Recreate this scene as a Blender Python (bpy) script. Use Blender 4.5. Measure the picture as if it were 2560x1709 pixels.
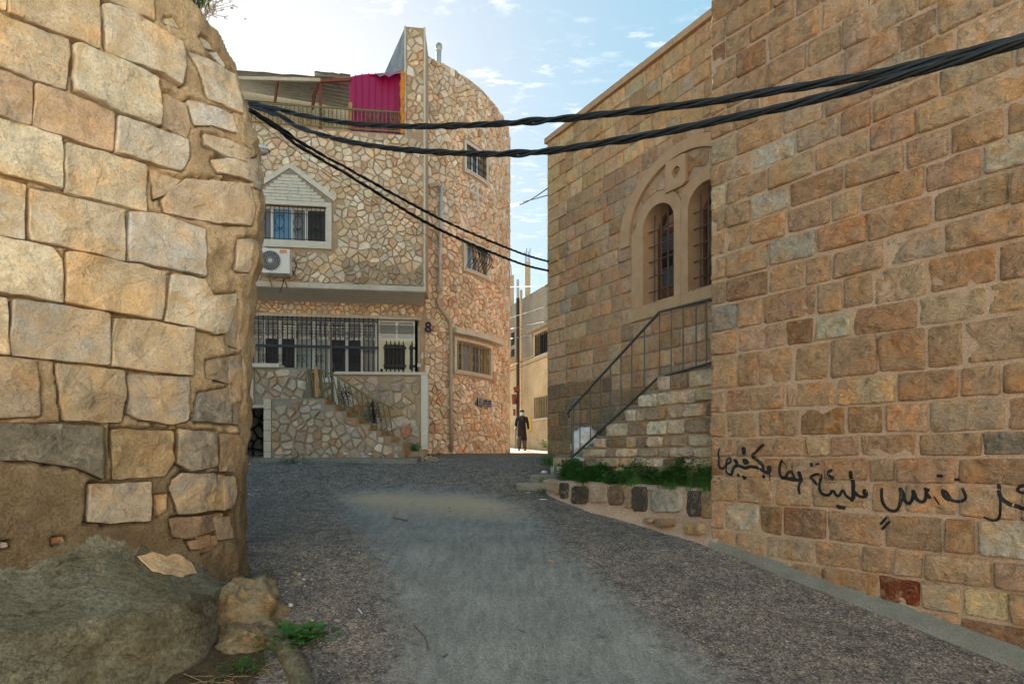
import bpy, math, random
import numpy as np
from mathutils import Vector, noise
from mathutils.bvhtree import BVHTree
R = math.radians
random.seed(7)
rng = random.Random(11)
for o in list(bpy.data.objects): bpy.data.objects.remove(o)
scn = bpy.context.scene

# ------------------------------------------------------------------ camera, sky, sun, exposure
F = 1707.0; CU = 1280.0; HV = 1140.0          # focal length, centre column and horizon row in 2560-wide photo pixels
cam = bpy.data.objects.new('camera', bpy.data.cameras.new('camera'))
scn.collection.objects.link(cam)
cam.location = (0, 0, 0); cam.rotation_euler = (R(90), 0, 0)
cam.data.sensor_width = 36.0; cam.data.lens = 36.0 * F / 2560.0
cam.data.shift_y = (HV - 854.5) / 2560.0
cam.data.clip_end = 1000; cam.data.clip_start = 0.05
scn.camera = cam

SUN_AZ = -18.5; SUN_EL = 27.0                  # degrees left of +Y, degrees up
sd = Vector((math.sin(R(SUN_AZ)) * math.cos(R(SUN_EL)), math.cos(R(SUN_AZ)) * math.cos(R(SUN_EL)), math.sin(R(SUN_EL))))
w = bpy.data.worlds.new('World'); scn.world = w; w.use_nodes = True
nt = w.node_tree; nt.nodes.clear()
def N(t, k, **kw):
    n = t.nodes.new(k)
    for a, b in kw.items(): setattr(n, a, b)
    return n
out = N(nt, 'ShaderNodeOutputWorld'); bg = N(nt, 'ShaderNodeBackground')
sky = N(nt, 'ShaderNodeTexSky', sky_type='NISHITA'); sky.sun_disc = False
sky.sun_elevation = R(SUN_EL); sky.sun_rotation = R(SUN_AZ)
sky.air_density = 1.0; sky.dust_density = 0.75; sky.ozone_density = 1.6; sky.altitude = 700
SKY_STRENGTH = 0.112
# thin wisps of cloud laid over the sky on a plane far above
tc = N(nt, 'ShaderNodeTexCoord'); sep = N(nt, 'ShaderNodeSeparateXYZ')
nt.links.new(tc.outputs['Generated'], sep.inputs[0])
mx = N(nt, 'ShaderNodeMath', operation='MAXIMUM'); mx.inputs[1].default_value = 0.03
nt.links.new(sep.outputs['Z'], mx.inputs[0])
dx = N(nt, 'ShaderNodeMath', operation='DIVIDE'); dy = N(nt, 'ShaderNodeMath', operation='DIVIDE')
nt.links.new(sep.outputs['X'], dx.inputs[0]); nt.links.new(mx.outputs[0], dx.inputs[1])
nt.links.new(sep.outputs['Y'], dy.inputs[0]); nt.links.new(mx.outputs[0], dy.inputs[1])
cb = N(nt, 'ShaderNodeCombineXYZ'); nt.links.new(dx.outputs[0], cb.inputs[0]); nt.links.new(dy.outputs[0], cb.inputs[1])
mp = N(nt, 'ShaderNodeMapping'); mp.inputs['Rotation'].default_value = (0, 0, R(35)); mp.inputs['Scale'].default_value = (1.0, 1.9, 1)
mp.inputs['Location'].default_value = (3.3, 1.4, 0)
nt.links.new(cb.outputs[0], mp.inputs[0])
n1 = N(nt, 'ShaderNodeTexNoise'); n1.inputs['Scale'].default_value = 12; n1.inputs['Detail'].default_value = 8; n1.inputs['Roughness'].default_value = 0.6
n2 = N(nt, 'ShaderNodeTexNoise'); n2.inputs['Scale'].default_value = 2.2; n2.inputs['Detail'].default_value = 2
nt.links.new(mp.outputs[0], n1.inputs[0]); nt.links.new(mp.outputs[0], n2.inputs[0])
r1 = N(nt, 'ShaderNodeMapRange'); r1.inputs[1].default_value = 0.52; r1.inputs[2].default_value = 0.70
r2 = N(nt, 'ShaderNodeMapRange'); r2.inputs[1].default_value = 0.42; r2.inputs[2].default_value = 0.62
nt.links.new(n1.outputs[0], r1.inputs[0]); nt.links.new(n2.outputs[0], r2.inputs[0])
mm = N(nt, 'ShaderNodeMath', operation='MULTIPLY'); nt.links.new(r1.outputs[0], mm.inputs[0]); nt.links.new(r2.outputs[0], mm.inputs[1])
mm2 = N(nt, 'ShaderNodeMath', operation='MULTIPLY'); mm2.inputs[1].default_value = 0.85; nt.links.new(mm.outputs[0], mm2.inputs[0])
mixc = N(nt, 'ShaderNodeMixRGB', blend_type='MIX'); mixc.inputs[2].default_value = (2.6, 2.6, 2.6, 1)
gam = N(nt, 'ShaderNodeGamma'); gam.inputs[1].default_value = 0.30; nt.links.new(sky.outputs[0], gam.inputs[0])
hsv = N(nt, 'ShaderNodeHueSaturation'); hsv.inputs['Saturation'].default_value = 2.4; hsv.inputs['Hue'].default_value = 0.468; nt.links.new(gam.outputs[0], hsv.inputs['Color'])
nt.links.new(mm2.outputs[0], mixc.inputs[0]); nt.links.new(hsv.outputs[0], mixc.inputs[1])
nt.links.new(mixc.outputs[0], bg.inputs[0]); bg.inputs[1].default_value = SKY_STRENGTH
nt.links.new(bg.outputs[0], out.inputs[0])

sl = bpy.data.lights.new('sun', 'SUN'); sl.energy = 5.0; sl.angle = R(0.5); sl.color = (1.0, 0.93, 0.82)
so = bpy.data.objects.new('sun', sl); scn.collection.objects.link(so)
so.rotation_euler = sd.to_track_quat('Z', 'Y').to_euler()
so.location = (-20, 40, 30)
scn.view_settings.view_transform = 'Standard'; scn.view_settings.look = 'None'
scn.view_settings.gamma = 1; scn.view_settings.use_curve_mapping = False
scn.view_settings.exposure = 2.3
scn.cycles.max_bounces = 8; scn.cycles.diffuse_bounces = 6

# ------------------------------------------------------------------ helpers
COL = scn.collection
def link(o, parent=None):
    COL.objects.link(o)
    if parent is not None: o.parent = parent
    return o
def tag(o, label=None, cat=None, group=None, kind=None):
    if label: o['label'] = label
    if cat: o['category'] = cat
    if group: o['group'] = group
    if kind: o['kind'] = kind
    return o
def empty(name, loc=(0, 0, 0), label=None, cat=None, group=None):
    o = bpy.data.objects.new(name, None); o.location = (0, 0, 0); o.empty_display_size = 0.2
    link(o); return tag(o, label, cat, group)
class G:
    def __init__(s): s.v = []; s.f = []; s.c = []
    def add(s, vs, fs, col=None):
        b = len(s.v); s.v.extend([tuple(p) for p in vs]); s.f.extend([tuple(b + i for i in f) for f in fs])
        if col is not None: s.c.extend([col] * len(fs))
    def box8(s, p, col=None):      # p: 8 points, bottom ring 0-3, top ring 4-7
        s.add(p, [(0, 3, 2, 1), (4, 5, 6, 7), (0, 1, 5, 4), (1, 2, 6, 5), (2, 3, 7, 6), (3, 0, 4, 7)], col)
    def box(s, a, b, col=None):
        (x0, y0, z0), (x1, y1, z1) = a, b
        s.box8([(x0, y0, z0), (x1, y0, z0), (x1, y1, z0), (x0, y1, z0), (x0, y0, z1), (x1, y0, z1), (x1, y1, z1), (x0, y1, z1)], col)
    def pbox(s, path, s0, s1, z0, z1, o0, o1, col=None, n=1):     # a box lying on a wall path, o = out of the wall
        for i in range(n):
            a = s0 + (s1 - s0) * i / n; b = s0 + (s1 - s0) * (i + 1) / n
            P = path.pt
            s.box8([P(a, z0, o1), P(b, z0, o1), P(b, z0, o0), P(a, z0, o0), P(a, z1, o1), P(b, z1, o1), P(b, z1, o0), P(a, z1, o0)], col)
    def tube(s, pts, r, n=6, col=None, caps=True):
        pts = [Vector(p) for p in pts]; m = len(pts)
        rs = r if isinstance(r, (list, tuple)) else [r] * m
        up = None; rings = []
        for i, p in enumerate(pts):
            t = (pts[min(i + 1, m - 1)] - pts[max(i - 1, 0)])
            t = t.normalized() if t.length > 1e-9 else Vector((0, 0, 1))
            if up is None:
                up = Vector((0, 0, 1)) if abs(t.z) < 0.9 else Vector((1, 0, 0))
            a = (up - t * up.dot(t)); a = a.normalized() if a.length > 1e-6 else t.orthogonal().normalized()
            up = a; b = t.cross(a)
            rings.append([p + (a * math.cos(2 * math.pi * k / n) + b * math.sin(2 * math.pi * k / n)) * rs[i] for k in range(n)])
        vs = [q for rg in rings for q in rg]; fs = []
        for i in range(m - 1):
            for k in range(n):
                fs.append((i * n + k, i * n + (k + 1) % n, (i + 1) * n + (k + 1) % n, (i + 1) * n + k))
        if caps: fs.append(tuple(reversed(range(n)))); fs.append(tuple((m - 1) * n + k for k in range(n)))
        s.add(vs, fs, col)
    def disc(s, c, nrm, r, th=0.01, n=20, col=None):
        c = Vector(c); nrm = Vector(nrm).normalized()
        s.tube([c, c + nrm * th], r, n, col)
    def build(s, name, mat, parent=None, smooth=False, loc=None):
        me = bpy.data.meshes.new(name); me.from_pydata(s.v, [], s.f); me.validate(); 
        if s.c and len(s.c) == len(me.polygons):
            at = me.color_attributes.new('Col', 'FLOAT_COLOR', 'CORNER')
            arr = np.empty((len(me.loops), 4), dtype=np.float32)
            for p, c in zip(me.polygons, s.c): arr[p.loop_start:p.loop_start + p.loop_total] = (c[0], c[1], c[2], 1)
            at.data.foreach_set('color', arr.ravel())
        if mat: me.materials.append(mat)
        if smooth: me.polygons.foreach_set('use_smooth', [True] * len(me.polygons))
        me.update()
        return link(bpy.data.objects.new(name, me), parent)
def U(u, v, y): return Vector(((u - CU) / F * y, y, (HV - v) / F * y))
DS = 2560 / 2349.0
class Path:
    """A vertical wall surface: a plan polyline, s along it, o outwards (towards the right hand of +s when side=1)."""
    def __init__(s, pts, side=1):
        s.p = [Vector((a, b)) for a, b in pts]; s.l = [0.0]; s.side = side
        for i in range(len(pts) - 1): s.l.append(s.l[-1] + (s.p[i + 1] - s.p[i]).length)
        ns = []
        for i in range(len(pts) - 1):
            d = (s.p[i + 1] - s.p[i]).normalized(); ns.append(Vector((d.y, -d.x)) * side)
        s.n = [ns[0]] + [((ns[i] + ns[i + 1]).normalized()) for i in range(len(ns) - 1)] + [ns[-1]]
        s.warp = None
    def seg(s, q):
        i = 0
        while i < len(s.l) - 2 and q > s.l[i + 1]: i += 1
        return i, (q - s.l[i]) / (s.l[i + 1] - s.l[i])
    def plan(s, q):
        i, t = s.seg(q); return s.p[i] + (s.p[i + 1] - s.p[i]) * t
    def nrm(s, q):
        i, t = s.seg(q); t = max(0, min(1, t)); n = (s.n[i] * (1 - t) + s.n[i + 1] * t).normalized(); return Vector((n.x, n.y, 0))
    def pt(s, q, z, o=0.0):
        p = s.plan(q); n = s.nrm(q)
        if s.warp: o += s.warp(q, z)
        return Vector((p.x + n.x * o, p.y + n.y * o, z))
    def pix(s, u, v):               # photo pixel -> (s, z) on this wall (first hit along +s order)
        r = (u - CU) / F; best = None
        for i in range(len(s.p) - 1):
            a, b = s.p[i], s.p[i + 1]; fa = a.x - r * a.y; fb = b.x - r * b.y
            lo = -1e9 if i == 0 else -1e-6; hi = 1e9 if i == len(s.p) - 2 else 1 + 1e-6
            if abs(fb - fa) < 1e-9: continue
            t = -fa / (fb - fa)
            if lo <= t <= hi:
                y = a.y + (b.y - a.y) * t
                if y > 0.5:
                    q = s.l[i] + t * (s.l[i + 1] - s.l[i])
                    if best is None or y < best[2]: best = (q, (HV - v) / F * y, y)
        return (best[0], best[1])
def interp(x, xs, ys): return float(np.interp(x, xs, ys))
def fb(p, k=3, h=0.5):
    a = 0; am = 1; q = Vector(p)
    for _ in range(k): a += am * noise.noise(q); q = q * 2.07 + Vector((3.1, 1.7, 9.2)); am *= h
    return a
# ground height along the street
_gy = np.array([-30, -10, 0, 3, 5, 6.4, 7.8, 8.9, 9.7, 10.6, 12, 13, 14, 16, 20, 24, 28.5, 32, 45, 150, 400.0])
_gz = np.array([-3.5, -2.3, -1.95, -1.85, -1.66, -1.34, -1.02, -.9, -.77, -.63, -.24, -.08, -.02, .06, .10, .13, .217, .38, 1.0, 4.0, 8.0])
_fy = np.arange(-30, 400, 0.1); _fz = np.interp(_fy, _gy, _gz)
_k = np.hanning(9); _k /= _k.sum(); _fz[4:-4] = np.convolve(_fz, _k, 'valid')
def gz(y): return float(np.interp(y, _fy, _fz))
def GP(u, v):                        # photo pixel -> point on the ground
    r = (HV - v) / F; lo, hi = 1.5, 60.0
    for y in np.arange(2, 60, 0.05):
        if gz(y) - r * y > 0: hi = y; lo = y - .05; break
    return Vector(((u - CU) / F * hi, hi, gz(hi)))

# ------------------------------------------------------------------ materials
def mat_base(name, rough=0.9, spec=0.25):
    m = bpy.data.materials.new(name); m.use_nodes = True; t = m.node_tree; t.nodes.clear()
    o = N(t, 'ShaderNodeOutputMaterial'); b = N(t, 'ShaderNodeBsdfPrincipled')
    b.inputs['Roughness'].default_value = rough; b.inputs['Specular IOR Level'].default_value = spec
    t.links.new(b.outputs[0], o.inputs[0]); return m, t, b
def ramp(t, src, stops):
    r = N(t, 'ShaderNodeValToRGB'); e = r.color_ramp.elements
    while len(e) > 1: e.remove(e[0])
    e[0].position = stops[0][0]; e[0].color = (*stops[0][1], 1)
    for p, c in stops[1:]:
        k = e.new(p); k.color = (*c, 1)
    t.links.new(src, r.inputs[0]); return r.outputs[0]
def noi(t, scale, detail=4, rough=0.6, vec=None, dist=0.0):
    n = N(t, 'ShaderNodeTexNoise'); n.inputs['Scale'].default_value = scale; n.inputs['Detail'].default_value = detail
    n.inputs['Roughness'].default_value = rough; n.inputs['Distortion'].default_value = dist
    if vec is None:
        g = t.nodes.get('geo') or N(t, 'ShaderNodeNewGeometry'); g.name = 'geo'; vec = g.outputs['Position']
    t.links.new(vec, n.inputs['Vector']); return n.outputs[0]
def mixc_(t, mode, fac, a, b):
    m = N(t, 'ShaderNodeMixRGB', blend_type=mode)
    for i, x in ((0, fac), (1, a), (2, b)):
        if hasattr(x, 'links'): t.links.new(x, m.inputs[i])
        else: m.inputs[i].default_value = x if i == 0 else (*x, 1)
    return m.outputs[0]
def bump(t, b, hs, dist=0.02, strength=1.0):
    """hs: [(height socket, weight)]"""
    acc = None
    for h, k in hs:
        mu = N(t, 'ShaderNodeMath', operation='MULTIPLY'); t.links.new(h, mu.inputs[0]); mu.inputs[1].default_value = k
        if acc is None: acc = mu.outputs[0]
        else:
            ad = N(t, 'ShaderNodeMath', operation='ADD'); t.links.new(acc, ad.inputs[0]); t.links.new(mu.outputs[0], ad.inputs[1]); acc = ad.outputs[0]
    bp = N(t, 'ShaderNodeBump'); bp.inputs['Distance'].default_value = dist; bp.inputs['Strength'].default_value = strength
    t.links.new(acc, bp.inputs['Height']); t.links.new(bp.outputs[0], b.inputs['Normal'])
def stretch(t, sc):
    g = t.nodes.get('geo') or N(t, 'ShaderNodeNewGeometry'); g.name = 'geo'
    m = N(t, 'ShaderNodeMapping'); m.inputs['Scale'].default_value = sc; t.links.new(g.outputs['Position'], m.inputs[0]); return m.outputs[0]
WARM = (1.28, 1.06, .80)
def stone_mat(name, fine=14.0, pit=0.5, tint=(1.25, .95, .65), vary=0.45, bd=0.02, layered=False, pale=(0.5, 0.46, 0.4), palef=0.3, gloss=0.9, flake=1.0, ochre=None, warm=(1.04, 1.0, .95)):
    """colour comes from each stone's own Col; noise mottles it, with pale lime crusts and dark pits"""
    m, t, b = mat_base(name, gloss)
    a = N(t, 'ShaderNodeAttribute'); a.attribute_name = 'Col'
    big = noi(t, fine * .3, 4, .6); mid = noi(t, fine, 6, .65, dist=.6); hi = noi(t, fine * 5, 5, .7)
    c = mixc_(t, 'MULTIPLY', 1.0, a.outputs[0], ramp(t, mid, [(.25, (1 - vary,) * 3), (.5, (1, 1, 1)), (.75, (1 + vary * .6,) * 3)]))
    c = mixc_(t, 'MULTIPLY', 1.0, c, ramp(t, big, [(.35, tint), (.5, (1, 1, 1)), (.66, (.93, .96, 1.02))]))
    pl = ramp(t, noi(t, fine * .8, 7, .7, dist=1.2), [(.55, (0, 0, 0)), (.68, (palef,) * 3)])
    c = mixc_(t, 'MIX', pl, c, pale)
    vo = N(t, 'ShaderNodeTexVoronoi'); vo.inputs['Scale'].default_value = fine * 5; g = t.nodes['geo']; t.links.new(g.outputs['Position'], vo.inputs['Vector'])
    pits = ramp(t, vo.outputs['Distance'], [(.05, (1 - pit,) * 3), (.28, (1, 1, 1))])
    msk = ramp(t, noi(t, fine * 1.3, 3), [(.48, (0, 0, 0)), (.6, (1, 1, 1))])
    c = mixc_(t, 'MULTIPLY', msk, c, pits)
    t.links.new(c, b.inputs['Base Color'])
    fn = noi(t, fine * .38, 6, .5, dist=.9)
    fl = ramp(t, fn, [(.36, (0,) * 3), (.375, (.3,) * 3), (.45, (.36,) * 3), (.462, (.62,) * 3), (.54, (.68,) * 3), (.55, (.9,) * 3), (.64, (1,) * 3)])
    c = mixc_(t, 'MULTIPLY', .6, c, ramp(t, fn, [(.36, (.78, .74, .70)), (.375, (1, .97, .92)), (.45, (.9, .88, .85)), (.465, (1.06, 1.05, 1.04)), (.54, (.97, .95, .93)), (.555, (1.1, 1.1, 1.1))]))
    c = mixc_(t, 'MULTIPLY', 1.0, c, ramp(t, noi(t, fine * 9, 3, .8), [(.32, (.62, .60, .58)), (.46, (1, 1, 1)), (.62, (1.12, 1.12, 1.12)), (.72, (1.35, 1.33, 1.3))]))
    if ochre:
        c = mixc_(t, 'MIX', ramp(t, noi(t, fine * .55, 5, .65, dist=1.0), [(.5, (0, 0, 0)), (.64, (.6,) * 3)]), c, ochre)
    hs = [(mid, 1.0), (hi, .35), (pits, .12), (fl, flake)]
    c = mixc_(t, 'MULTIPLY', 1.0, c, warm)
    t.links.new(c, b.inputs['Base Color'])
    if layered: hs.append((noi(t, fine * .8, 5, .6, stretch(t, (1, 1, 4)), 1.5), 1.2))
    bump(t, b, hs, bd, .9)
    return m
def rough_mat(name, c0, c1, scale=6, grain=60, bd=0.012, rough=.95, stain=None, cracks=False, vc=False):
    m, t, b = mat_base(name, rough)
    wm = (.96, 1.0, 1.0) if any(k in name for k in ('concrete', 'slab', 'render', 'grey_pl')) else (1.04, 1.0, .94)
    c0, c1 = (tuple(a * b_ for a, b_ in zip(q, wm)) for q in (c0, c1))
    if stain: stain = tuple(a * b_ for a, b_ in zip(stain, wm))
    n = noi(t, scale, 6, .6, dist=.4); gr = noi(t, grain, 4, .7)
    c = ramp(t, n, [(.3, c0), (.7, c1)])
    c = mixc_(t, 'MULTIPLY', 1.0, c, ramp(t, gr, [(.3, (.55,) * 3), (.48, (1, 1, 1)), (.7, (1.4,) * 3)]))
    if stain:
        c = mixc_(t, 'MIX', ramp(t, noi(t, scale * .35, 5, .65, dist=.8), [(.5, (0, 0, 0)), (.66, (.75,) * 3)]), c, stain)
    if vc:
        a = N(t, 'ShaderNodeAttribute'); a.attribute_name = 'Col'; c = mixc_(t, 'MULTIPLY', 1.0, c, a.outputs[0])
    hs = [(n, .7), (gr, .5)]
    if cracks:
        g = t.nodes['geo']
        vec = mixc_(t, 'ADD', .35, g.outputs['Position'], N(t, 'ShaderNodeTexNoise').outputs[1])
        v = N(t, 'ShaderNodeTexVoronoi', feature='DISTANCE_TO_EDGE'); v.inputs['Scale'].default_value = 2.3; t.links.new(vec, v.inputs['Vector'])
        k = ramp(t, v.outputs[0], [(.0, (.3,) * 3), (.007, (1, 1, 1))])
        mk = ramp(t, noi(t, 1.7, 2), [(.5, (0, 0, 0)), (.58, (.8,) * 3)])
        c = mixc_(t, 'MULTIPLY', mk, c, k); hs.append((k, .35))
        fn = noi(t, 2.1, 7, .6, stretch(t, (1, 1, 2.2)), .8); hs.append((ramp(t, fn, [(.36, (0,) * 3), (.372, (.4,) * 3), (.47, (.45,) * 3), (.48, (.75,) * 3), (.58, (.8,) * 3), (.59, (1,) * 3)]), .8))
        c = mixc_(t, 'MULTIPLY', 1.0, c, ramp(t, fn, [(.36, (.62, .58, .52)), (.372, (1, .97, .92)), (.47, (.88, .86, .82)), (.485, (1.15, 1.16, 1.18)), (.58, (1.0, 1.0, 1.0)), (.595, (1.3, 1.3, 1.32))]))
        c = mixc_(t, 'MULTIPLY', 1.0, c, ramp(t, noi(t, 26, 5, .75), [(.34, (.6,) * 3), (.5, (1,) * 3), (.68, (1.35,) * 3)]))
    t.links.new(c, b.inputs['Base Color']); bump(t, b, hs, bd, .9); return m
def flat_mat(name, col, rough=.6, metal=0, var=.15, spec=.4, rust=None):
    m, t, b = mat_base(name, rough, spec); b.inputs['Metallic'].default_value = metal
    n = noi(t, 9, 6, .7); c = mixc_(t, 'MULTIPLY', 1.0, col, ramp(t, n, [(.3, (1 - var,) * 3), (.7, (1 + var,) * 3)]))
    if rust: c = mixc_(t, 'MIX', ramp(t, noi(t, 5, 7, .75), [(.52, (0, 0, 0)), (.62, (.8,) * 3)]), c, rust)
    t.links.new(c, b.inputs['Base Color']); return m
def glass_mat(name, col, rough=.08):
    m, t, b = mat_base(name, rough, .6); b.inputs['Base Color'].default_value = (*col, 1); return m

M = dict(
    ashlar=stone_mat('pale_ashlar', 6.5, .35, (1.22, .98, .72), .30, .03, False, (.62, .55, .43), .4, flake=.45, ochre=(.52, .37, .21)),
    golden=stone_mat('golden_rockface', 13, .5, (1.2, .95, .7), .5, .03, True, (.55, .48, .38), .32, ochre=(.40, .265, .155)),
    church=stone_mat('church_stone', 12, .5, (1.15, .95, .75), .4, .02, False, (.5, .42, .33), .25),
    rubble=stone_mat('house_rubble', 9, .3, (1.15, .95, .8), .28, .018, False, (.6, .53, .44), .25, warm=(1.02, 1.02, 1.0)),
    dark=stone_mat('dark_stone', 12, .4, (1, 1, 1), .6, .02, False, (.4, .36, .3), .5),
    trim=rough_mat('dressed_trim', (.36, .235, .15), (.43, .295, .195), 5, 140, .006),
    mortar_old=rough_mat('old_sandy_mortar', (.33, .245, .155), (.46, .36, .245), 7, 45, .03, stain=(.27, .19, .125), vc=True),
    mortar_gold=rough_mat('pink_pointing', (.31, .225, .17), (.375, .28, .215), 4, 70, .006),
    mortar_house=rough_mat('house_pointing', (.28, .21, .145), (.40, .31, .22), 5, 60, .01),
    mortar_grey=rough_mat('grey_pointing', (.20, .175, .15), (.28, .245, .21), 5, 60, .01),
    concrete=rough_mat('old_concrete_render', (.10, .088, .06), (.19, .168, .125), 2.4, 55, .02, stain=(.12, .095, .055), cracks=True),
    kerb=rough_mat('kerb_concrete', (.145, .135, .12), (.225, .21, .185), 3, 80, .006, stain=(.18, .16, .14)),
    pinkcem=rough_mat('pink_cement', (.30, .22, .175), (.40, .305, .25), 3, 50, .01),
    slab=rough_mat('painted_slab', (.42, .36, .30), (.52, .46, .39), 2, 60, .004),
    soffit=rough_mat('grey_render', (.50, .46, .40), (.58, .53, .47), 2, 60, .003),
    white=flat_mat('white_marble', (.50, .46, .39), .5, var=.12, rust=(.5, .42, .33)),
    whitepaint=flat_mat('white_paint', (.55, .53, .49), .5, var=.06),
    plaster=rough_mat('plaster', (.42, .33, .22), (.52, .42, .29), 1.6, 30, .006, stain=(.33, .25, .17)),
    plaster2=rough_mat('grey_plaster', (.24, .21, .175), (.32, .28, .235), 1.5, 30, .006, stain=(.18, .155, .125)),
    blueiron=flat_mat('blue_iron', (.012, .02, .035), .45, .3),
    blackiron=flat_mat('black_iron', (.012, .012, .013), .5, .3),
    greyiron=flat_mat('grey_iron', (.05, .058, .055), .5, .3, rust=(.09, .06, .04)),
    greeniron=flat_mat('olive_iron', (.17, .145, .065), .6, .0, rust=(.16, .09, .035)),
    creamiron=flat_mat('cream_iron', (.30, .25, .14), .6, .0, rust=(.2, .12, .06)),
    rust=flat_mat('rusty_red_steel', (.17, .045, .03), .7, .0, .3),
    orange=flat_mat('orange_foam', (.55, .19, .02), .8, 0, .35),
    magenta=flat_mat('magenta_sheet', (.30, .006, .075), .4, 0, .1),
    tin=flat_mat('grey_sheet_metal', (.33, .35, .32), .45, .2, .15, rust=(.24, .23, .19)),
    pvc=flat_mat('grey_pvc_pipe', (.42, .42, .42), .4, 0, .08),
    pvcpaint=flat_mat('painted_pipe', (.36, .29, .22), .6, 0, .1),
    alu=flat_mat('white_aluminium', (.58, .57, .54), .4, 0, .05),
    cream=flat_mat('cream_door', (.60, .54, .38), .5, 0, .06),
    glass=glass_mat('window_glass', (.055, .07, .085)),
    glassb=glass_mat('curtained_glass', (.10, .22, .36), .25),
    glassg=glass_mat('grey_curtain_glass', (.15, .14, .14), .2),
    screen=flat_mat('insect_screen', (.045, .04, .042), .8),
    curtain=flat_mat('pale_curtain', (.34, .36, .33), .8, 0, .25),
    dark_void=flat_mat('dark_interior', (.012, .010, .009), .9),
    wood=flat_mat('brown_wood', (.10, .045, .02), .6, 0, .35),
    woodlight=flat_mat('raw_timber', (.48, .26, .10), .7, 0, .3),
    cable=flat_mat('black_cable', (.008, .008, .009), .55, 0, .2, .3),
    cableb=flat_mat('blue_black_cable', (.008, .014, .022), .5, 0, .2, .35),
    spray=flat_mat('black_spray_paint', (.008, .008, .010), .6, 0, .3),
    navy=flat_mat('navy_paint', (.008, .010, .05), .4),
    coat=flat_mat('black_coat', (.010, .010, .012), .85, 0, .2),
    trousers=flat_mat('grey_trousers', (.07, .06, .055), .9, 0, .2),
    skin=flat_mat('skin', (.40, .22, .15), .5, 0, .1),
    hair=flat_mat('grey_hair', (.35, .34, .33), .8, 0, .2),
    mask=flat_mat('pale_blue_mask', (.42, .55, .68), .8, 0, .05),
    bag=flat_mat('white_plastic_bag', (.60, .60, .63), .35, 0, .15, .5),
    lilac=flat_mat('lilac_plastic', (.42, .36, .60), .4, 0, .1),
    teal=flat_mat('teal_plastic', (.08, .38, .33), .4, 0, .1),
    straw=flat_mat('dry_straw', (.30, .21, .11), .9, 0, .3),
    soil=rough_mat('soil', (.045, .03, .018), (.09, .065, .04), 8, 60, .03),
    yellow=flat_mat('yellow_paint', (.55, .36, .03), .7),
)
def leaf_mat(name, a, b_):
    m, t, b = mat_base(name, .6, .3); c = ramp(t, noi(t, 14, 3), [(.3, a), (.7, b_)]); t.links.new(c, b.inputs['Base Color'])
    tr = N(t, 'ShaderNodeBsdfTranslucent'); t.links.new(c, tr.inputs[0]); mx = N(t, 'ShaderNodeMixShader'); mx.inputs[0].default_value = .3
    o = [n for n in t.nodes if n.type == 'OUTPUT_MATERIAL'][0]
    t.links.new(b.outputs[0], mx.inputs[1]); t.links.new(tr.outputs[0], mx.inputs[2]); t.links.new(mx.outputs[0], o.inputs[0]); return m
M['wiregrey'] = flat_mat('weathered_wire', (.10, .10, .10), .7, 0, .1, .2)
M['leaf'] = leaf_mat('green_leaf', (.035, .11, .022), (.075, .20, .04))
M['leaf2'] = leaf_mat('pale_leaf', (.06, .09, .04), (.12, .14, .07))

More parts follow.
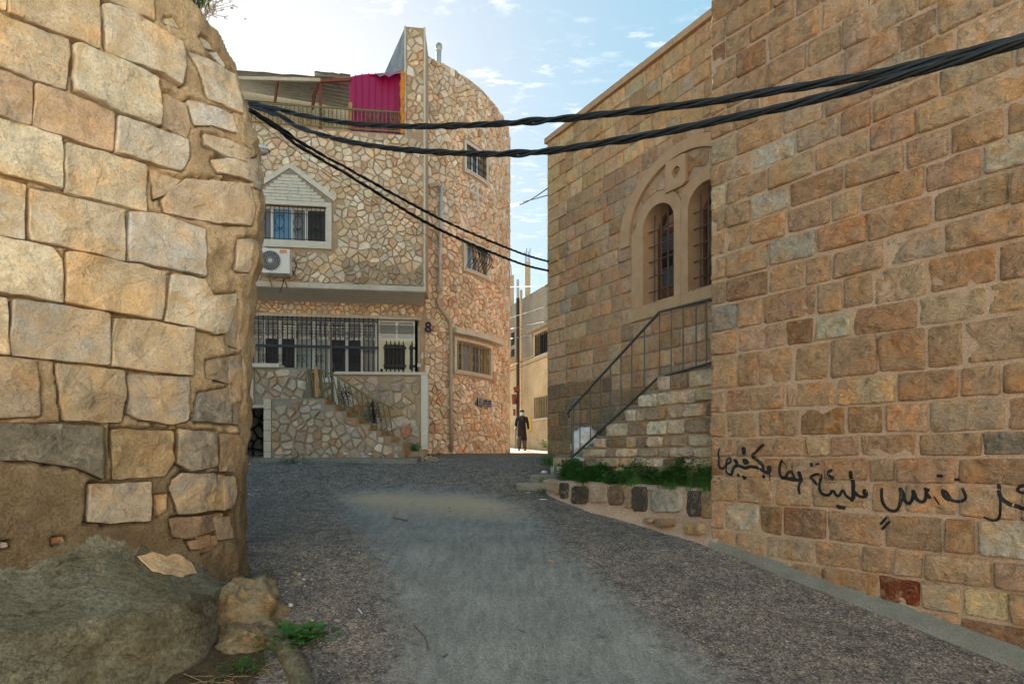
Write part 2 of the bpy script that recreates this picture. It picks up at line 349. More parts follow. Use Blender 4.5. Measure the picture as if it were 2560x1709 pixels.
# ------------------------------------------------------------------ stones
def resample(poly, step):
    out = []; n = len(poly)
    for i in range(n):
        a = Vector(poly[i]); b = Vector(poly[(i + 1) % n]); k = max(1, int(round((b - a).length / step)))
        for j in range(k): out.append(a + (b - a) * j / k)
    return out
def round_poly(poly, r=0.2):
    """cut every corner (one Chaikin-like pass)"""
    out = []; n = len(poly)
    for i in range(n):
        a, b, c = Vector(poly[i - 1]), Vector(poly[i]), Vector(poly[(i + 1) % n])
        out.append(b + (a - b) * r); out.append(b + (c - b) * r)
    return out
def stone_geo(g, path, poly, proud=.03, back=.04, step=None, rings=(1.0, .93, .6), amp=.008, freq=6, seed=0, col=(.4, .3, .2), wob=0.0, tilt=0.0, flk=0.0, edge=.35):
    """a stone standing proud of its wall: side skirt, worn edge, uneven face; poly in (s,z)"""
    pl = resample(poly, step) if step else [Vector(p) for p in poly]
    cx = sum((p.x for p in pl)) / len(pl); cz = sum((p.y for p in pl)) / len(pl); c = Vector((cx, cz)); n = len(pl)
    if wob: pl = [p + (p - c).normalized() * wob * noise.noise(Vector((p.x * 9, p.y * 9, seed * 3.7))) for p in pl]
    sd_ = Vector((seed * 1.37, seed * .73, seed * 2.1)); tx, tz = (math.sin(seed * 12.9) * tilt, math.cos(seed * 7.7) * tilt)
    vs = [path.pt(p.x, p.y, -back) for p in pl]; fs = []
    sz = max(1e-3, max((p - c).length for p in pl))
    for k, q in enumerate(rings):
        lvl = [edge, 1.0][k > 0] if k < 2 else 1.0
        for p in pl:
            w_ = c + (p - c) * q
            h = proud * (lvl if k < 2 else 1.0 + (.12 if edge < .5 else .03) * (1 - q)) + (amp * fb(Vector((w_.x * freq, w_.y * freq, 0)) + sd_, 3) if k > 0 else amp * .3 * noise.noise(Vector((w_.x * 20, w_.y * 20, seed))))
            if flk and k > 0:
                q_ = fb(Vector((w_.x * 2.2, w_.y * 3.4, 4)) + sd_, 4, .55) * 2.2; q0 = math.floor(q_); fr_ = q_ - q0; h += flk * (q0 + min(1, max(0, (fr_ - .42) / .16)))
            h += ((w_.x - c.x) * tx + (w_.y - c.y) * tz) * proud / sz * 1.0
            vs.append(path.pt(w_.x, w_.y, max(h, -back * .8)))
    R_ = len(rings)
    for k in range(R_):
        for i in range(n):
            j = (i + 1) % n; fs.append((k * n + i, k * n + j, (k + 1) * n + j, (k + 1) * n + i))
    hc = proud * (1.12 if edge < .5 else 1.03) + amp * fb(Vector((c.x * freq, c.y * freq, 0)) + sd_, 3)
    vs.append(path.pt(c.x, c.y, hc)); m_ = len(vs) - 1
    for i in range(n): fs.append((R_ * n + i, R_ * n + (i + 1) % n, m_))
    g.add(vs, fs, col)
def vary(c, k=.12, r=rng):
    f = 1 + r.uniform(-k, k); return (c[0] * f * (1 + r.uniform(-.05, .05)), c[1] * f, c[2] * f * (1 + r.uniform(-.08, .08)))
def pick(pal, r=rng):
    x = r.random() * sum(p[0] for p in pal)
    for wgt, c in pal:
        x -= wgt
        if x <= 0: return vary(c)
    return vary(pal[-1][1])
def body(path, s0, s1, z0, z1, thick, holes=(), ds=.3, dz=.5, amp=.004, extra_s=(), name='wall', mat=None, parent=None, off=0.0, top=None):
    """the wall itself with its openings left out: front skin, reveals, back, ends and top"""
    ss = set(np.round(np.linspace(s0, s1, max(2, int((s1 - s0) / ds) + 1)), 4)); zs = set(np.round(np.linspace(z0, z1, max(2, int((z1 - z0) / dz) + 1)), 4))
    for h in holes: ss |= {round(h[0], 4), round(h[1], 4)}; zs |= {round(h[2], 4), round(h[3], 4)}
    for q in list(path.l) + list(extra_s):
        if s0 < q < s1: ss.add(round(q, 4))
    ss = sorted(q for q in ss if s0 - 1e-4 <= q <= s1 + 1e-4); zs = sorted(q for q in zs if z0 - 1e-4 <= q <= z1 + 1e-4)
    def clean(a):
        o = [a[0]]
        for q in a[1:]:
            if q - o[-1] > 1e-3: o.append(q)
        return o
    ss, zs = clean(ss), clean(zs); ns, nz = len(ss), len(zs); g = G()
    solid = [[not any(h[0] - 1e-3 <= (ss[i] + ss[i + 1]) / 2 <= h[1] + 1e-3 and h[2] <= (zs[j] + zs[j + 1]) / 2 <= h[3] for h in holes) for j in range(nz - 1)] for i in range(ns - 1)]
    idx = {}
    vs = []
    for b in (0, 1):
        for i, q in enumerate(ss):
            for j, z in enumerate(zs):
                zz = min(z, top(q)) if top else z
                p = path.pt(q, zz, off + amp * noise.noise(Vector((q * 4, zz * 4, 1)))) if b == 0 else path.pt(q, zz, off - thick)
                idx[b, i, j] = len(vs); vs.append(p)
    fs = []
    for i in range(ns - 1):
        for j in range(nz - 1):
            if not solid[i][j]: continue
            for b in (0, 1):
                f = [idx[b, i, j], idx[b, i + 1, j], idx[b, i + 1, j + 1], idx[b, i, j + 1]]
                fs.append(tuple(f) if b == 0 else tuple(reversed(f)))
            for (di, dj, a, c) in ((-1, 0, (0, 0), (0, 1)), (1, 0, (1, 0), (1, 1)), (0, -1, (0, 0), (1, 0)), (0, 1, (0, 1), (1, 1))):
                ii, jj = i + di, j + dj
                if 0 <= ii < ns - 1 and 0 <= jj < nz - 1 and solid[ii][jj]: continue
                A = (i + a[0], j + a[1]); C_ = (i + c[0], j + c[1])
                fs.append((idx[0, A[0], A[1]], idx[1, A[0], A[1]], idx[1, C_[0], C_[1]], idx[0, C_[0], C_[1]]))
    g.add(vs, fs)
    return g.build(name, mat, parent)
def clip(poly, px, py, nx, ny):
    """keep the side where (p - (px,py)).(nx,ny) <= 0"""
    out = []; n = len(poly)
    for i in range(n):
        a = poly[i]; b = poly[(i + 1) % n]
        da = (a[0] - px) * nx + (a[1] - py) * ny; db = (b[0] - px) * nx + (b[1] - py) * ny
        if da <= 0: out.append(a)
        if (da < 0 < db) or (db < 0 < da):
            t = da / (da - db); out.append((a[0] + (b[0] - a[0]) * t, a[1] + (b[1] - a[1]) * t))
    return out
def rubble(s0, s1, z0, z1, size, gap, r, inside=None, holes=(), aspect=1.0, drop=.12, jit=.42):
    """irregular stones fitted against each other with joints between; returns polygons in (s,z)"""
    pts = []; ny_ = int((z1 - z0) / (size * .87)) + 2; nx_ = int((s1 - s0) / (size * aspect)) + 2
    for j in range(-1, ny_):
        for i in range(-1, nx_):
            if r.random() < drop: continue
            x = s0 + (i + (.5 if j % 2 else 0) + .25 + r.uniform(-jit, jit)) * size * aspect; z = z0 + (j + .5 + r.uniform(-jit, jit)) * size * .87
            pts.append((x, z))
    P = np.array(pts); res = []
    for k, (x, z) in enumerate(pts):
        if not (s0 < x < s1 and z0 < z < z1): continue
        if inside and not inside(x, z): continue
        if any(h[0] < x < h[1] and h[2] < z < h[3] for h in holes): continue
        d = (P[:, 0] - x) ** 2 + (P[:, 1] - z) ** 2; nb = np.argsort(d)[1:16]
        e = gap * .5
        poly = [(s0 + e, z0 + e), (s1 - e, z0 + e), (s1 - e, z1 - e), (s0 + e, z1 - e)]
        for q in nb:
            dx_, dz_ = P[q, 0] - x, P[q, 1] - z; L = math.hypot(dx_, dz_)
            if L < 1e-4 or L > size * 4: continue
            nx, nz = dx_ / L, dz_ / L; mid = L / 2 - e * r.uniform(.7, 1.5)
            poly = clip(poly, x + nx * mid, z + nz * mid, nx, nz)
            if len(poly) < 3: break
        for h in holes:
            if len(poly) < 3: break
            if not (x < h[0] - size * 3 or x > h[1] + size * 3 or z < h[2] - size * 3 or z > h[3] + size * 3):
                ds_ = [(h[0] - x, (h[0] - e, 0, 1, 0)), (x - h[1], (h[1] + e, 0, -1, 0)), (h[2] - z, (0, h[2] - e, 0, 1)), (z - h[3], (0, h[3] + e, 0, -1))]
                ds_.sort(key=lambda a: -a[0]); poly = clip(poly, *ds_[0][1])
        if len(poly) < 3: continue
        ar = 0
        for i in range(len(poly)):
            a, b = poly[i], poly[(i + 1) % len(poly)]; ar += a[0] * b[1] - b[0] * a[1]
        if abs(ar) / 2 < (size * .3) ** 2: continue
        q = []
        for i, a in enumerate(poly):
            b = poly[(i + 1) % len(poly)]
            if math.hypot(a[0] - b[0], a[1] - b[1]) > size * .1: q.append(a)
        if len(q) >= 3: res.append((q, abs(ar) / 2, x, z))
    return res
def lay_rubble(path, polys, parent, mat, pal, r, proud=.03, limit=300, amp=.008, name='stone', flat_near=None):
    """the largest in view as single stones, the rest as one mass of stones"""
    sc = []
    for q, ar, x, z in polys:
        p = path.pt(x, z); n = path.nrm(x); d = p.length; face = max(0.02, -(p.normalized().dot(n)))
        u = CU + F * p.x / p.y; seen = 1.0 if (600 < u < 1300) else .2
        sc.append(ar * face / d ** 2 * seen)
    order = sorted(range(len(polys)), key=lambda i: -sc[i]); rest = G()
    for k, i in enumerate(order):
        q = polys[i][0]; q = round_poly(q, r.uniform(.12, .24)); c = pick(pal, r); pr = proud * r.uniform(.6, 1.35)
        g = G() if k < limit else rest
        stone_geo(g, path, q, pr, .03, None, (1.0, .86, .45), amp, 9, r.random() * 100, c, tilt=.35)
        if k < limit: g.build(name, mat, parent)
    if rest.v: tag(rest.build(name, mat, parent), kind='stuff')

# ================================================================== GROUND
def grow(a, b, fine_a, fine_b, st, far):
    xs = list(np.arange(fine_a, fine_b, st)); x = fine_b; d = st
    while x < b: xs.append(x); d = min(d * 1.35, far); x += d
    xs.append(b); x = fine_a - st; d = st; l = []
    while x > a: l.append(x); d = min(d * 1.35, far); x -= d
    l.append(a); return list(reversed(l)) + xs
gxs = grow(-120, 120, -5.0, 5.2, .085, 25); gys = grow(-40, 380, 3.6, 15.0, .085, 30)
patch_px = [(850, 1236), (935, 1222), (1010, 1222), (1065, 1228), (1150, 1221), (1230, 1238), (1300, 1262), (1345, 1300), (1385, 1360), (1480, 1440), (1640, 1580), (1790, 1760), (1020, 1900), (1010, 1640), (985, 1500), (960, 1400), (905, 1330), (862, 1280)]
PP = np.array([[GP(u, v).x, GP(u, v).y] for u, v in patch_px[:11]] + [[2.0, 3.9], [-.9, 3.7]] + [[GP(u, v).x, GP(u, v).y] for u, v in patch_px[13:]])
def poly_sd(x, y, P):
    n = len(P); d = 1e9; ins = False
    for i in range(n):
        ax, ay = P[i]; bx, by = P[(i + 1) % n]; ex, ey = bx - ax, by - ay
        t = max(0, min(1, ((x - ax) * ex + (y - ay) * ey) / (ex * ex + ey * ey + 1e-12)))
        d = min(d, math.hypot(x - ax - ex * t, y - ay - ey * t))
        if (ay > y) != (by > y) and x < (bx - ax) * (y - ay) / (by - ay) + ax: ins = not ins
    return -d if ins else d
def ground_mat():
    m, t, b = mat_base('worn_asphalt', .92, .2)
    a = N(t, 'ShaderNodeAttribute'); a.attribute_name = 'Col'; sp = N(t, 'ShaderNodeSeparateColor'); t.links.new(a.outputs[0], sp.inputs[0])
    fine = noi(t, 55, 5, .75); mid = noi(t, 9, 6, .65, dist=.3); big = noi(t, 1.6, 4, .6)
    vo = N(t, 'ShaderNodeTexVoronoi'); vo.inputs['Scale'].default_value = 62; t.links.new(t.nodes['geo'].outputs['Position'], vo.inputs['Vector'])
    agg = ramp(t, vo.outputs['Color'], [(.0, (.04, .038, .038)), (.35, (.105, .096, .09)), (.7, (.18, .16, .145)), (.93, (.30, .26, .225)), (1, (.42, .37, .33))])
    tar = mixc_(t, 'MULTIPLY', 1.0, agg, ramp(t, mid, [(.3, (.62, .62, .65)), (.55, (1.05, 1.02, 1)), (.75, (1.4, 1.3, 1.22))]))
    v2 = N(t, 'ShaderNodeTexVoronoi'); v2.inputs['Scale'].default_value = 26; t.links.new(t.nodes['geo'].outputs['Position'], v2.inputs['Vector'])
    tar = mixc_(t, 'MULTIPLY', .8, tar, ramp(t, v2.outputs['Color'], [(.0, (.35,) * 3), (.16, (.8,) * 3), (.5, (1, 1, 1)), (.88, (1.1, 1.05, 1)), (1, (1.9, 1.75, 1.6))]))
    tar = mixc_(t, 'MULTIPLY', 1.0, tar, ramp(t, noi(t, 2.6, 5, .7, dist=.6), [(.3, (.9, .9, .93)), (.5, (1.32, 1.29, 1.28)), (.7, (1.7, 1.6, 1.52))]))
    worn = ramp(t, big, [(.3, (.205, .208, .205)), (.7, (.27, .27, .26))])
    strk = noi(t, 5, 5, .7, stretch(t, (2.2, .45, 1)), .4)
    worn = mixc_(t, 'MULTIPLY', 1.0, worn, ramp(t, strk, [(.32, (.72,) * 3), (.6, (1.06,) * 3)]))
    worn = mixc_(t, 'MULTIPLY', .8, worn, ramp(t, fine, [(.3, (.6,) * 3), (.5, (1, 1, 1)), (.7, (1.3,) * 3)]))
    worn = mixc_(t, 'MULTIPLY', .35, worn, ramp(t, vo.outputs['Color'], [(.1, (.5,) * 3), (.9, (1.4,) * 3)]))
    # ragged edge between asphalt and the worn pale strip
    def edge(sock, lo, hi, k=.55):
        ad = N(t, 'ShaderNodeMath', operation='ADD'); mu = N(t, 'ShaderNodeMath', operation='MULTIPLY_ADD')
        t.links.new(mid, mu.inputs[0]); mu.inputs[1].default_value = k; mu.inputs[2].default_value = -k / 2
        t.links.new(sock, ad.inputs[0]); t.links.new(mu.outputs[0], ad.inputs[1])
        r_ = N(t, 'ShaderNodeMapRange'); r_.inputs[1].default_value = lo; r_.inputs[2].default_value = hi; t.links.new(ad.outputs[0], r_.inputs[0]); return r_.outputs[0]
    c = mixc_(t, 'MIX', edge(sp.outputs[0], .30, .66, 1.0), tar, worn)
    sandc = ramp(t, fine, [(.3, (.34, .275, .20)), (.7, (.47, .385, .29))])
    c = mixc_(t, 'MIX', edge(sp.outputs[1], .3, .9, .5), c, sandc)
    dirt = ramp(t, fine, [(.3, (.13, .10, .075)), (.7, (.22, .175, .13))])
    c = mixc_(t, 'MIX', edge(sp.outputs[2], .3, .8, .6), c, dirt)
    # oily dark spots and small cracks
    c = mixc_(t, 'MULTIPLY', 1.0, c, ramp(t, noi(t, 3.3, 6, .75), [(.28, (.5,) * 3), (.4, (1, 1, 1))]))
    t.links.new(c, b.inputs['Base Color'])
    crk = N(t, 'ShaderNodeTexVoronoi', feature='DISTANCE_TO_EDGE'); crk.inputs['Scale'].default_value = 1.1
    cv = mixc_(t, 'ADD', .5, t.nodes['geo'].outputs['Position'], N(t, 'ShaderNodeTexNoise').outputs[1]); t.links.new(cv, crk.inputs['Vector'])
    bump(t, b, [(vo.outputs['Distance'], -.6), (v2.outputs['Distance'], -.5), (fine, .8), (mid, .8)], .012, 1.0); return m
M['ground'] = ground_mat()
vs = []; cs = []
for y in gys:
    z = gz(y)
    for x in gxs:
        near = 3 < y < 20 and -6 < x < 6
        zz = z + (.012 * fb((x * 1.3, y * 1.3, 0), 3) + (.004 * noise.noise((x * 9, y * 9, 0)) if y < 13 else 0) if near else 0)
        p = s_ = d_ = 0.0
        if near:
            q = poly_sd(x, y, PP); p = max(0, min(1, .5 - q / 1.1))
            s_ = max(0, min(1, .5 - q / .8)) * max(0, min(1, 1 - abs(y - 10.0 + .2 * x) / 1.5)) * 1.0
            d_ = max(0, min(1, (y - 13.6) / .8)) * max(0, min(1, (x + 2.6) / .5)) * max(0, 1 - max(0, (x - .2)) / .6)
            # loose aggregate along the left edge of the asphalt
        if y >= 19 or y < 1: s_ = .9; p = 1  # road out of view behind the viewer is made sandy pale to bounce light
        vs.append((x, y, zz)); cs.append((p, s_, d_, 1))
nx_, ny_ = len(gxs), len(gys)
fs = [(j * nx_ + i, j * nx_ + i + 1, (j + 1) * nx_ + i + 1, (j + 1) * nx_ + i) for j in range(ny_ - 1) for i in range(nx_ - 1)]
me = bpy.data.meshes.new('ground'); me.from_pydata(vs, [], fs); at = me.color_attributes.new('Col', 'FLOAT_COLOR', 'POINT')
at.data.foreach_set('color', np.array(cs, dtype=np.float32).ravel()); me.materials.append(M['ground']); me.polygons.foreach_set('use_smooth', [True] * len(me.polygons))
tag(link(bpy.data.objects.new('road', me)), kind='structure')

# ================================================================== OLD WALL, LEFT
LW = Path([(-6.6, 1.25), (-2.62, 6.21), (-2.52, 6.36), (-2.475, 6.5), (-2.485, 6.62), (-2.56, 6.85), (-2.80, 7.3), (-3.3, 7.7), (-4.6, 8.3)])
sL = LW.l; SC = sL[4]
def lw_warp(s, z):
    v = HV - z / 6.6 * F
    k = max(0, min(1, (s - (sL[1] - .25)) / .5))
    du = interp(v, [150, 185, 270, 350, 450, 560, 640, 700, 760, 900, 1000, 1100, 1200, 1300, 1400, 1500], [598, 605, 618, 635, 645, 650, 645, 628, 622, 620, 617, 612, 602, 600, 606, 615]) - 642
    return du * .0037 * k + .02 * fb((s * 1.1, z * 1.1, 4), 2) + (.03 * fb((s * 3, z * 3, 8), 3)) * k
LW.warp = lw_warp
old = empty('old_stone_wall', label='crumbling old wall of huge cream limestone blocks on the left with a concrete foot', cat='wall')
def topL(s):
    return interp(s, [sL[1] - 1.2, sL[1] - .6, sL[1] - .25, sL[1] - .12, sL[1] + .02, sL[2] + .02, sL[2] + .1, sL[3], sL[4], sL[6], sL[8]], [4.45, 4.15, 3.93, 3.86, 3.80, 3.66, 3.45, 3.2, 3.02, 2.9, 2.7]) + .03 * noise.noise((s * 8, 0, 0))
C1 = lambda p: [(x / 2.7516, y / 2.7516) for x, y in p]
C2 = lambda p: [(x / 2.7514, 560 + y / 2.7514) for x, y in p]
C3 = lambda p: [(x / 2.61, 1120 + y / 2.61) for x, y in p]
cream = (.58, .47, .31); tan = (.45, .30, .17); grey = (.44, .39, .32); ochre = (.45, .31, .15); brown = (.27, .19, .115)
LS = [
 (C1([(45, -160), (668, -160), (672, 352), (480, 275), (300, 205), (40, 98)]), (.48, .36, .22), .05),
 (C1([(-260, -100), (25, -60), (30, 80), (-260, -30)]), cream, .04),
 (C1([(-260, -10), (0, 112), (230, 215), (455, 290), (462, 400), (440, 635), (230, 560), (0, 480), (-260, 400)]), (.47, .37, .24), .05),
 (C1([(690, 45), (730, 40), (950, 130), (1090, 220), (1240, 300), (1262, 450), (1240, 600), (1110, 520), (900, 450), (708, 380)]), (.52, .43, .30), .07),
 (C1([(700, -160), (1040, -160), (1045, 160), (900, 110), (780, 40), (700, 5)]), (.48, .36, .22), .045),
 (C1([(490, 325), (530, 315), (780, 410), (1075, 545), (1098, 700), (1088, 875), (780, 770), (485, 635)]), cream, .075),
 (C1([(-260, 420), (0, 500), (215, 580), (205, 870), (0, 810), (-260, 720)]), (.42, .30, .19), .04),
 (C1([(230, 590), (500, 680), (778, 785), (770, 1055), (480, 960), (218, 880)]), (.47, .32, .19), .045),
 (C1([(800, 800), (1100, 900), (1285, 970), (1285, 1100), (1240, 1185), (1000, 1115), (785, 1055)]), (.50, .42, .30), .055),
 (C1([(1120, 640), (1272, 720), (1300, 880), (1280, 955), (1110, 870)]), (.40, .29, .18), .03),
 (C1([(1270, 370), (1400, 410), (1640, 505), (1662, 640), (1650, 788), (1410, 692), (1390, 600), (1345, 480)]), (.54, .45, .32), .05),
 (C1([(1280, 695), (1340, 700), (1590, 790), (1622, 925), (1450, 868), (1325, 870)]), (.52, .47, .39), .04),
 (C1([(1380, 930), (1530, 960), (1700, 1040), (1698, 1125), (1560, 1090), (1400, 1000)]), (.47, .38, .26), .035),
 (C1([(1440, 1110), (1550, 1090), (1710, 1150), (1712, 1262), (1480, 1190)]), (.50, .40, .27), .04),
 (C1([(-260, 735), (0, 825), (410, 950), (425, 1100), (420, 1305), (200, 1250), (0, 1205), (-260, 1130)]), cream, .06),
 (C1([(450, 990), (700, 1050), (1000, 1140), (990, 1300), (998, 1470), (700, 1385), (440, 1325), (435, 1010)]), (.50, .40, .26), .055),
 (C1([(1020, 1160), (1235, 1240), (1140, 1330), (1048, 1370)]), (.47, .37, .25), .03),
 (C1([(1275, 1230), (1680, 1270), (1702, 1340), (1702, 1560), (1500, 1540), (1120, 1470), (1100, 1390), (1150, 1320)]), (.48, .36, .235), .04),
 (C2([(-260, -410), (0, -306), (168, -261), (160, -50), (152, 112), (0, 88), (-260, 40)]), (.52, .44, .31), .05),
 (C2([(190, -236), (500, -171), (840, -91), (848, 120), (838, 262), (600, 205), (200, 120), (185, 60)]), (.48, .38, .25), .06),
 (C2([(868, -80), (1100, -60), (1395, 45), (1398, 200), (1385, 370), (1150, 315), (862, 262)]), (.43, .385, .31), .07),
 (C2([(-260, 60), (0, 95), (340, 165), (400, 260), (418, 550), (200, 505), (0, 480), (-260, 440)]), cream, .06),
 (C2([(430, 200), (480, 195), (760, 250), (1120, 335), (1110, 500), (1093, 670), (760, 608), (427, 543)]), (.47, .37, .235), .06),
 (C2([(1158, 345), (1375, 385), (1440, 500), (1640, 475), (1632, 610), (1570, 750), (1480, 762), (1310, 710), (1115, 670)]), (.54, .45, .31), .06),
 (C2([(65, 518), (400, 562), (742, 617), (746, 976), (400, 943), (62, 906)]), (.41, .355, .27), .055),
 (C2([(762, 652), (900, 657), (1310, 718), (1300, 900), (1313, 1048), (900, 1003), (752, 980)]), (.48, .37, .23), .065),
 (C2([(-260, 470), (0, 500), (40, 508), (48, 903), (0, 895), (-260, 870)]), cream, .05),
 (C2([(-260, 905), (0, 915), (240, 933), (262, 1320), (60, 1335), (-260, 1330)]), (.40, .31, .20), .055),
 (C2([(368, 955), (830, 1012), (848, 1200), (820, 1365), (430, 1355), (400, 1200)]), (.42, .32, .195), .06),
 (C2([(872, 1032), (1278, 1057), (1278, 1350), (1165, 1382), (950, 1343), (877, 1300)]), (.42, .35, .255), .06),
 (C2([(1412, 935), (1600, 905), (1612, 1100), (1402, 1060)]), (.28, .22, .15), .035),
 (C2([(1342, 1165), (1600, 1115), (1608, 1370), (1322, 1350)]), (.27, .235, .18), .05),
 (C2([(1625, 1130), (1695, 1150), (1690, 1390), (1622, 1370)]), (.33, .27, .19), .03),
 ([(-100, 1056), (100, 1060), (253, 1063), (253, 1198), (190, 1170), (60, 1150), (-100, 1150)], (.16, .145, .115), .06),
 ([(272, 1072), (425, 1077), (428, 1150), (405, 1190), (275, 1198)], (.34, .235, .12), .055),
 ([(440, 1072), (543, 1082), (546, 1165), (470, 1178), (436, 1158)], (.30, .24, .165), .055),
 ([(554, 1084), (610, 1088), (605, 1178), (553, 1178)], (.33, .25, .165), .04),
 (C3([(565, 232), (970, 217), (970, 400), (958, 470), (700, 490), (555, 480)]), (.38, .31, .22), .06),
 (C3([(1102, 205), (1160, 160), (1405, 165), (1400, 400), (1140, 428), (1090, 260)]), (.33, .275, .20), .055),
 (C3([(1425, 168), (1560, 192), (1553, 400), (1418, 402)]), (.30, .245, .175), .04),
 (C3([(1085, 455), (1470, 425), (1480, 520), (1200, 588), (1105, 570)]), (.25, .165, .10), .04),
 (C3([(1205, 605), (1430, 570), (1440, 640), (1225, 658)]), (.30, .20, .12), .035),
 (C3([(1000, 305), (1075, 300), (1070, 400), (1012, 440)]), (.36, .26, .15), .03),
 (C3([(0, 610), (40, 612), (45, 640), (0, 650)]), (.45, .38, .3), .03),
 (C3([(330, 590), (400, 575), (420, 610), (330, 625)]), (.34, .17, .07), .03),
 (C1([(1440, 360), (1500, 350), (1570, 440), (1560, 458)]), (.52, .46, .37), .03),
 (C1([(1370, 265), (1440, 290), (1475, 340), (1405, 330)]), (.50, .43, .32), .025),
 (C1([(1110, 135), (1180, 130), (1230, 200), (1130, 170)]), (.52, .43, .28), .025),
 ([(566, 735), (602, 752), (600, 872), (570, 860)], (.34, .27, .19), .035),
 ([(574, 890), (614, 884), (612, 1000), (580, 1012)], (.36, .29, .21), .04),
 ([(562, 1195), (604, 1188), (600, 1262), (564, 1276)], (.36, .29, .20), .04),
 ([(536, 1296), (592, 1290), (598, 1345), (548, 1350)], (.33, .25, .17), .035),
 ([(588, 600), (632, 596), (622, 684), (590, 676)], (.44, .37, .27), .03),
 ([(612, 400), (636, 392), (640, 478), (622, 470)], (.46, .38, .28), .03),
 ([(484, 1340), (530, 1336), (540, 1372), (500, 1380)], (.34, .22, .13), .03),
]
lpolys = []
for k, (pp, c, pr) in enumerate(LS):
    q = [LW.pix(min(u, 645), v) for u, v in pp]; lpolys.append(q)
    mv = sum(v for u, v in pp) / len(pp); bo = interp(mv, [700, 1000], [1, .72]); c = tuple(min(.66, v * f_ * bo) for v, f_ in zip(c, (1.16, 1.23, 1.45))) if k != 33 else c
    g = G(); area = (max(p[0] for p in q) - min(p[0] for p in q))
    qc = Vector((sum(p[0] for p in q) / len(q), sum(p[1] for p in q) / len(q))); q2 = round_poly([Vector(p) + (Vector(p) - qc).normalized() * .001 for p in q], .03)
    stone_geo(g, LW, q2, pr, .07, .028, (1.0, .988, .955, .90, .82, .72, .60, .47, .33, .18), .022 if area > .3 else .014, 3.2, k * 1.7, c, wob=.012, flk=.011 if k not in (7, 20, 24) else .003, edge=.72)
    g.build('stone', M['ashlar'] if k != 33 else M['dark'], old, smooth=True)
# courses beyond the frame's left edge and out of sight round the corner, so the wall goes on
for k in range(11):
    z0 = -1.0 + k * .46; s_ = LW.pix(-92, 600)[0] - .01; first_ = .35 if k % 2 else .0
    while s_ > .2:
        L_ = rng.uniform(.5, .8) - first_; first_ = 0; g = G()
        stone_geo(g, LW, round_poly([(s_ - L_, z0), (s_ - .02, z0), (s_ - .02, z0 + .44), (s_ - L_, z0 + .44)], .05), .05, .06, .12, (1, .96, .8, .4), .02, 3, k * 9 + s_, vary((.60, .51, .40)), 0)
        g.build('stone', M['ashlar'], old, smooth=True); s_ -= L_
ss = np.concatenate([np.arange(0, sL[1] - 2.4, .3), np.arange(sL[1] - 2.4, sL[6], .022), np.arange(sL[6], sL[8], .15), [sL[8]]]); zs = np.arange(-2.2, 4.6, .024)
Sg, Zg = np.meshgrid(ss, zs, indexing='ij'); D = np.full(Sg.shape, 9.0); INS = np.zeros(Sg.shape, bool)
for q in lpolys:
    n = len(q); ins = np.zeros(Sg.shape, bool)
    for i in range(n):
        (ax, ay), (bx, by) = q[i], q[(i + 1) % n]; ex, ey = bx - ax, by - ay
        t = np.clip(((Sg - ax) * ex + (Zg - ay) * ey) / (ex * ex + ey * ey + 1e-12), 0, 1)
        D = np.minimum(D, np.hypot(Sg - ax - ex * t, Zg - ay - ey * t))
        cr = ((ay > Zg) != (by > Zg)) & (Sg < (bx - ax) * (Zg - ay) / ((by - ay) if abs(by - ay) > 1e-9 else 1e-9) + ax); ins ^= cr
    INS |= ins
WN = np.array([[noise.noise((float(a) * 2.3, float(b) * 2.3, 7)) for b in zs[::4]] for a in ss]); WN = np.repeat(WN, 4, axis=1)[:, :len(zs)]
OFF = np.where(INS, -.05, np.clip((D - np.clip(.007 + .03 * WN, 0, .015)) / .007, 0, 1) * .115 - .07)
OFF[ss < LW.pix(-92, 600)[0], :] = -.015
vs = []; g = G()
for i in range(len(ss)):
    for j in range(len(zs)):
        s_, z_ = float(ss[i]), float(zs[j]); tp = topL(s_); zz = min(z_, tp); o_ = float(OFF[i, j])
        if not INS[i, j]:
            ed_ = max(0, min(1, (s_ - (sL[1] - .35)) / .35)); q_ = fb((s_ * 4, zz * 4, 12), 4)
            o_ += .016 * fb((s_ * 5, zz * 5, 2), 4) + .007 * noise.noise((s_ * 30, zz * 30, 2)) + ed_ * (.035 * q_ - .05 * max(0, noise.noise((s_ * 6, zz * 2.5, 30)) - .15))
        if z_ > tp: o_ -= min(.9, (z_ - tp) * .9)
        vs.append(LW.pt(s_, zz + (.25 * min(.5, z_ - tp) if z_ > tp else 0), o_))
nz_ = len(zs); g.add(vs, [(i * nz_ + j, (i + 1) * nz_ + j, (i + 1) * nz_ + j + 1, i * nz_ + j + 1) for i in range(len(ss) - 1) for j in range(nz_ - 1)])
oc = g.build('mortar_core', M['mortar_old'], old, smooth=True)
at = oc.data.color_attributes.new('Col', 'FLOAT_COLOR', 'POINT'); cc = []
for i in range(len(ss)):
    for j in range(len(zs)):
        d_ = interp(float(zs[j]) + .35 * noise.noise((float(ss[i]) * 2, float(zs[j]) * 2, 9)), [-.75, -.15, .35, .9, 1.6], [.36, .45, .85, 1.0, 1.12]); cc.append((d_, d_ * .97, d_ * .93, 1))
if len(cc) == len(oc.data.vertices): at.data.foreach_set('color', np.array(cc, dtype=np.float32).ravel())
g = G()
for i in range(len(ss) - 1):          # the back of the wall
    if i % 4: continue
    a, b = float(ss[i]), float(ss[min(i + 4, len(ss) - 1)]); A = LW.plan(a) + Vector((-.95, .45)); B = LW.plan(b) + Vector((-.95, .45))
    g.add([(A.x, A.y, -2.2), (B.x, B.y, -2.2), (B.x, B.y, topL(b) + .1), (A.x, A.y, topL(a) + .1)], [(0, 1, 2, 3)])
g.build('wall_back', M['plaster2'], old)
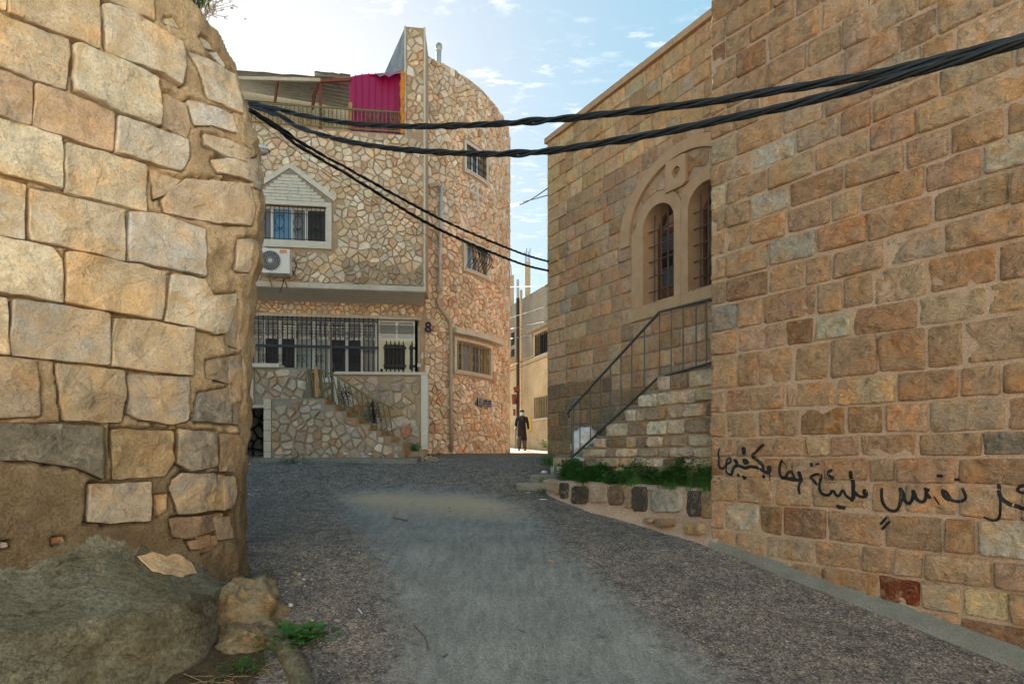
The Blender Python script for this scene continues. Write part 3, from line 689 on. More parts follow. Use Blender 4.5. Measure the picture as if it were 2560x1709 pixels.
# concrete foot, swelling outwards
ptop = [LW.pix(u, v) for u, v in ((-150, 1400), (0, 1392), (60, 1384), (115, 1365), (180, 1345), (235, 1330), (300, 1336), (380, 1350), (452, 1366), (480, 1385), (512, 1405), (538, 1450), (575, 1470), (630, 1478))]
pst = [p[0] for p in ptop]; pzt = [p[1] for p in ptop]
def plinth_o(s_, z):
    zt = interp(s_, pst, pzt); end = max(0, min(1, (s_ - (sL[1] - .8)) / .8)); end = end * end * (3 - 2 * end)
    k = max(0.0, min(1.0, (zt - z) / (zt + 1.12))) ** (1 / .8); return (.015 + .77 * k ** 1.7) * (1 - .66 * end) + .030 * fb((s_ * 1.8, z * 3.0, 5), 5, .55) + .01
vs = []; psd = list(np.arange(.3, sL[1] - 2.3, .2)) + list(np.arange(sL[1] - 2.3, sL[4] + .35, .03)); NP = 46
for s_ in psd:
    zt = interp(s_, pst, pzt); end = max(0, min(1, (s_ - (sL[1] - .8)) / .8)); end = end * end * (3 - 2 * end)
    for j in range(NP):
        q = j / (NP - 1)
        if q < .45: k = q / .45; z_ = zt + (-1.12 - zt) * k ** .8; o_ = .015 + .77 * k ** 1.7
        else: k = (q - .45) / .55; z_ = -1.12 - .80 * k; o_ = .785 - .07 * min(1, k * 3) + .24 * k
        edge = math.exp(-((q - .45) / .05) ** 2) * -.02
        o_ = o_ * (1 - .66 * end) + edge + .034 * fb((s_ * 1.8, z_ * 3.0, 5), 5, .6) + .020 * abs(noise.noise((s_ * 2.2, z_ * 9, 3))) + .012 * fb((s_ * 9, z_ * 11, 6), 3) + .004 * noise.noise((s_ * 22, z_ * 22, 3))
        vs.append(LW.pt(s_, z_, o_))
g = G(); g.add(vs, [(i * NP + j, i * NP + j + 1, (i + 1) * NP + j + 1, (i + 1) * NP + j) for i in range(len(psd) - 1) for j in range(NP - 1)])
g.build('concrete_base', M['concrete'], old, smooth=True)
# pale stone left bare in the render
q = [LW.pix(u, v) for u, v in C3([(875, 700), (1000, 688), (1110, 690), (1215, 740), (1215, 800), (1140, 812), (1040, 805), (950, 805), (880, 790), (885, 750)])]
class Sub:
    def pt(s, a, z, o): return LW.pt(a, z, o + plinth_o(a, z))
g = G(); stone_geo(g, Sub(), round_poly(q, .05), .014, .06, .02, (1, .96, .88, .75, .6, .4, .2), .016, 9, 3, (.50, .35, .22), wob=.05, flk=.008)
tag(g.build('bare_stone', M['ashlar'], old, smooth=True), 'pale orange stone showing through the concrete foot')

def lump(name, c, r, seed, mat, amp=.25, parent=None, n=26, m=18, flat=0, col=None, fr=1.6, top=None):
    g = G(); vs = []; c = Vector(c)
    for i in range(m + 1):
        th = math.pi * i / m
        for j in range(n):
            ph = 2 * math.pi * j / n; d = Vector((math.sin(th) * math.cos(ph), math.sin(th) * math.sin(ph), math.cos(th)))
            k = 1 + amp * fb(d * fr + Vector((seed, seed * 2, 0)), 4)
            vs.append(c + Vector((d.x * r[0], d.y * r[1], d.z * r[2])) * k)
    g.add(vs, [(i * n + j, (i + 1) * n + j, (i + 1) * n + (j + 1) % n, i * n + (j + 1) % n) for i in range(m) for j in range(n)], col)
    return g.build(name, mat, parent, smooth=True)
p = GP(655, 1560)
b1 = lump('boulder', (-2.32, 5.98, -1.42), (.32, .40, .33), 3.1, M['golden'], .34, n=48, m=32, col=(.23, .195, .13))
tag(b1, 'lumpy cement covered boulder at the foot of the old wall corner', 'boulder')
b2 = lump('boulder', (-2.14, 5.62, -1.55), (.23, .26, .19), 6.3, M['golden'], .35, n=36, m=24, col=(.17, .145, .095))
tag(b2, 'small low cement lump in front of the larger boulder', 'boulder')
# curved cement rim round the soil pocket
g = G(); rp = []
for u, v in ((640, 1585), (672, 1600), (705, 1625), (732, 1660), (750, 1700), (765, 1760), (760, 1850)):
    r_ = (HV - v) / F; y = 1.6 / -r_ ; y = min(y, 5.5); pt_ = GP(u, v) if v < 1709 else Vector(((u - CU) / F * (4.95 - (v - 1709) * .004), 4.95 - (v - 1709) * .004, gz(4.7)))
    rp.append(pt_ + Vector((0, 0, .02)))
rp2 = []
for i in range(len(rp) - 1):
    for k in range(6): rp2.append(rp[i].lerp(rp[i + 1], k / 6))
g.tube(rp2, [.085 + .015 * noise.noise((i * .35, 0, 0)) for i in range(len(rp2))], 14)
tag(g.build('cement_rim', M['concrete'], None, smooth=True), 'curved grey cement rim around the soil pocket below the boulder', 'kerb')

# ================================================================== NEAR WALL, RIGHT
NW = Path([(2.30, 7.83), (2.30 + .569 * 13.2, 7.83 - .823 * 13.2)])
near = empty('rockfaced_wall', label='tall golden rock-faced stone wall with black graffiti on the right', cat='wall')
nrows = [-120, -60, 0, 62, 118, 168, 230, 292, 354, 418, 471, 528, 586, 644, 706, 767, 835, 893, 976, 1035, 1096, 1142, 1192, 1252, 1321, 1376, 1432, 1490, 1545, 1600]
zr = [(HV - v) / F * 7.8 for v in nrows]
gold = [(5, (.355, .235, .15)), (4, (.385, .26, .17)), (3, (.33, .21, .135)), (1.8, (.41, .30, .205)), (.5, (.25, .145, .09)), (.7, (.35, .275, .20)), (.2, (.31, .27, .22))]
special = {(2010 * 1.0, 810): (.22, .12, .065), (1830, 760): (.25, .235, .225), (1925, 505): (.40, .36, .31), (1960, 630): (.34, .31, .26), (2130, 800): (.38, .35, .27), (1905, 1283): (.22, .135, .075), (1815, 1290): (.44, .40, .34), (2050, 1030): (.24, .14, .07), (2140, 1045): (.28, .17, .09), (2450, 1340): (.46, .42, .36), (2250, 1445): (.16, .045, .022), (2350, 1500): (.40, .32, .23), (2510, 1540): (.52, .42, .25), (2510, 420): (.42, .38, .31), (1800, 470): (.46, .42, .34), (1960, 370): (.42, .41, .38), (2480, 1130): (.2, .17, .14)}
spz = [(NW.pix(u, v), c) for (u, v), c in special.items()]
nst = G(); nr = random.Random(5); bvh_src = []
for k in range(len(zr) - 1):
    zt, zb = zr[k], zr[k + 1]; s_ = -.0; first = True
    while s_ < 12.9:
        L_ = nr.uniform(.24, .62) if not first else nr.choice([.20, .34]) * nr.uniform(.9, 1.1); L_ = min(L_, 13.2 - s_)
        if s_ < 4.4: L_ = L_
        y_ = NW.plan(s_ + L_ / 2).y
        if zt < gz(y_) - .05: s_ += L_; continue
        c = pick(gold, nr)
        for (a, b), cc in spz:
            if s_ <= a < s_ + L_ and zb <= b < zt: c = cc
        gap = .0105; x0 = s_ + (0 if first else gap); x1 = s_ + L_ - gap; r_ = nr.uniform(-.012, .012)
        poly = [(x0, zb + gap + r_), (x1, zb + gap + nr.uniform(-.012, .012)), (x1 + nr.uniform(-.012, .012), zt - gap + nr.uniform(-.01, .008)), (x0 + (0 if first else nr.uniform(-.012, .012)), zt - gap + nr.uniform(-.01, .008))]
        if s_ < 4.6:
            g = G(); stone_geo(g, NW, round_poly(poly, .045 if not first else .03), nr.uniform(.020, .052), .03 if not first else .02, .035 + .02 * (y_ > 6), (1.0, .93, .80, .6, .3), .020, 7, nr.random() * 90, c, wob=.008, tilt=.2)
            ob = g.build('stone', M['golden'], near, smooth=True); bvh_src.append(g)
        else: stone_geo(nst, NW, round_poly(poly, .08), .03, .03, None, (1, .85, .5), .012, 7, nr.random() * 90, c)
        s_ += L_; first = False
tag(nst.build('stone', M['golden'], near), kind='stuff')
g = G(); gs = np.arange(0, 7.6, .12); gzs = np.arange(-2.6, 5.9, .12)
NW0 = body(NW, 0, 13.2, -2.6, 5.85, 1.0, ds=.12, dz=.12, amp=.006, name='mortar_core', mat=M['mortar_gold'], parent=near, off=.015)
# dressed corner seen edge-on: stones of the short return face
NR = Path([(2.30 + .823 * 1.2, 7.83 + .569 * 1.2), (2.30, 7.83)])
for k in range(len(zr) - 1):
    g = G(); stone_geo(g, NR, [(.05, zr[k + 1] + .01), (1.19, zr[k + 1] + .01), (1.19, zr[k] - .01), (.05, zr[k] - .01)], .03, .03, .1, (1, .95, .8, .4), .014, 6, k, vary((.40, .31, .21))); g.build('stone', M['golden'], near, smooth=True)

# graffiti sprayed on the wall, laid on the stones' own relief
V_ = []; F_ = []
for g0 in bvh_src:
    b = len(V_); V_.extend([Vector(p) for p in g0.v]); F_.extend([tuple(b + i for i in f) for f in g0.f])
b = len(V_)
for (a, z) in ((0, -3), (7.6, -3), (7.6, 6), (0, 6)): V_.append(NW.pt(a, z, .023))
F_.append((b, b + 1, b + 2, b + 3))
bv = BVHTree.FromPolygons(V_, F_)
def Z1(pts): return [(1780 + x / 5.8725, 1090 + y / 5.8725) for x, y in pts]
def Z2(pts): return [(2160 + x / 5.8725, 1140 + y / 5.8725) for x, y in pts]
strokes = [
 (Z1([(140, 190), (128, 260), (122, 350), (130, 440), (165, 480), (205, 465), (235, 400), (260, 320), (300, 310), (318, 350), (290, 395), (245, 400), (232, 460), (240, 520), (275, 560), (320, 560)]), 26),
 (Z1([(320, 560), (335, 500), (350, 450), (400, 425), (470, 445), (520, 470), (600, 440), (700, 455), (760, 500), (870, 545), (885, 490), (880, 440), (850, 440), (840, 480), (870, 520)]), 34),
 (Z1([(790, 130), (730, 170), (690, 220), (640, 270), (610, 300), (680, 330), (740, 380), (775, 450), (790, 510)]), 34),
 (Z1([(500, 190), (505, 240)]), 60), (Z1([(500, 345), (560, 360), (560, 400), (510, 400), (500, 360)]), 34), (Z1([(380, 350), (400, 385)]), 50), (Z1([(415, 565), (425, 580)]), 36), (Z1([(490, 595), (510, 615)]), 42), (Z1([(775, 585), (785, 597)]), 36),
 (Z1([(868, 540), (870, 640)]), 14),
 (Z1([(1045, 360), (1020, 420), (1015, 500), (1025, 580), (1050, 610), (1120, 600), (1150, 520), (1190, 510), (1230, 580), (1250, 620), (1130, 620), (1050, 610)]), 34),
 (Z1([(1250, 640), (1310, 650), (1340, 620), (1310, 540), (1310, 500), (1340, 560), (1350, 640), (1310, 700), (1300, 760), (1320, 830)]), 34),
 (Z1([(1050, 360), (1100, 410), (1130, 470)]), 10), (Z1([(1140, 640), (1240, 655)]), 16),
 (Z1([(1495, 405), (1500, 425)]), 38), (Z1([(1565, 412), (1605, 402)]), 22),
 (Z1([(1560, 700), (1510, 640), (1470, 600), (1540, 565), (1610, 545), (1630, 570), (1610, 660), (1605, 770), (1630, 830), (1690, 865), (1760, 860), (1800, 790), (1830, 790), (1840, 860), (1900, 880), (1940, 790), (1960, 780), (1990, 870), (2080, 930), (2110, 880)]), 32),
 (Z1([(2080, 530), (2085, 620), (2100, 720), (2100, 820), (2110, 890), (2080, 930)]), 46), (Z1([(2110, 800), (2180, 880), (2260, 895), (2300, 850), (2290, 790), (2255, 770), (2250, 830), (2280, 880)]), 36),
 (Z1([(1800, 500), (1750, 520), (1745, 560), (1800, 600), (1850, 600), (1800, 625)]), 34), (Z1([(1880, 1030), (1900, 1035)]), 52), (Z1([(1940, 1040), (1960, 1045)]), 46),
 (Z2([(285, 480), (285, 560), (300, 660), (350, 750), (420, 805), (500, 800), (545, 740), (570, 640), (575, 500), (600, 590), (640, 680), (690, 700), (740, 640), (760, 520), (790, 600), (840, 670), (910, 670), (940, 590), (950, 500)]), 36),
 (Z2([(560, 480), (590, 560), (600, 620)]), 50), (Z2([(760, 520), (780, 600)]), 54), (Z2([(940, 480), (975, 490)]), 44), (Z2([(960, 560), (990, 600)]), 40), (Z2([(1065, 600), (1130, 700)]), 20),
 (Z2([(1265, 640), (1200, 600), (1180, 540), (1200, 490), (1240, 510), (1270, 590), (1290, 640), (1400, 665), (1500, 650), (1545, 610), (1520, 550), (1490, 480)]), 34), (Z2([(1180, 500), (1195, 580), (1250, 600)]), 40),
 (Z2([(1130, 285), (1175, 285)]), 40), (Z2([(1370, 340), (1405, 340)]), 34),
 (Z2([(350, 900), (270, 985)]), 30), (Z2([(400, 960), (290, 1060)]), 32),
 (Z2([(2000, 430), (2010, 500), (2040, 600), (2100, 650), (2200, 710), (2345, 755), (2460, 780)]), 44), (Z2([(2045, 600), (2045, 700), (2040, 800), (2030, 880), (1980, 940), (1900, 945), (1800, 895)]), 28), (Z2([(2420, 430), (2320, 430), (2270, 470), (2260, 510), (2340, 535), (2440, 540)]), 36),
]
g = G(); nW = NW.nrm(1)
def to_wall(a, z):
    o = NW.pt(a, z, .3); h = bv.ray_cast(o, -nW, .6)
    return (h[0] if h[0] is not None else NW.pt(a, z, .02)) + nW * .0035
for pts, wd in strokes:
    q = [Vector(NW.pix(u, v)) for u, v in pts]; L_ = []
    for i in range(len(q) - 1):
        n = max(1, int((q[i + 1] - q[i]).length / .014))
        L_ += [q[i].lerp(q[i + 1], k / n) for k in range(n)]
    L_.append(q[-1])
    for _ in range(2): L_ = [L_[0]] + [(L_[i - 1] + L_[i] * 2 + L_[i + 1]) / 4 for i in range(1, len(L_) - 1)] + [L_[-1]]
    dist = NW.plan(q[0][0]).y; hw = wd / 5.8725 / F * dist * .5 * 1.35
    rows = []
    for i, p in enumerate(L_):
        t = (L_[min(i + 1, len(L_) - 1)] - L_[max(i - 1, 0)]); t = t.normalized() if t.length > 1e-6 else Vector((1, 0)); n = Vector((-t.y, t.x))
        hh = hw * (1 + .12 * noise.noise((p.x * 20, p.y * 20, 0))) * (.75 if i in (0, len(L_) - 1) else 1)
        rows.append([to_wall(p.x + n.x * hh * k, p.y + n.y * hh * k) for k in (-1, -.5, 0, .5, 1)])
    b = len(g.v); vs = [p for r_ in rows for p in r_]
    g.add(vs, [(i * 5 + k, i * 5 + k + 1, (i + 1) * 5 + k + 1, (i + 1) * 5 + k) for i in range(len(rows) - 1) for k in range(4)])
    for e in (0, -1):              # round ends
        c = L_[e]; ring = [to_wall(c.x + hw * math.cos(a) * .95, c.y + hw * math.sin(a) * .95) + nW * .0008 for a in np.arange(0, 6.28, .63)]
        g.add([to_wall(c.x, c.y) + nW * .0012] + ring, [(0, i + 1, (i + 1) % len(ring) + 1) for i in range(len(ring))])
tag(g.build('graffiti', M['spray'], near), 'black sprayed Arabic handwriting running across the lower courses')

# cement strip along the wall foot
g = G(); top_ = []; n_ = 60
for i in range(n_ + 1):
    s_ = i / n_ * 12.5; w_ = interp(s_, [0, .6, 2.2, 3.6, 7.4], [.08, .11, .19, .27, .32]) + .015 * noise.noise((s_ * 3, 0, 0))
    a = NW.pt(s_, 0, -.02); b = NW.pt(s_, 0, w_); c = NW.pt(s_, 0, w_ + .02)
    top_ += [Vector((a.x, a.y, gz(a.y) + .10)), Vector((b.x, b.y, gz(b.y) + .035)), Vector((c.x, c.y, gz(c.y) - .05))]
g.add(top_, [(i * 3 + k, (i + 1) * 3 + k, (i + 1) * 3 + k + 1, i * 3 + k + 1) for i in range(n_) for k in (0, 1)])
tag(g.build('kerb_strip', M['kerb'], None), kind='structure')

# ================================================================== THE RUBBLE STONE HOUSE
house = empty('stone_house', label='tall house clad in cream rubble stones with a rounded corner, number 8', cat='house')
def UP(u, v, y): return U(u, v, y)
HU = Path([(-9.0, 13.69), (-5.49, 14.2), (-1.88, 14.727)])
GT = Path([(-9.0, 14.79), (-5.88, 15.2), (-2.10, 15.70), (-1.93, 15.8), (-1.61, 16.1), (-1.33, 16.4), (-1.04, 16.8), (-.74, 17.3), (-.44, 18.0), (-.25, 18.6), (-.13, 19.1), (-.09, 19.8), (-.12, 21.0), (-.22, 22.0), (-.6, 23.0), (-1.6, 23.8), (-3.5, 24.2)])
pal_h = [(6, (.585, .465, .35)), (4, (.55, .42, .30)), (2.8, (.64, .54, .43)), (.6, (.52, .35, .22)), (1.2, (.68, .60, .50)), (.7, (.44, .30, .20)), (.35, (.50, .30, .22))]
hr = random.Random(21)
ZF = 3.63; ZP = 6.90                      # floor slab top and parapet height above eye level
# upper storey: opening of the gabled window
a0 = HU.pix(596, 518); a1 = HU.pix(816, 606); wU = (a0[0], a1[0], a1[1], HU.pix(816, 519)[1])
sP0 = HU.pix(1013, 100)[0]; sP1 = HU.l[-1]
body(HU, 0, HU.l[-1], ZF - .1, ZP, .22, [wU], name='wall', mat=M['mortar_house'], parent=house)
zPt = 9.22
body(HU, sP0, sP1, ZP, zPt, .22, name='wall', mat=M['mortar_house'], parent=house, top=lambda q: zPt + .03 * math.sin(q * 30))
gab = [HU.pix(653, 463), HU.pix(725, 418), HU.pix(832, 500)]     # arms of the gable
gcx = gab[1][0]; gz1 = gab[1][1]; gz0 = gab[2][1]; ghw = gab[2][0] - gcx
def in_gable(x, z): return abs(x - gcx) < ghw * (gz1 + .06 - z) / (gz1 - gz0) and z > gz0 - .1
fr = (wU[0] - .2, wU[1] + .14, wU[2] - .22, wU[3] + .12)
acr = HU.pix(659, 693), HU.pix(741, 635)
polys = rubble(HU.pix(600, 400)[0], HU.l[-1] - .02, ZF + .02, ZP - .02, .145, .017, hr, lambda x, z: not in_gable(x, z), [fr], drop=.24, jit=.48)
polys += rubble(sP0 + .02, sP1 - .02, ZP + .0, zPt - .03, .17, .025, hr, drop=.15)
# tower and ground floor
ZT = 9.25
def hole(path, tl, br, zt=None, zb=None):
    A = path.pix(*tl); B = path.pix(*br)
    return (A[0], B[0], zb if zb is not None else path.pix(tl[0], br[1])[1], zt if zt is not None else A[1])
def win(tl, tr, bl):
    A = GT.pix(*tl); B = GT.pix(*tr); C_ = GT.pix(*bl); return (A[0], B[0], C_[1], A[1])
W1 = win((1163.5, 360), (1214, 398), (1163.5, 423.5)); W2 = win((1161.5, 604.4), (1214, 640), (1161.5, 670)); W3 = win((1139.4, 850), (1224, 871), (1139, 925))
sG0 = GT.pix(600, 900)[0] - 1.2; sG1 = GT.pix(1048, 900)[0]
ZTer = .75; OG = (sG0, sG1, ZTer, 3.16)
body(GT, 0, GT.l[-1], -.35, ZT, .3, [W1, W2, W3, OG], ds=.25, name='wall', mat=M['mortar_house'], parent=house, extra_s=(GT.l[2],), top=lambda q: 6.88 if q < GT.l[2] + .02 else ZT + .035 * math.sin(q * 23) + .03 * math.sin(q * 9))
sT = GT.pix(1066, 900)[0]; sE = GT.pix(1272, 900)[0]
m_ = .13
hol = [(w_[0] - m_, w_[1] + m_, w_[2] - m_, w_[3] + m_) for w_ in (W1, W2, W3)]
poly2 = rubble(sT - .05, GT.l[13], -.12, ZT - .02, .145, .015, hr, None, hol, drop=.24, jit=.48, aspect=.95)
poly2 += [p for p in rubble(GT.pix(600, 760)[0], sT - .07, 3.18, 3.62, .13, .022, hr, drop=.06)]
poly2 += [p for p in rubble(sG1 + .02, sT - .07, .6, 3.16, .17, .03, hr)]
class Two:            # the two clad faces share one count of single stones
    pass
def score(path, polys):
    o = []
    for q, ar, x, z in polys:
        p = path.pt(x, z); n = path.nrm(x); face = max(0.02, -(p.normalized().dot(n))); u = CU + F * p.x / p.y
        o.append(ar * face / p.length ** 2 * (1 if 610 < u < 1290 else .1))
    return o
allp = [(s_, HU, q) for s_, q in zip(score(HU, polys), polys)] + [(s_, GT, q) for s_, q in zip(score(GT, poly2), poly2)]
allp.sort(key=lambda a: -a[0]); rest = G()
for k, (s_, pa, (q, ar, x, z)) in enumerate(allp):
    q = round_poly(q, hr.uniform(.07, .17)); c = pick(pal_h, hr)
    if pa is HU and z > ZF and z < ZF + .45 and x > HU.pix(860, 700)[0]: c = tuple(v * .62 for v in c)       # damp blackened stones over the slab
    g = G() if k < 298 else rest
    stone_geo(g, pa, q, hr.uniform(.02, .045), .03, None, (1.0, .86, .45), .009, 9, hr.random() * 100, c, tilt=.4)
    if k < 298: g.build('stone', M['rubble'], house)
tag(rest.build('stone', M['rubble'], house), kind='stuff')
# house body behind the faces (roof slab, inner walls) so it is solid and casts its shade
g = G(); pl = [GT.plan(q) for q in GT.l] + [Vector((-9, 24.2))]; n = len(pl)
def cap(z, flip=False): g.add([(p.x, p.y, z) for p in pl], [tuple(range(n))])
cap(6.86); cap(ZTer + 2.9)
pt_ = [GT.plan(q) for q in GT.l[3:]] + [Vector((-3.4, 16.7))]
g.add([(p.x, p.y, 8.9) for p in pt_], [tuple(range(len(pt_)))])
g.add([(-3.4, 16.7, 6.8), (-3.5, 24.2, 6.8), (-3.5, 24.2, 8.9), (-3.4, 16.7, 8.9)], [(0, 1, 2, 3)])
g.build('roof_slab', M['slab'], house)
g = G(); g.box((-9.3, 14.0, -.5), (-9.0, 24.5, 6.9)); g.box((-9.0, 24.3, -.4), (-3.4, 24.6, 8.6)); g.build('back_wall', M['plaster2'], house)
# upper storey floor slab, its thin edge and bevelled underside
g = G(); L_ = HU.l[-1]
A = [HU.pt(0, 0, .03), HU.pt(L_, 0, .03)]; Bk = [GT.pt(0, 0, .0), GT.pt(GT.pix(1060, 750)[0], 0, .0)]
z1, z2 = ZF, ZF - .10
def P3(p, z): return (p.x, p.y, z)
g.box8([P3(A[0], z2), P3(A[1], z2), P3(Bk[1], 3.46), P3(Bk[0], 3.46), P3(A[0], z1), P3(A[1], z1), P3(Bk[1], z1), P3(Bk[0], z1)])
g.build('balcony_slab', M['soffit'], house)
g = G(); g.pbox(HU, 0, L_ + .02, z2 + .01, ZF + .012, 0, .05); g.build('slab_edge', M['slab'], house)
# side return of the overhanging upper storey
g = G(); a = HU.plan(L_); b = Vector((-1.93, 15.8))
g.box8([(a.x - .2, a.y, ZF), (a.x, a.y, ZF), (b.x, b.y, ZF), (b.x - .2, b.y, ZF), (a.x - .2, a.y, zPt), (a.x, a.y, zPt), (b.x, b.y, zPt), (b.x - .2, b.y, zPt)])
g.build('side_wall', M['mortar_house'], house)
# tall party wall behind the front pier, plastered
g = G(); fl = HU.plan(sP0); bl = Vector((-3.05, 16.4))
g.box8([P3(fl, ZP - .3), (a.x - .02, a.y + .02, ZP - .3), (-2.3, 16.6, ZP - .3), P3(bl, ZP - .3), P3(fl, zPt + .0), (a.x - .02, a.y + .02, zPt), (-2.3, 16.6, zPt), P3(bl, zPt)])
g.build('party_wall', rough_mat('blue_grey_render', (.26, .27, .29), (.38, .38, .38), 3, 30, .005, stain=(.2, .2, .22)), house)
g = G(); g.tube([HU.pt(sP1 - .01, ZF, .015), HU.pt(sP1 - .01, ZP, .015), HU.pt(sP1 - .01, zPt, .015)], .025, 6); g.tube([HU.pt(sP0 + .0, ZP, .012), HU.pt(sP0, zPt, .012)], .022, 6); g.build('corner_bead', M['white'], house)

# --- gabled window upstairs
def frame(g, path, s0, s1, z0, z1, w_, o0, o1):
    g.pbox(path, s0, s1, z1 - w_, z1, o0, o1); g.pbox(path, s0, s1, z0, z0 + w_, o0, o1)
    g.pbox(path, s0, s0 + w_, z0 + w_, z1 - w_, o0, o1); g.pbox(path, s1 - w_, s1, z0 + w_, z1 - w_, o0, o1)
def curl(path, cs_, cz, r, turns=1.3, o=.05, start=0, sgn=1, n=16):
    return [path.pt(cs_ + sgn * r * (1 - .75 * i / n) * math.cos(start + turns * 6.283 * i / n), cz + r * (1 - .75 * i / n) * math.sin(start + turns * 6.283 * i / n), o) for i in range(n + 1)]
s0, s1, z0, z1 = wU
g = G(); g.pbox(HU, s0, s1 + .11, z0 - .15, z0 - .002, -.1, .06); g.pbox(HU, s1 + .002, s1 + .11, z0, z1, -.1, .045); g.pbox(HU, s0, s1 + .11, z1 + .002, z1 + .09, -.1, .05)
win_up = g.build('window', M['white'], house)
tag(win_up, 'wide upstairs window under a white brick gable with blue curtain')
g = G(); frame(g, HU, s0, s1, z0, z1, .045, -.16, -.10)
cuts = [HU.pix(x, 560)[0] for x in (677, 729.6, 764)]
for q in cuts: g.pbox(HU, q - .028, q + .028, z0 + .045, z1 - .045, -.155, -.105)
g.build('window_frame', M['alu'], win_up)
edges = [s0] + cuts + [s1]
for i, mt in enumerate(('glassg', 'glassb', 'glassg', 'screen')):
    g = G(); g.pbox(HU, edges[i], edges[i + 1], z0, z1, -.15, -.14); g.build('pane', M[mt], win_up)
sg = HU.pix(652, 560)[0]; k = 0
q = s1 - .03
while q > s0 + .02:
    g = G(); g.tube([HU.pt(q, z0 + .02, .03), HU.pt(q, z1 - .02, .03)], .007, 5); g.build('bar', M['blackiron'], win_up); q -= .092
g = G()
for z in (z0 + .03, z1 - .03, z1 - .17): g.tube([HU.pt(s0, z, .03), HU.pt(s1 - .01, z, .03)], .009, 5)
q = s1 - .2
while q > s0 + .15:
    for zz, up in ((z0 + (z1 - z0) * .30, -1), (z0 + (z1 - z0) * .72, 1)):
        for sg_ in (-1, 1): g.tube(curl(HU, q + sg_ * .05, zz, .05, 1.1, .035, 1.57 * up, sg_, 12), .006, 4)
    g.tube([HU.pt(q + .09 * math.sin(t * 3.14), z0 + (z1 - z0) * (.3 + .42 * t), .035) for t in np.linspace(0, 1, 7)], .006, 4)
    g.tube([HU.pt(q - .09 * math.sin(t * 3.14), z0 + (z1 - z0) * (.3 + .42 * t), .035) for t in np.linspace(0, 1, 7)], .006, 4)
    q -= .37
g.build('scroll', M['blackiron'], win_up)
# gable of white bricks
rows = 8; zb0 = z1 + .10; zb1 = HU.pix(725, 438)[1]; rh = (zb1 - zb0) / rows
for i in range(rows):
    hw = interp(i, [0, rows - 1], [HU.pix(813, 500)[0] - gcx, .17]); x = gcx - hw; k = 0
    while x < gcx + hw - .02:
        L2 = min(hr.uniform(.16, .3), gcx + hw - x)
        g = G(); g.pbox(HU, x + .004, x + L2 - .004, zb0 + i * rh + .004, zb0 + (i + 1) * rh - .004, -.02, .035 + hr.uniform(-.004, .004), None); g.build('brick', M['white'], house); x += L2
g = G(); g.add([HU.pt(gcx - ghw, zb0, .012), HU.pt(gcx + ghw, zb0, .012), HU.pt(gcx, gz1, .012)], [(0, 1, 2)]); g.build('gable_infill', M['mortar_grey'], house)
for sg_ in (-1, 1):
    g = G(); e = Vector((gcx + sg_ * (ghw + .06), gz0 - .0)); p_ = Vector((gcx, gz1 + .03)); t = (e - p_).normalized(); n_ = Vector((-t.y, t.x)) * sg_ * .05
    if n_.y < 0: n_ = -n_
    cor = [p_ - n_, e - n_, e + n_, p_ + n_]
    g.box8([HU.pt(c.x, c.y, .0) for c in cor] + [HU.pt(c.x, c.y, .05) for c in cor]); g.build('gable_moulding', M['white'], house)

# --- tower windows
def tower_window(wn, label, glassk, bulge=False, cream=False, lintel=False, bars=8, bm='blackiron'):
    s0, s1, z0, z1 = wn; g = G(); w_ = .075; n = 4
    mt = M['white'] if not cream else M['slab']
    for a, b, c, d in ((s0 - w_, s1 + w_, z1 + .002, z1 + w_), (s0 - w_, s1 + w_, z0 - w_, z0 - .002), (s0 - w_, s0 - .002, z0, z1), (s1 + .002, s1 + w_, z0, z1)):
        g.pbox(GT, a, b, c, d, -.05, .05, n=n)
    g.pbox(GT, s0 - .02, s1 + .02, z0 - .035, z0 + .002, -.2, .07, n=n)
    wo = g.build('window', mt, house); tag(wo, label)
    g = G()
    for i in range(4):
        a = s0 + (s1 - s0) * i / 4; b = s0 + (s1 - s0) * (i + 1) / 4
        frame(g, GT, a + .003, b - .003, z0, z1, .028, -.17, -.12)
    g.build('window_frame', M['alu'] if not cream else M['creamiron'], wo)
    for i, mt2 in enumerate(glassk):
        a = s0 + (s1 - s0) * i / len(glassk); b = s0 + (s1 - s0) * (i + 1) / len(glassk)
        g = G(); g.pbox(GT, a, b, z0, z1, -.16, -.15); g.build('pane', M[mt2], wo)
    for i in range(bars):
        q = s0 + (s1 - s0) * (i + .5) / bars; H_ = z1 - z0
        pr = (lambda t: .02 + (.20 * math.sin(math.pi * min(1, (1 - t) * 1.15)) ** 1.0 if bulge and t < .95 else 0)) if bulge else (lambda t: .02)
        pts = [GT.pt(q, z0 + H_ * t, max(.0, pr(t))) for t in np.linspace(0, 1, 9 if bulge else 2)]
        g = G(); g.tube(pts, .009, 5); g.build('bar', M[bm], wo)
    g = G()
    for t in ((.03, .97) if not bulge else (.03, .82, .97)): g.tube([GT.pt(s0 + (s1 - s0) * k / 6, z0 + (z1 - z0) * t, .02 + (.1 if bulge and t == .82 else 0)) for k in range(7)], .011, 5)
    for i in range(4):
        q = s0 + (s1 - s0) * (i + .5) / 4
        for sg_ in (-1, 1):
            for t in (.3, .6): g.tube(curl(GT, q + sg_ * .06, z0 + (z1 - z0) * t, .06, 1.1, .02 + (.19 if bulge else 0), 0, sg_, 10), .007, 4)
    g.build('scroll', M[bm], wo)
    return wo
tower_window(W1, 'topmost small barred window with white stone frame', ('glassb', 'glassg', 'glass', 'glassg'))
tower_window(W2, 'middle barred window with a bulging iron grille', ('glassg', 'glassb', 'glassg', 'glass'), bulge=True)
w3 = tower_window(W3, 'ground floor barred window under a projecting stone lintel', ('glass', 'glassg', 'glass', 'glassg'), cream=True, bars=11, bm='creamiron')
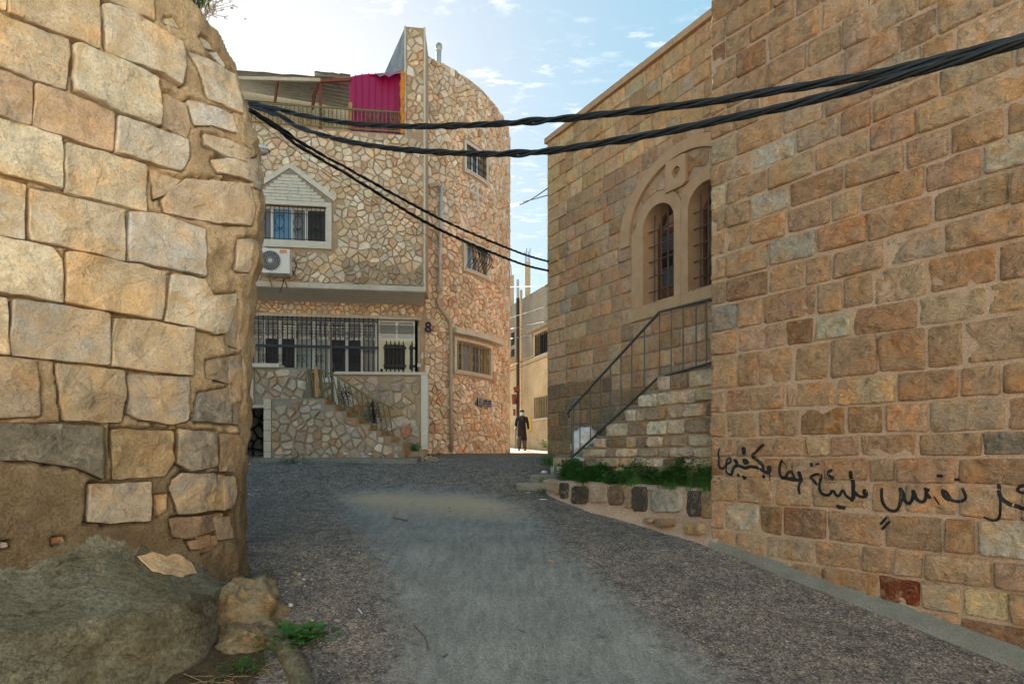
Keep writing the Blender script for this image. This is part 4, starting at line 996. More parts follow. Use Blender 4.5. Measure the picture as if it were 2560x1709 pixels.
A = GT.pix(1127, 828); B = GT.pix(1245, 862)
g = G(); g.pbox(GT, A[0], B[0], W3[3] + .14, W3[3] + .27, .0, .20, n=6); g.build('lintel', M['slab'], w3)
# thin white stone cross below the top window
g = G(); c_ = GT.pix(1191.5, 487); zt_ = GT.pix(1191.5, 456)[1]; zb_ = GT.pix(1191.5, 520)[1]
g.pbox(GT, c_[0] - .035, c_[0] + .035, zb_, zt_, 0, .045); g.pbox(GT, c_[0] - .36, c_[0] - .037, c_[1] - .03, c_[1] + .03, 0, .044); g.pbox(GT, c_[0] + .037, c_[0] + .3, c_[1] - .03, c_[1] + .03, 0, .044)
g.build('stone_cross', M['white'], house)

# --- ground floor glazed front with its blue grille and the cream door
s0, s1, z0, z1 = OG
gS = lambda u: GT.pix(u, 850)[0]
zTr = GT.pix(800, 841)[1]
g = G(); g.pbox(GT, s0, s1 + .05, z1 - .03, z1 + .05, -.30, .015); gl = g.build('shopfront_window', M['slab'], house)
tag(gl, 'wide white framed ground floor glazing behind a dark blue iron grille')
g = G()
for u in (600, 654.5, 696.6, 737.8, 782.8, 824, 867, 907, 943.8): g.pbox(GT, gS(u) - .035, gS(u) + .035, z0, z1 - .03, -.27, -.20)
g.pbox(GT, s0, gS(944), zTr - .03, zTr + .03, -.265, -.205); g.pbox(GT, s0, gS(944), z1 - .10, z1 - .03, -.266, -.204)
g.pbox(GT, s0, gS(944), z0, z0 + .35, -.265, -.205)
g.build('window_frame', M['alu'], gl)
us = [560, 600, 654.5, 696.6, 737.8, 782.8, 824, 867, 907, 943.8]
for i in range(len(us) - 1):
    a, b = gS(us[i]), gS(us[i + 1])
    g = G(); g.pbox(GT, a, b, zTr, z1 - .03, -.26, -.25); g.build('pane', M[('glass', 'glassg', 'glassg', 'glass', 'glassg', 'glass', 'glass', 'glassg', 'glass')[i]], gl)
    g = G(); g.pbox(GT, a, b, z0, zTr, -.26, -.25); g.build('pane', M[('screen', 'glassg', 'screen', 'screen', 'curtain', 'curtain', 'screen', 'screen', 'glassg')[i]], gl)
g = G(); g.pbox(GT, s0, s1, z0, z1, -1.2, -1.1); g.build('inner_wall', M['dark_void'], house)
gr_ = G(); q0, q1 = gS(622), gS(944)
gr_.pbox(GT, q0, q1, z1 - .12, z1 - .09, .01, .04); gr_.pbox(GT, q0, q1, GT.pix(800, 870)[1], GT.pix(800, 863.5)[1], .0, .045)
grl = gr_.build('grille', M['blueiron'], house); tag(grl, 'dark blue iron grille of upright bars with small scrolls')
nb = 28
proto = None
for i in range(nb):
    q = q0 + (q1 - q0) * i / (nb - 1); g = G(); g.tube([GT.pt(q, ZTer + .35, .025), GT.pt(q, z1 - .02, .025)], .013, 6); g.build('bar', M['blueiron'], grl)
g = G()
for row, zf, off in ((0, .78, 0), (1, .52, .5), (2, .12, 0)):
    for i in range(7):
        q = q0 + (q1 - q0) * (i + .5 + off * .6) / 7; zz = ZTer + .4 + (z1 - ZTer - .4) * zf
        if q > q1 - .1: continue
        for sg_ in (-1, 1):
            g.tube(curl(GT, q + sg_ * .05, zz + .04, .05, 1.2, .045, 0, sg_, 10), .006, 4); g.tube(curl(GT, q + sg_ * .05, zz - .04, .05, -1.2, .045, 0, sg_, 10), .006, 4)
for zf in (.90, .87, .84, .80):
    zz = ZTer + .4 + (z1 - ZTer - .4) * zf; g.tube([GT.pt(q0, zz, -.06), GT.pt(gS(935), zz, -.06)], .005, 4)
g.build('scroll', M['blackiron'], grl)
d0, d1 = gS(948), gS(1040); zd = GT.pix(1000, 848)[1]
g = G(); frame(g, GT, d0, d1, zd, z1 - .03, .04, -.20, -.14); g.pbox(GT, gS(994) - .025, gS(994) + .025, zd + .04, z1 - .07, -.2, -.14); tr_ = g.build('fanlight', M['alu'], house)
for a, b in ((d0, gS(994)), (gS(994), d1)):
    g = G(); g.pbox(GT, a + .02, b - .02, zd + .02, z1 - .05, -.18, -.17); g.build('pane', M['glass'], tr_)
g = G()
for t in (.35, .45, .55, .65): zz = zd + (z1 - zd) * t; g.pbox(GT, d0, d1, zz, zz + .012, -.12, -.11)
g.build('bar', M['blackiron'], tr_)
g = G(); frame(g, GT, d0, d1, ZTer, zd, .07, -.20, -.13); g.pbox(GT, d0 + .07, d1 - .07, ZTer + .07, zd - .07, -.19, -.15)
door = g.build('door', M['cream'], house); tag(door, 'cream metal door with dark barred panes')
zp1, zp0 = GT.pix(990, 859)[1], GT.pix(990, 921)[1]
for a, b, n in ((gS(962), gS(1015), 5), (gS(1027), gS(1037), 1)):
    g = G(); g.pbox(GT, a, b, zp0, zp1, -.149, -.135); g.build('pane', M['screen'], door)
    for i in range(n):
        q = a + (b - a) * (i + .5) / n; g = G(); g.tube([GT.pt(q, zp0 - .06, -.10), GT.pt(q, zp0 + .2, -.10), GT.pt(q, zp1 + .03, -.10), GT.pt(q, zp1 + .09, -.10)], [.016, .022, .016, .004], 6); g.build('bar', M['blackiron'], door)
    for z in (zp0 + .05, zp1 - .10): g = G(); g.pbox(GT, a - .02, b + .02, z, z + .05, -.12, -.075); g.build('strap', M['blackiron'], door)
g = G(); g.tube([GT.pt(gS(955), GT.pix(955, 931)[1], -.08), GT.pt(gS(955), GT.pix(955, 921)[1], -.08)], .03, 6); g.build('handle', M['blackiron'], door)
# reveal right of the door with a small white conduit
g = G(); g.tube([GT.pt(gS(1046.5), GT.pix(1046, 910)[1], .02), GT.pt(gS(1046.5), GT.pix(1046, 815)[1], .02)], .012, 6); g.pbox(GT, gS(1046) - .03, gS(1046) + .05, GT.pix(1046, 918)[1], GT.pix(1046, 909)[1], .0, .07)
g.build('conduit', M['pvc'], house)
g = G(); c_ = GT.pix(1007, 782); g.disc(GT.pt(c_[0], c_[1], .03), GT.nrm(c_[0]), .055, .04, 16)
tag(g.build('wall_lamp', M['whitepaint'], None, smooth=False), 'small round white lamp above the cream door', 'lamp')

# --- house number
fc = bpy.data.curves.new('number', 'FONT'); fc.body = '8'; fc.size = .34; fc.extrude = .01; fc.offset = .006; fc.align_x = 'CENTER'; fc.align_y = 'CENTER'
to = bpy.data.objects.new('number', fc); COL.objects.link(to); bpy.context.view_layer.update()
me = bpy.data.meshes.new_from_object(to.evaluated_get(bpy.context.evaluated_depsgraph_get())); bpy.data.objects.remove(to)
c_ = GT.pix(1067, 820); nn = GT.nrm(c_[0]); o = bpy.data.objects.new('house_number', me); me.materials.clear(); me.materials.append(M['navy'])
ang = math.atan2(nn.x, -nn.y); o.location = GT.pt(c_[0], c_[1], .075); o.rotation_euler = (R(90), 0, ang); link(o)
tag(o, 'dark blue number 8 fixed on the stones right of the cream door', 'number')
# --- street name plate
A = GT.pix(1184, 995); B = GT.pix(1218.5, 1001); zt, zb = GT.pix(1184, 995)[1], GT.pix(1184, 1014)[1]
sign = empty('street_sign', label='dark navy street name plate with white lettering low on the rounded corner', cat='sign')
pa, pb = A[0], B[0]; an, bn = GT.pt(pa, 0, .11), GT.pt(pb, 0, .11); SGP = Path([(an.x, an.y), (bn.x, bn.y)]); Ls = SGP.l[-1]; H_ = zt - zb
g = G(); g.pbox(SGP, 0, Ls, zb, zt, -.01, .02); g.build('plate', M['navy'], sign)
g = G(); e = .008
for a, b, c, d in ((.03, .97, .03, .06), (.03, .97, .94, .97), (.03, .045, .06, .94), (.955, .97, .06, .94), (.29, .305, .06, .94), (.045, .29, .36, .39), (.045, .29, .64, .67), (.305, .82, .49, .52)):
    g.pbox(SGP, Ls * a, Ls * b, zb + H_ * c, zb + H_ * d, .021, .026)
g.build('border', M['whitepaint'], sign)
g = G(); lr = random.Random(3)
def word(x0, x1, y0, y1):            # small strokes of lettering
    x = x0
    while x < x1:
        w_ = lr.uniform(.012, .028); k = lr.random()
        g.pbox(SGP, Ls * x, Ls * (x + w_), zb + H_ * y0, zb + H_ * (y0 + .035), .021, .026)
        if k > .3: g.pbox(SGP, Ls * x, Ls * (x + .008), zb + H_ * (y0 + .035), zb + H_ * (y1 if k > .7 else (y0 + y1) / 2), .021, .026)
        if k > .6: g.pbox(SGP, Ls * (x + .012), Ls * (x + .02), zb + H_ * (y1 - .03), zb + H_ * y1, .021, .026)
        x += w_ + .006
word(.07, .26, .17, .28); word(.07, .26, .76, .86); word(.2, .27, .46, .56); word(.34, .92, .2, .33); word(.33, .46, .72, .86); word(.64, .72, .7, .82); word(.86, .92, .62, .74)
g.build('lettering', M['whitepaint'], sign)

# --- rainwater pipe
def gp(u, v, o): q = GT.pix(u, v); return GT.pt(q[0], q[1], o)
g = G(); g.tube([gp(1096, 470, .12), gp(1094, 600, .11), gp(1092, 728, .10)], .042, 10); pipe = empty('drainpipe', label='pale grey rainwater pipe with an elbow running down the stone house to the street', cat='pipe')
g.build('upper_pipe', M['pvc'], pipe, smooth=True)
g = G(); g.tube([gp(1089, 745, .10), gp(1089, 758, .10), gp(1092, 770, .10), gp(1112, 795, .10), gp(1119, 806, .10), gp(1120, 820, .10), gp(1121, 970, .09), gp(1123, 1128, .08)], .044, 10); g.build('lower_pipe', M['pvcpaint'], pipe, smooth=True)
for v in (728, 752, 806, 900, 1040):
    g = G(); u = interp(v, [728, 752, 800, 806, 1128], [1091, 1089, 1118, 1120, 1123]); g.tube([gp(u, v - 4, .10), gp(u, v + 4, .10)], .055, 10); g.build('collar', M['pvcpaint'], pipe)
g = G(); g.tube([gp(1070, 466, .03), gp(1088, 464, .09), gp(1096, 470, .12)], .05, 8); g.build('spout', M['pvcpaint'], pipe)
# roof vent
va = UP(1096, 160, 17.6); vb = UP(1096.5, 128, 17.6)
g = G(); g.tube([va - Vector((0, 0, 1.2)), vb], .07, 10); vent = g.build('vent_pipe', M['pvc'], None, smooth=True); tag(vent, 'grey vent pipe with a cap standing on the house roof behind the parapet', 'pipe')
g = G(); g.tube([vb, UP(1097, 118, 17.6), UP(1099, 110, 17.6)], [.075, .095, .06], 10); g.build('cap', M['tin'], vent, smooth=True)

# --- air conditioner
ac = empty('air_conditioner', label='white air conditioner outdoor unit on brackets under the gabled window', cat='air conditioner')
A = HU.pix(662, 694); B = HU.pix(733, 638); s0, s1, z0, z1 = A[0], B[0], A[1], B[1]
g = G(); g.pbox(HU, s0, s1, z0, z1, .12, .42); g.build('casing', M['alu'], ac)
g = G(); c_ = ((s0 + (s1 - s0) * .34), (z0 + z1) / 2); r_ = (z1 - z0) * .41
g.tube([HU.pt(c_[0] + r_ * math.cos(a), c_[1] + r_ * math.sin(a), .425) for a in np.linspace(0, 6.283, 33)], .010, 5); g.build('fan_ring', M['pvc'], ac)
g = G(); g.add([HU.pt(c_[0], c_[1], .424)] + [HU.pt(c_[0] + r_ * math.cos(a), c_[1] + r_ * math.sin(a), .424) for a in np.linspace(0, 6.283, 33)], [(0, i + 1, i + 2) for i in range(32)]); g.build('fan_opening', M['screen'], ac)
g = G()
for a in np.linspace(0, 6.283, 25)[:-1]: g.tube([HU.pt(c_[0] + .05 * math.cos(a), c_[1] + .05 * math.sin(a), .43), HU.pt(c_[0] + r_ * math.cos(a + .25), c_[1] + r_ * math.sin(a + .25), .43)], .003, 4)
for rr in (.35, .6, .8): g.tube([HU.pt(c_[0] + r_ * rr * math.cos(a), c_[1] + r_ * rr * math.sin(a), .432) for a in np.linspace(0, 6.283, 25)], .003, 4)
g.disc(HU.pt(c_[0], c_[1], .425), HU.nrm(1), .045, .015, 14); g.build('fan_guard', M['pvc'], ac)
g = G(); a = HU.pix(710, 648); b = HU.pix(727, 640); g.pbox(HU, a[0], b[0], a[1], b[1], .42, .424); g.build('maker_plate', flat_mat('orange_print', (.55, .25, .12)), ac)
g = G(); g.pbox(HU, s0 + (s1 - s0) * .66, s0 + (s1 - s0) * .67, z0 + .02, z1 - .02, .42, .424); g.build('panel_seam', M['pvc'], ac)
for q in (s0 + .15, s1 - .12):
    g = G(); g.tube([HU.pt(q, z0 - .02, 0), HU.pt(q, z0 - .02, .42)], .015, 4); g.tube([HU.pt(q, z0 - .2, .02), HU.pt(q, z0 - .02, .38)], .013, 4); g.build('bracket', M['creamiron'], ac)
g = G(); g.tube([HU.pt(HU.pix(647, 600)[0], HU.pix(647, 600)[1], .04), HU.pt(HU.pix(662, 622)[0], HU.pix(662, 622)[1], .08), HU.pt(s0 + .2, z1 + .0, .2)], .022, 6); g.build('hose', M['pvc'], ac)
def hw_(u, v, o): q = HU.pix(u, v); return HU.pt(q[0], q[1], o)
g = G(); g.tube([hw_(738, 650, .2), hw_(745, 668, .15), hw_(735, 690, .08), hw_(712, 700, .06), hw_(700, 735, .05)], .008, 5); g.build('wire', M['cable'], ac)

# --- roof terrace: railing, canopy, magenta sheet
rail = empty('terrace_railing', label='olive painted iron railing with scrolls along the roof terrace', cat='railing')
HR = Path([(HU.plan(0).x, HU.plan(0).y - .02), (HU.plan(sP0).x, HU.plan(sP0).y - .02)]); zr0, zr1 = 6.93, 7.33
g = G(); g.tube([HR.pt(0, zr1, .0), HR.pt(HR.l[-1], zr1 + .03, 0)], .022, 6); g.build('top_rail', M['greeniron'], rail)
g = G(); g.tube([HR.pt(0, zr0, .0), HR.pt(HR.l[-1], zr0 + .02, 0)], .018, 6); g.build('bottom_rail', M['greeniron'], rail)
nb = 46; sA = HR.pix(600, 290)[0] - .6
for i in range(nb):
    q = sA + (HR.l[-1] - sA) * (i + .5) / nb; g = G(); g.tube([HR.pt(q, zr0, 0), HR.pt(q, zr1, 0)], .011, 5); g.build('baluster', M['greeniron'], rail)
g = G(); i = 0
q = HR.l[-1] - .22
while q > sA:
    for sg_ in (-1, 1):
        g.tube(curl(HR, q + sg_ * .07, zr1 - .09, .055, 1.2, .02, 0, sg_, 12), .008, 4)
        g.tube(curl(HR, q + sg_ * .07, zr0 + .09, .055, -1.2, .02, 0, sg_, 12), .008, 4)
        g.tube([HR.pt(q + sg_ * (.02 + .09 * abs(math.cos(t * 3.14))), zr0 + .1 + (zr1 - zr0 - .2) * t, .02) for t in np.linspace(0, 1, 7)], .008, 4)
    q -= (.45, .95)[i % 3 == 1]; i += 1
g.build('scroll', M['greeniron'], rail)
can = empty('terrace_canopy', label='ragged corrugated metal canopy on rusty posts over the roof terrace', cat='canopy')
def sheet(name, FL, FR, BL, BR, n, amp, th=.006, rag=0):
    g = G(); vs = []; m = 12
    for j in range(n * 6 + 1):
        v = j / (n * 6); ph = (j % 6) / 6; h = amp * (1 if ph < .34 else 0)
        for i in range(m + 1):
            u = i / m; p = (FL.lerp(FR, u)).lerp(BL.lerp(BR, u), v)
            p = p + Vector((0, 0, h + (rag * .25 * noise.noise((u * 7, v * 2, 3)) * (1 - v)) + 0))
            vs.append(p)
    g.add(vs, [(j * (m + 1) + i, j * (m + 1) + i + 1, (j + 1) * (m + 1) + i + 1, (j + 1) * (m + 1) + i) for j in range(n * 6) for i in range(m)])
    return g.build(name, M['tin'], can)
sheet('canopy_sheet', UP(520, 176, 14.1), UP(800, 198, 14.35), UP(520, 214, 17.0), UP(806, 262, 17.0), 9, .05, rag=.12)
sheet('canopy_sheet', UP(786, 184, 14.35), UP(876, 192, 14.5), UP(786, 258, 16.9), UP(884, 282, 16.9), 9, .05, rag=.1)
g = G(); a, b = UP(500, 196, 14.15), UP(801, 203, 14.42); g.box8([a, b, b + Vector((0, .06, 0)), a + Vector((0, .06, 0)), a + Vector((0, 0, .07)), b + Vector((0, 0, .07)), b + Vector((0, .06, .07)), a + Vector((0, .06, .07))]); g.build('front_beam', M['slab'], can)
for A, B in (((801, 205), (876, 201)),):
    a, b = UP(*A, 14.42), UP(*B, 14.55); g = G(); g.box8([a, b, b + Vector((0, .06, 0)), a + Vector((0, .06, 0)), a + Vector((0, 0, .06)), b + Vector((0, 0, .06)), b + Vector((0, .06, .06)), a + Vector((0, .06, .06))]); g.build('rusty_beam', M['rust'], can)
for pts, r_ in (([UP(801, 205, 14.5), UP(801, 325, 14.5)], .035), ([UP(797, 207, 14.6), UP(786, 240, 15.4), UP(781, 272, 16.6)], .04), ([UP(694, 204, 14.4), UP(687, 258, 16.6)], .03), ([UP(600, 250, 15.6), UP(797, 268, 15.8)], .02)):
    g = G(); g.tube(pts, r_, 4); g.build('rusty_post', M['rust'], can)
g = G(); a, b = UP(540, 240, 17.3), UP(905, 295, 17.3); g.box8([(a.x, a.y, 6.9), (b.x, b.y, 6.9), (b.x, b.y + .2, 6.9), (a.x, a.y + .2, 6.9), (a.x, a.y, 9.55), (b.x, b.y, 9.05), (b.x, b.y + .2, 9.05), (a.x, a.y + .2, 9.55)]); g.build('terrace_wall', M['plaster'], house)
g = G(); a = HU.pt(0, 0, -.2); b = HU.pt(sP0, 0, -.2)
mag = empty('magenta_panel', label='bright magenta corrugated metal sheet closing the right end of the terrace', cat='metal sheet')
MP = Path([(UP(874, 300, 14.62).x, 14.62), (UP(1004, 300, 14.8).x, 14.8)])
nrib = 8; g = G(); vs = []
prof = []
Lm = MP.l[-1]
for i in range(nrib):
    a = Lm * i / nrib; w_ = Lm / nrib; prof += [(a, 0), (a + w_ * .82, 0), (a + w_ * .86, .035), (a + w_ * .96, .035)]
prof.append((Lm, 0))
zt = [MP.pix(874, 193)[1], MP.pix(1003, 180)[1]]; zb = MP.pix(940, 329)[1]
for q, o in prof:
    t_ = q / Lm; vs += [MP.pt(q, zb - .1, o), MP.pt(q, zt[0] + (zt[1] - zt[0]) * t_ + .03 * math.sin(q * 5), o)]
g.add(vs, [(2 * i, 2 * i + 2, 2 * i + 3, 2 * i + 1) for i in range(len(prof) - 1)]); g.build('sheet', M['magenta'], mag)
g = G(); fp = [(900, 192, 0), (925, 190, .05), (940, 186, .10), (950, 193, .28), (962, 187, .18), (972, 193, .30), (985, 186, .2), (1001, 180, .1)]
tp = [(900, 190), (925, 187), (940, 184), (950, 183), (962, 182), (972, 181), (985, 180), (1002, 177)]
vs = [];
for (u, v, o), (u2, v2) in zip(fp, tp): vs += [UP(u2, v2, 14.85), UP(u, v, 14.72 - o)]
g.add(vs, [(2 * i, 2 * i + 1, 2 * i + 3, 2 * i + 2) for i in range(len(fp) - 1)]); g.build('bent_flap', M['magenta'], mag)
g = G(); pts = [UP(1006, v, 14.62) + Vector((rng.uniform(-.012, .012), 0, 0)) for v in range(178, 336, 6)]; g.tube(pts, [.045 * rng.uniform(.7, 1.3) for _ in pts], 7); g.build('foam_strip', M['orange'], mag)
g = G(); a, b = UP(873, 330, 14.55), UP(876, 257, 14.55); g.tube([a, b], .04, 4); g.build('timber_post', M['woodlight'], mag)
# vents and stub near the slab
# ================================================================== ENTRANCE STAIR AND TERRACE WALL
ent = empty('entrance_stair', label='rubble stone entrance stair and terrace wall in front of the house with orange risers', cat='stairs')
pal_e = [(4, (.40, .33, .26)), (3, (.36, .28, .215)), (2, (.45, .385, .315)), (1, (.40, .22, .14)), (1, (.33, .27, .22)), (.7, (.48, .43, .37))]
BW = Path([(-7.4, 13.86), (UP(1070, 1000, 14.2).x, 14.2)]); yS = 13.3; SW = Path([(UP(663, 1000, yS).x - .0, yS), (UP(1040, 1000, yS).x, yS + .02)])
X4 = lambda x, y: (620 + x / 4.998, 900 + y / 4.998)
er = random.Random(9)
bs0, bs1 = BW.pix(*X4(1125, 500))[0], BW.pix(*X4(2165, 500))[0]; zt = BW.pix(*X4(1600, 185))[1]
body(BW, bs0, bs1 + .1, -.25, zt, .3, name='wall', mat=M['mortar_house'], parent=ent)
ls0, ls1 = BW.pix(600, 1000)[0] - .6, BW.pix(*X4(1085, 500))[0]; lzt = BW.pix(*X4(500, 95))[1]; gl0 = BW.pix(663, 1012)
gate0 = BW.pix(*X4(745, 300))[0]
body(BW, ls0, gate0, .0 - .25, lzt, .3, [(ls0 - .1, BW.pix(663, 1050)[0], -.3, gl0[1])], name='wall', mat=M['mortar_grey'], parent=ent)
body(BW, gate0, ls1, -.25, BW.pix(*X4(950, 275))[1], .3, name='wall', mat=M['mortar_grey'], parent=ent)
g = G(); g.pbox(BW, gate0, ls1, BW.pix(*X4(950, 275))[1] + .001, BW.pix(*X4(950, 222))[1], -.3, .02); g.build('threshold', M['whitepaint'], ent)
pe = rubble(bs0 + .02, bs1 - .02, .0, zt - .03, .195, .022, er, drop=.24, jit=.48)
pe2 = rubble(BW.pix(637, 1000)[0], gate0 - .02, gl0[1] + .02, lzt - .03, .195, .024, er, drop=.24, jit=.48)
pe3 = rubble(gate0 + .02, ls1 - .02, .3, BW.pix(*X4(950, 290))[1], .2, .05, er)
# stepped front wall
stp = [(228, 480), (905, 480), (965, 560), (1085, 635), (1222, 715), (1368, 795), (1510, 880), (1650, 950), (1790, 1030), (1938, 1170)]
S_ = [SW.pix(*X4(x, y)) for x, y in stp]
def topS(q):
    for i in range(1, len(S_)):
        if q <= S_[i][0]: return S_[i - 1][1] if i > 1 else S_[0][1]
    return -.1
# every tread is one block from front wall to back wall; the front face carries the rubble
xs_step = [p[0] for p in S_]
for i in range(1, len(S_)):
    a = S_[i - 1][0] if i > 1 else 0.0; b = S_[i][0]; zt_ = S_[i - 1][1] if i > 1 else S_[0][1]
    g = G(); nB = BW.plan(1).y
    pa, pb = SW.plan(a), SW.plan(b); A = .32
    g.box8([(pa.x, yS, -.3), (pb.x, yS, -.3), (pb.x, 14.1, -.3), (pa.x, 14.1, -.3), (pa.x, yS, zt_), (pb.x, yS, zt_), (pb.x, 14.1, zt_), (pa.x, 14.1, zt_)])
    g.build('step', M['mortar_grey'], ent)
    if i >= 2:
        zn = S_[i][1] if i < len(S_) - 1 else -.08
        g = G(); g.box((pb.x + .002, yS + .03, zn + .01), (pb.x + .022, 14.05, zt_ - .012)); g.build('riser', M['woodlight'] if False else flat_mat('orange_riser', (.40, .21, .085), .7, 0, .3) if i == 2 else bpy.data.materials['orange_riser'], ent)
pe4 = rubble(.12, SW.l[-1], -.12, S_[0][1] - .02, .165, .022, er, lambda x, z: z < topS(x) - .05, drop=.14, jit=.46)
pe4b = []
for q, ar, x, z in pe4:
    t_ = topS(x) - .02; lim = topS(max(v[0] for v in q)) - .02
    q = clip(q, 0, t_, 0, 1)
    if len(q) >= 3 and max(v[0] for v in q) > 0:
        nx = min([p[0] for p in S_[1:] if p[0] > x] + [99])
        q = clip(q, nx - .015, 0, 1, 0) if max(v[1] for v in q) > topS(nx + .01) else q
        if len(q) >= 3: pe4b.append((q, ar, x, z))
for pth, pls in ((BW, pe), (BW, pe2), (BW, pe3), (SW, pe4b)):
    for q, ar, x, z in pls:
        g = G(); q = round_poly(q, er.uniform(.08, .18)); stone_geo(g, pth, q, er.uniform(.02, .045), .03, None, (1, .86, .45), .012, 8, er.random() * 99, pick(pal_e, er), tilt=.4); g.build('stone', M['rubble'], ent)
# white corner pier, coping, leaning white post, left ledge and jambs
g = G(); a = BW.pix(*X4(2165, 600))[0]; b = BW.pix(*X4(2248, 600))[0]; zb_ = BW.pix(*X4(2200, 1112))[1]; g.pbox(BW, a, b, zb_, zt + .0, -.3, .06); g.build('white_pier', M['whitepaint'], ent)
g = G(); g.pbox(BW, bs0 - .05, b + .02, zt + .001, zt + .06, -.32, .07, n=6); g.build('coping', M['white'], ent)
g = G(); P_ = lambda x, y, o: BW.pt(*BW.pix(*X4(x, y)), o)
g.box8([P_(1085, 560, .0), P_(1125, 560, .0), P_(1125, 560, -.25), P_(1085, 560, -.25), P_(1068, 155, .02), P_(1112, 155, .02), P_(1112, 155, -.25), P_(1068, 155, -.25)]); g.build('white_post', M['whitepaint'], ent)
g = G(); g.pbox(BW, ls0, BW.pix(*X4(400, 60))[0], lzt + .001, lzt + .08, -.35, .08); g.build('ledge', M['white'], ent)
g = G(); g.pbox(BW, BW.pix(624, 1000)[0], BW.pix(635, 1000)[0], gl0[1] + .0, lzt - .01, -.1, .05); g.build('pier', M['whitepaint'] if False else M['slab'], ent)
g = G(); g.pbox(BW, ls0, BW.pix(668, 1012)[0], gl0[1] - .06, gl0[1] - .001, -.3, .06); g.build('lintel', M['slab'], ent)
g = G(); q0_ = 0.0
for k in range(6):
    g = G(); z_a = -.12 + k * (S_[0][1] + .12) / 6; g.pbox(SW, -.02, .12, z_a + .006, z_a + (S_[0][1] + .12) / 6 - .006, -.1, .03); g.build('jamb_block', M['slab'], ent)
g = G(); a_, b_ = UP(590, 1000, 14.9), UP(668, 1000, 14.9); g.box((a_.x - .6, 14.9, -.5), (b_.x + .3, 15.0, 1.3)); g.box((b_.x + .28, 14.1, -.5), (b_.x + .4, 15.0, 1.3)); g.build('cellar_wall', M['dark_void'], ent)
g = G(); g.box((-4.95, 14.15, .6), (-2.0, 15.6, ZTer)); g.build('terrace_floor', M['slab'], ent)
CP = Path([(-6.1, 14.6), (-5.0, 14.6)])
for q, ar, x, z in rubble(0, 1.1, -.2, 1.1, .2, .03, er):
    g = G(); stone_geo(g, CP, round_poly(q, .2), .05, .03, None, (1, .85, .4), .015, 7, er.random() * 9, (.05, .042, .035)); g.build('stone', M['rubble'], ent)
# handrail of the entrance stair
hrail = empty('stair_handrail', label='leaning olive iron handrail with scrolls along the entrance stair of the house', cat='railing')
hp = lambda x, y, yy=13.45: UP(*X4(x, y), yy)
g = G(); g.tube([hp(905, 125), hp(1120, 205), hp(1500, 455), hp(1800, 600), hp(1812, 612)], .02, 5); g.build('top_rail', M['greeniron'], hrail)
g = G(); g.tube([hp(1000, 500), hp(1310, 680), hp(1500, 800), hp(1870, 1010)], .018, 5); g.build('bottom_rail', M['greeniron'], hrail)
for i in range(13):
    t = (i + .3) / 13; a = hp(905 + 900 * t, 125 + 480 * t + 12 * math.sin(t * 9)); b = hp(1000 + 865 * t, 490 + 520 * t + 10)
    g = G(); g.tube([a, b], .013, 4); g.build('baluster', M['greeniron'], hrail)
class Flat:
    def pt(s, a, z, o): return Vector((a, 13.42 - o, z))
g = G()
for x, y in ((1190, 370), (1195, 470), (1225, 430), (1535, 560), (1550, 650), (1590, 690), (1520, 720), (1560, 610), (1210, 520), (1600, 760)):
    c_ = hp(x, y, 13.42)
    for sg_ in (-1, 1):
        g.tube(curl(Flat(), c_.x + sg_ * .05, c_.z, .065, 1.3, .0, 0, sg_, 14), .006, 4)
g.tube([hp(1555, 510, 13.42), hp(1560, 640, 13.42), hp(1575, 790, 13.42)], .025, 5)
g.build('scroll', M['blackiron'], hrail)
gate = empty('metal_gate', label='rusty olive metal gate standing open at the head of the entrance stair', cat='gate')
fr_ = [(742, 130), (905, 122), (945, 465), (800, 465)]
g = G(); g.tube([hp(*p) for p in fr_ + [fr_[0]]], .022, 4); g.build('gate_frame', M['greeniron'], gate)
for a, b in (((780, 128), (840, 465)), ((880, 124), (925, 465)), ((893, 124), (938, 465))): g = G(); g.tube([hp(*a), hp(*b)], .018, 4); g.build('bar', M['greeniron'], gate)
g = G(); a, b, c_, d = hp(765, 150, 13.5), hp(860, 145, 13.5), hp(890, 462, 13.5), hp(805, 462, 13.5); e = Vector((0, .02, 0)); g.box8([d, c_, c_ + e, d + e, a, b, b + e, a + e]); g.build('gate_panel', flat_mat('weathered_board', (.12, .10, .075), .9, 0, .3), gate)
g = G(); a, b = hp(848, 85, 13.40), hp(860, 465, 13.40); g.tube([a, b], .035, 4); g.build('timber_plank', M['woodlight'], gate)
g = G(); a, b = hp(1043, 30, 13.45), hp(1048, 200, 13.45); g.tube([hp(1032, -410 + 0, 13.45), hp(1043, 30, 13.45), hp(1050, 520, 13.45)], .018, 5); g.tube([a, hp(1046, 95, 13.45)], .035, 6); g.tube([hp(1035, -400, 13.45), hp(1250, -330, 13.45)], .012, 4); g.add([hp(1240, -330, 13.45), hp(1262, -325, 13.45), hp(1265, -235, 13.45)], [(0, 1, 2)])
tag(g.build('thin_pole', flat_mat('brown_pole', (.10, .07, .05)), None), 'thin brown pole with a dark flag scrap rising beside the white gate post', 'pole')
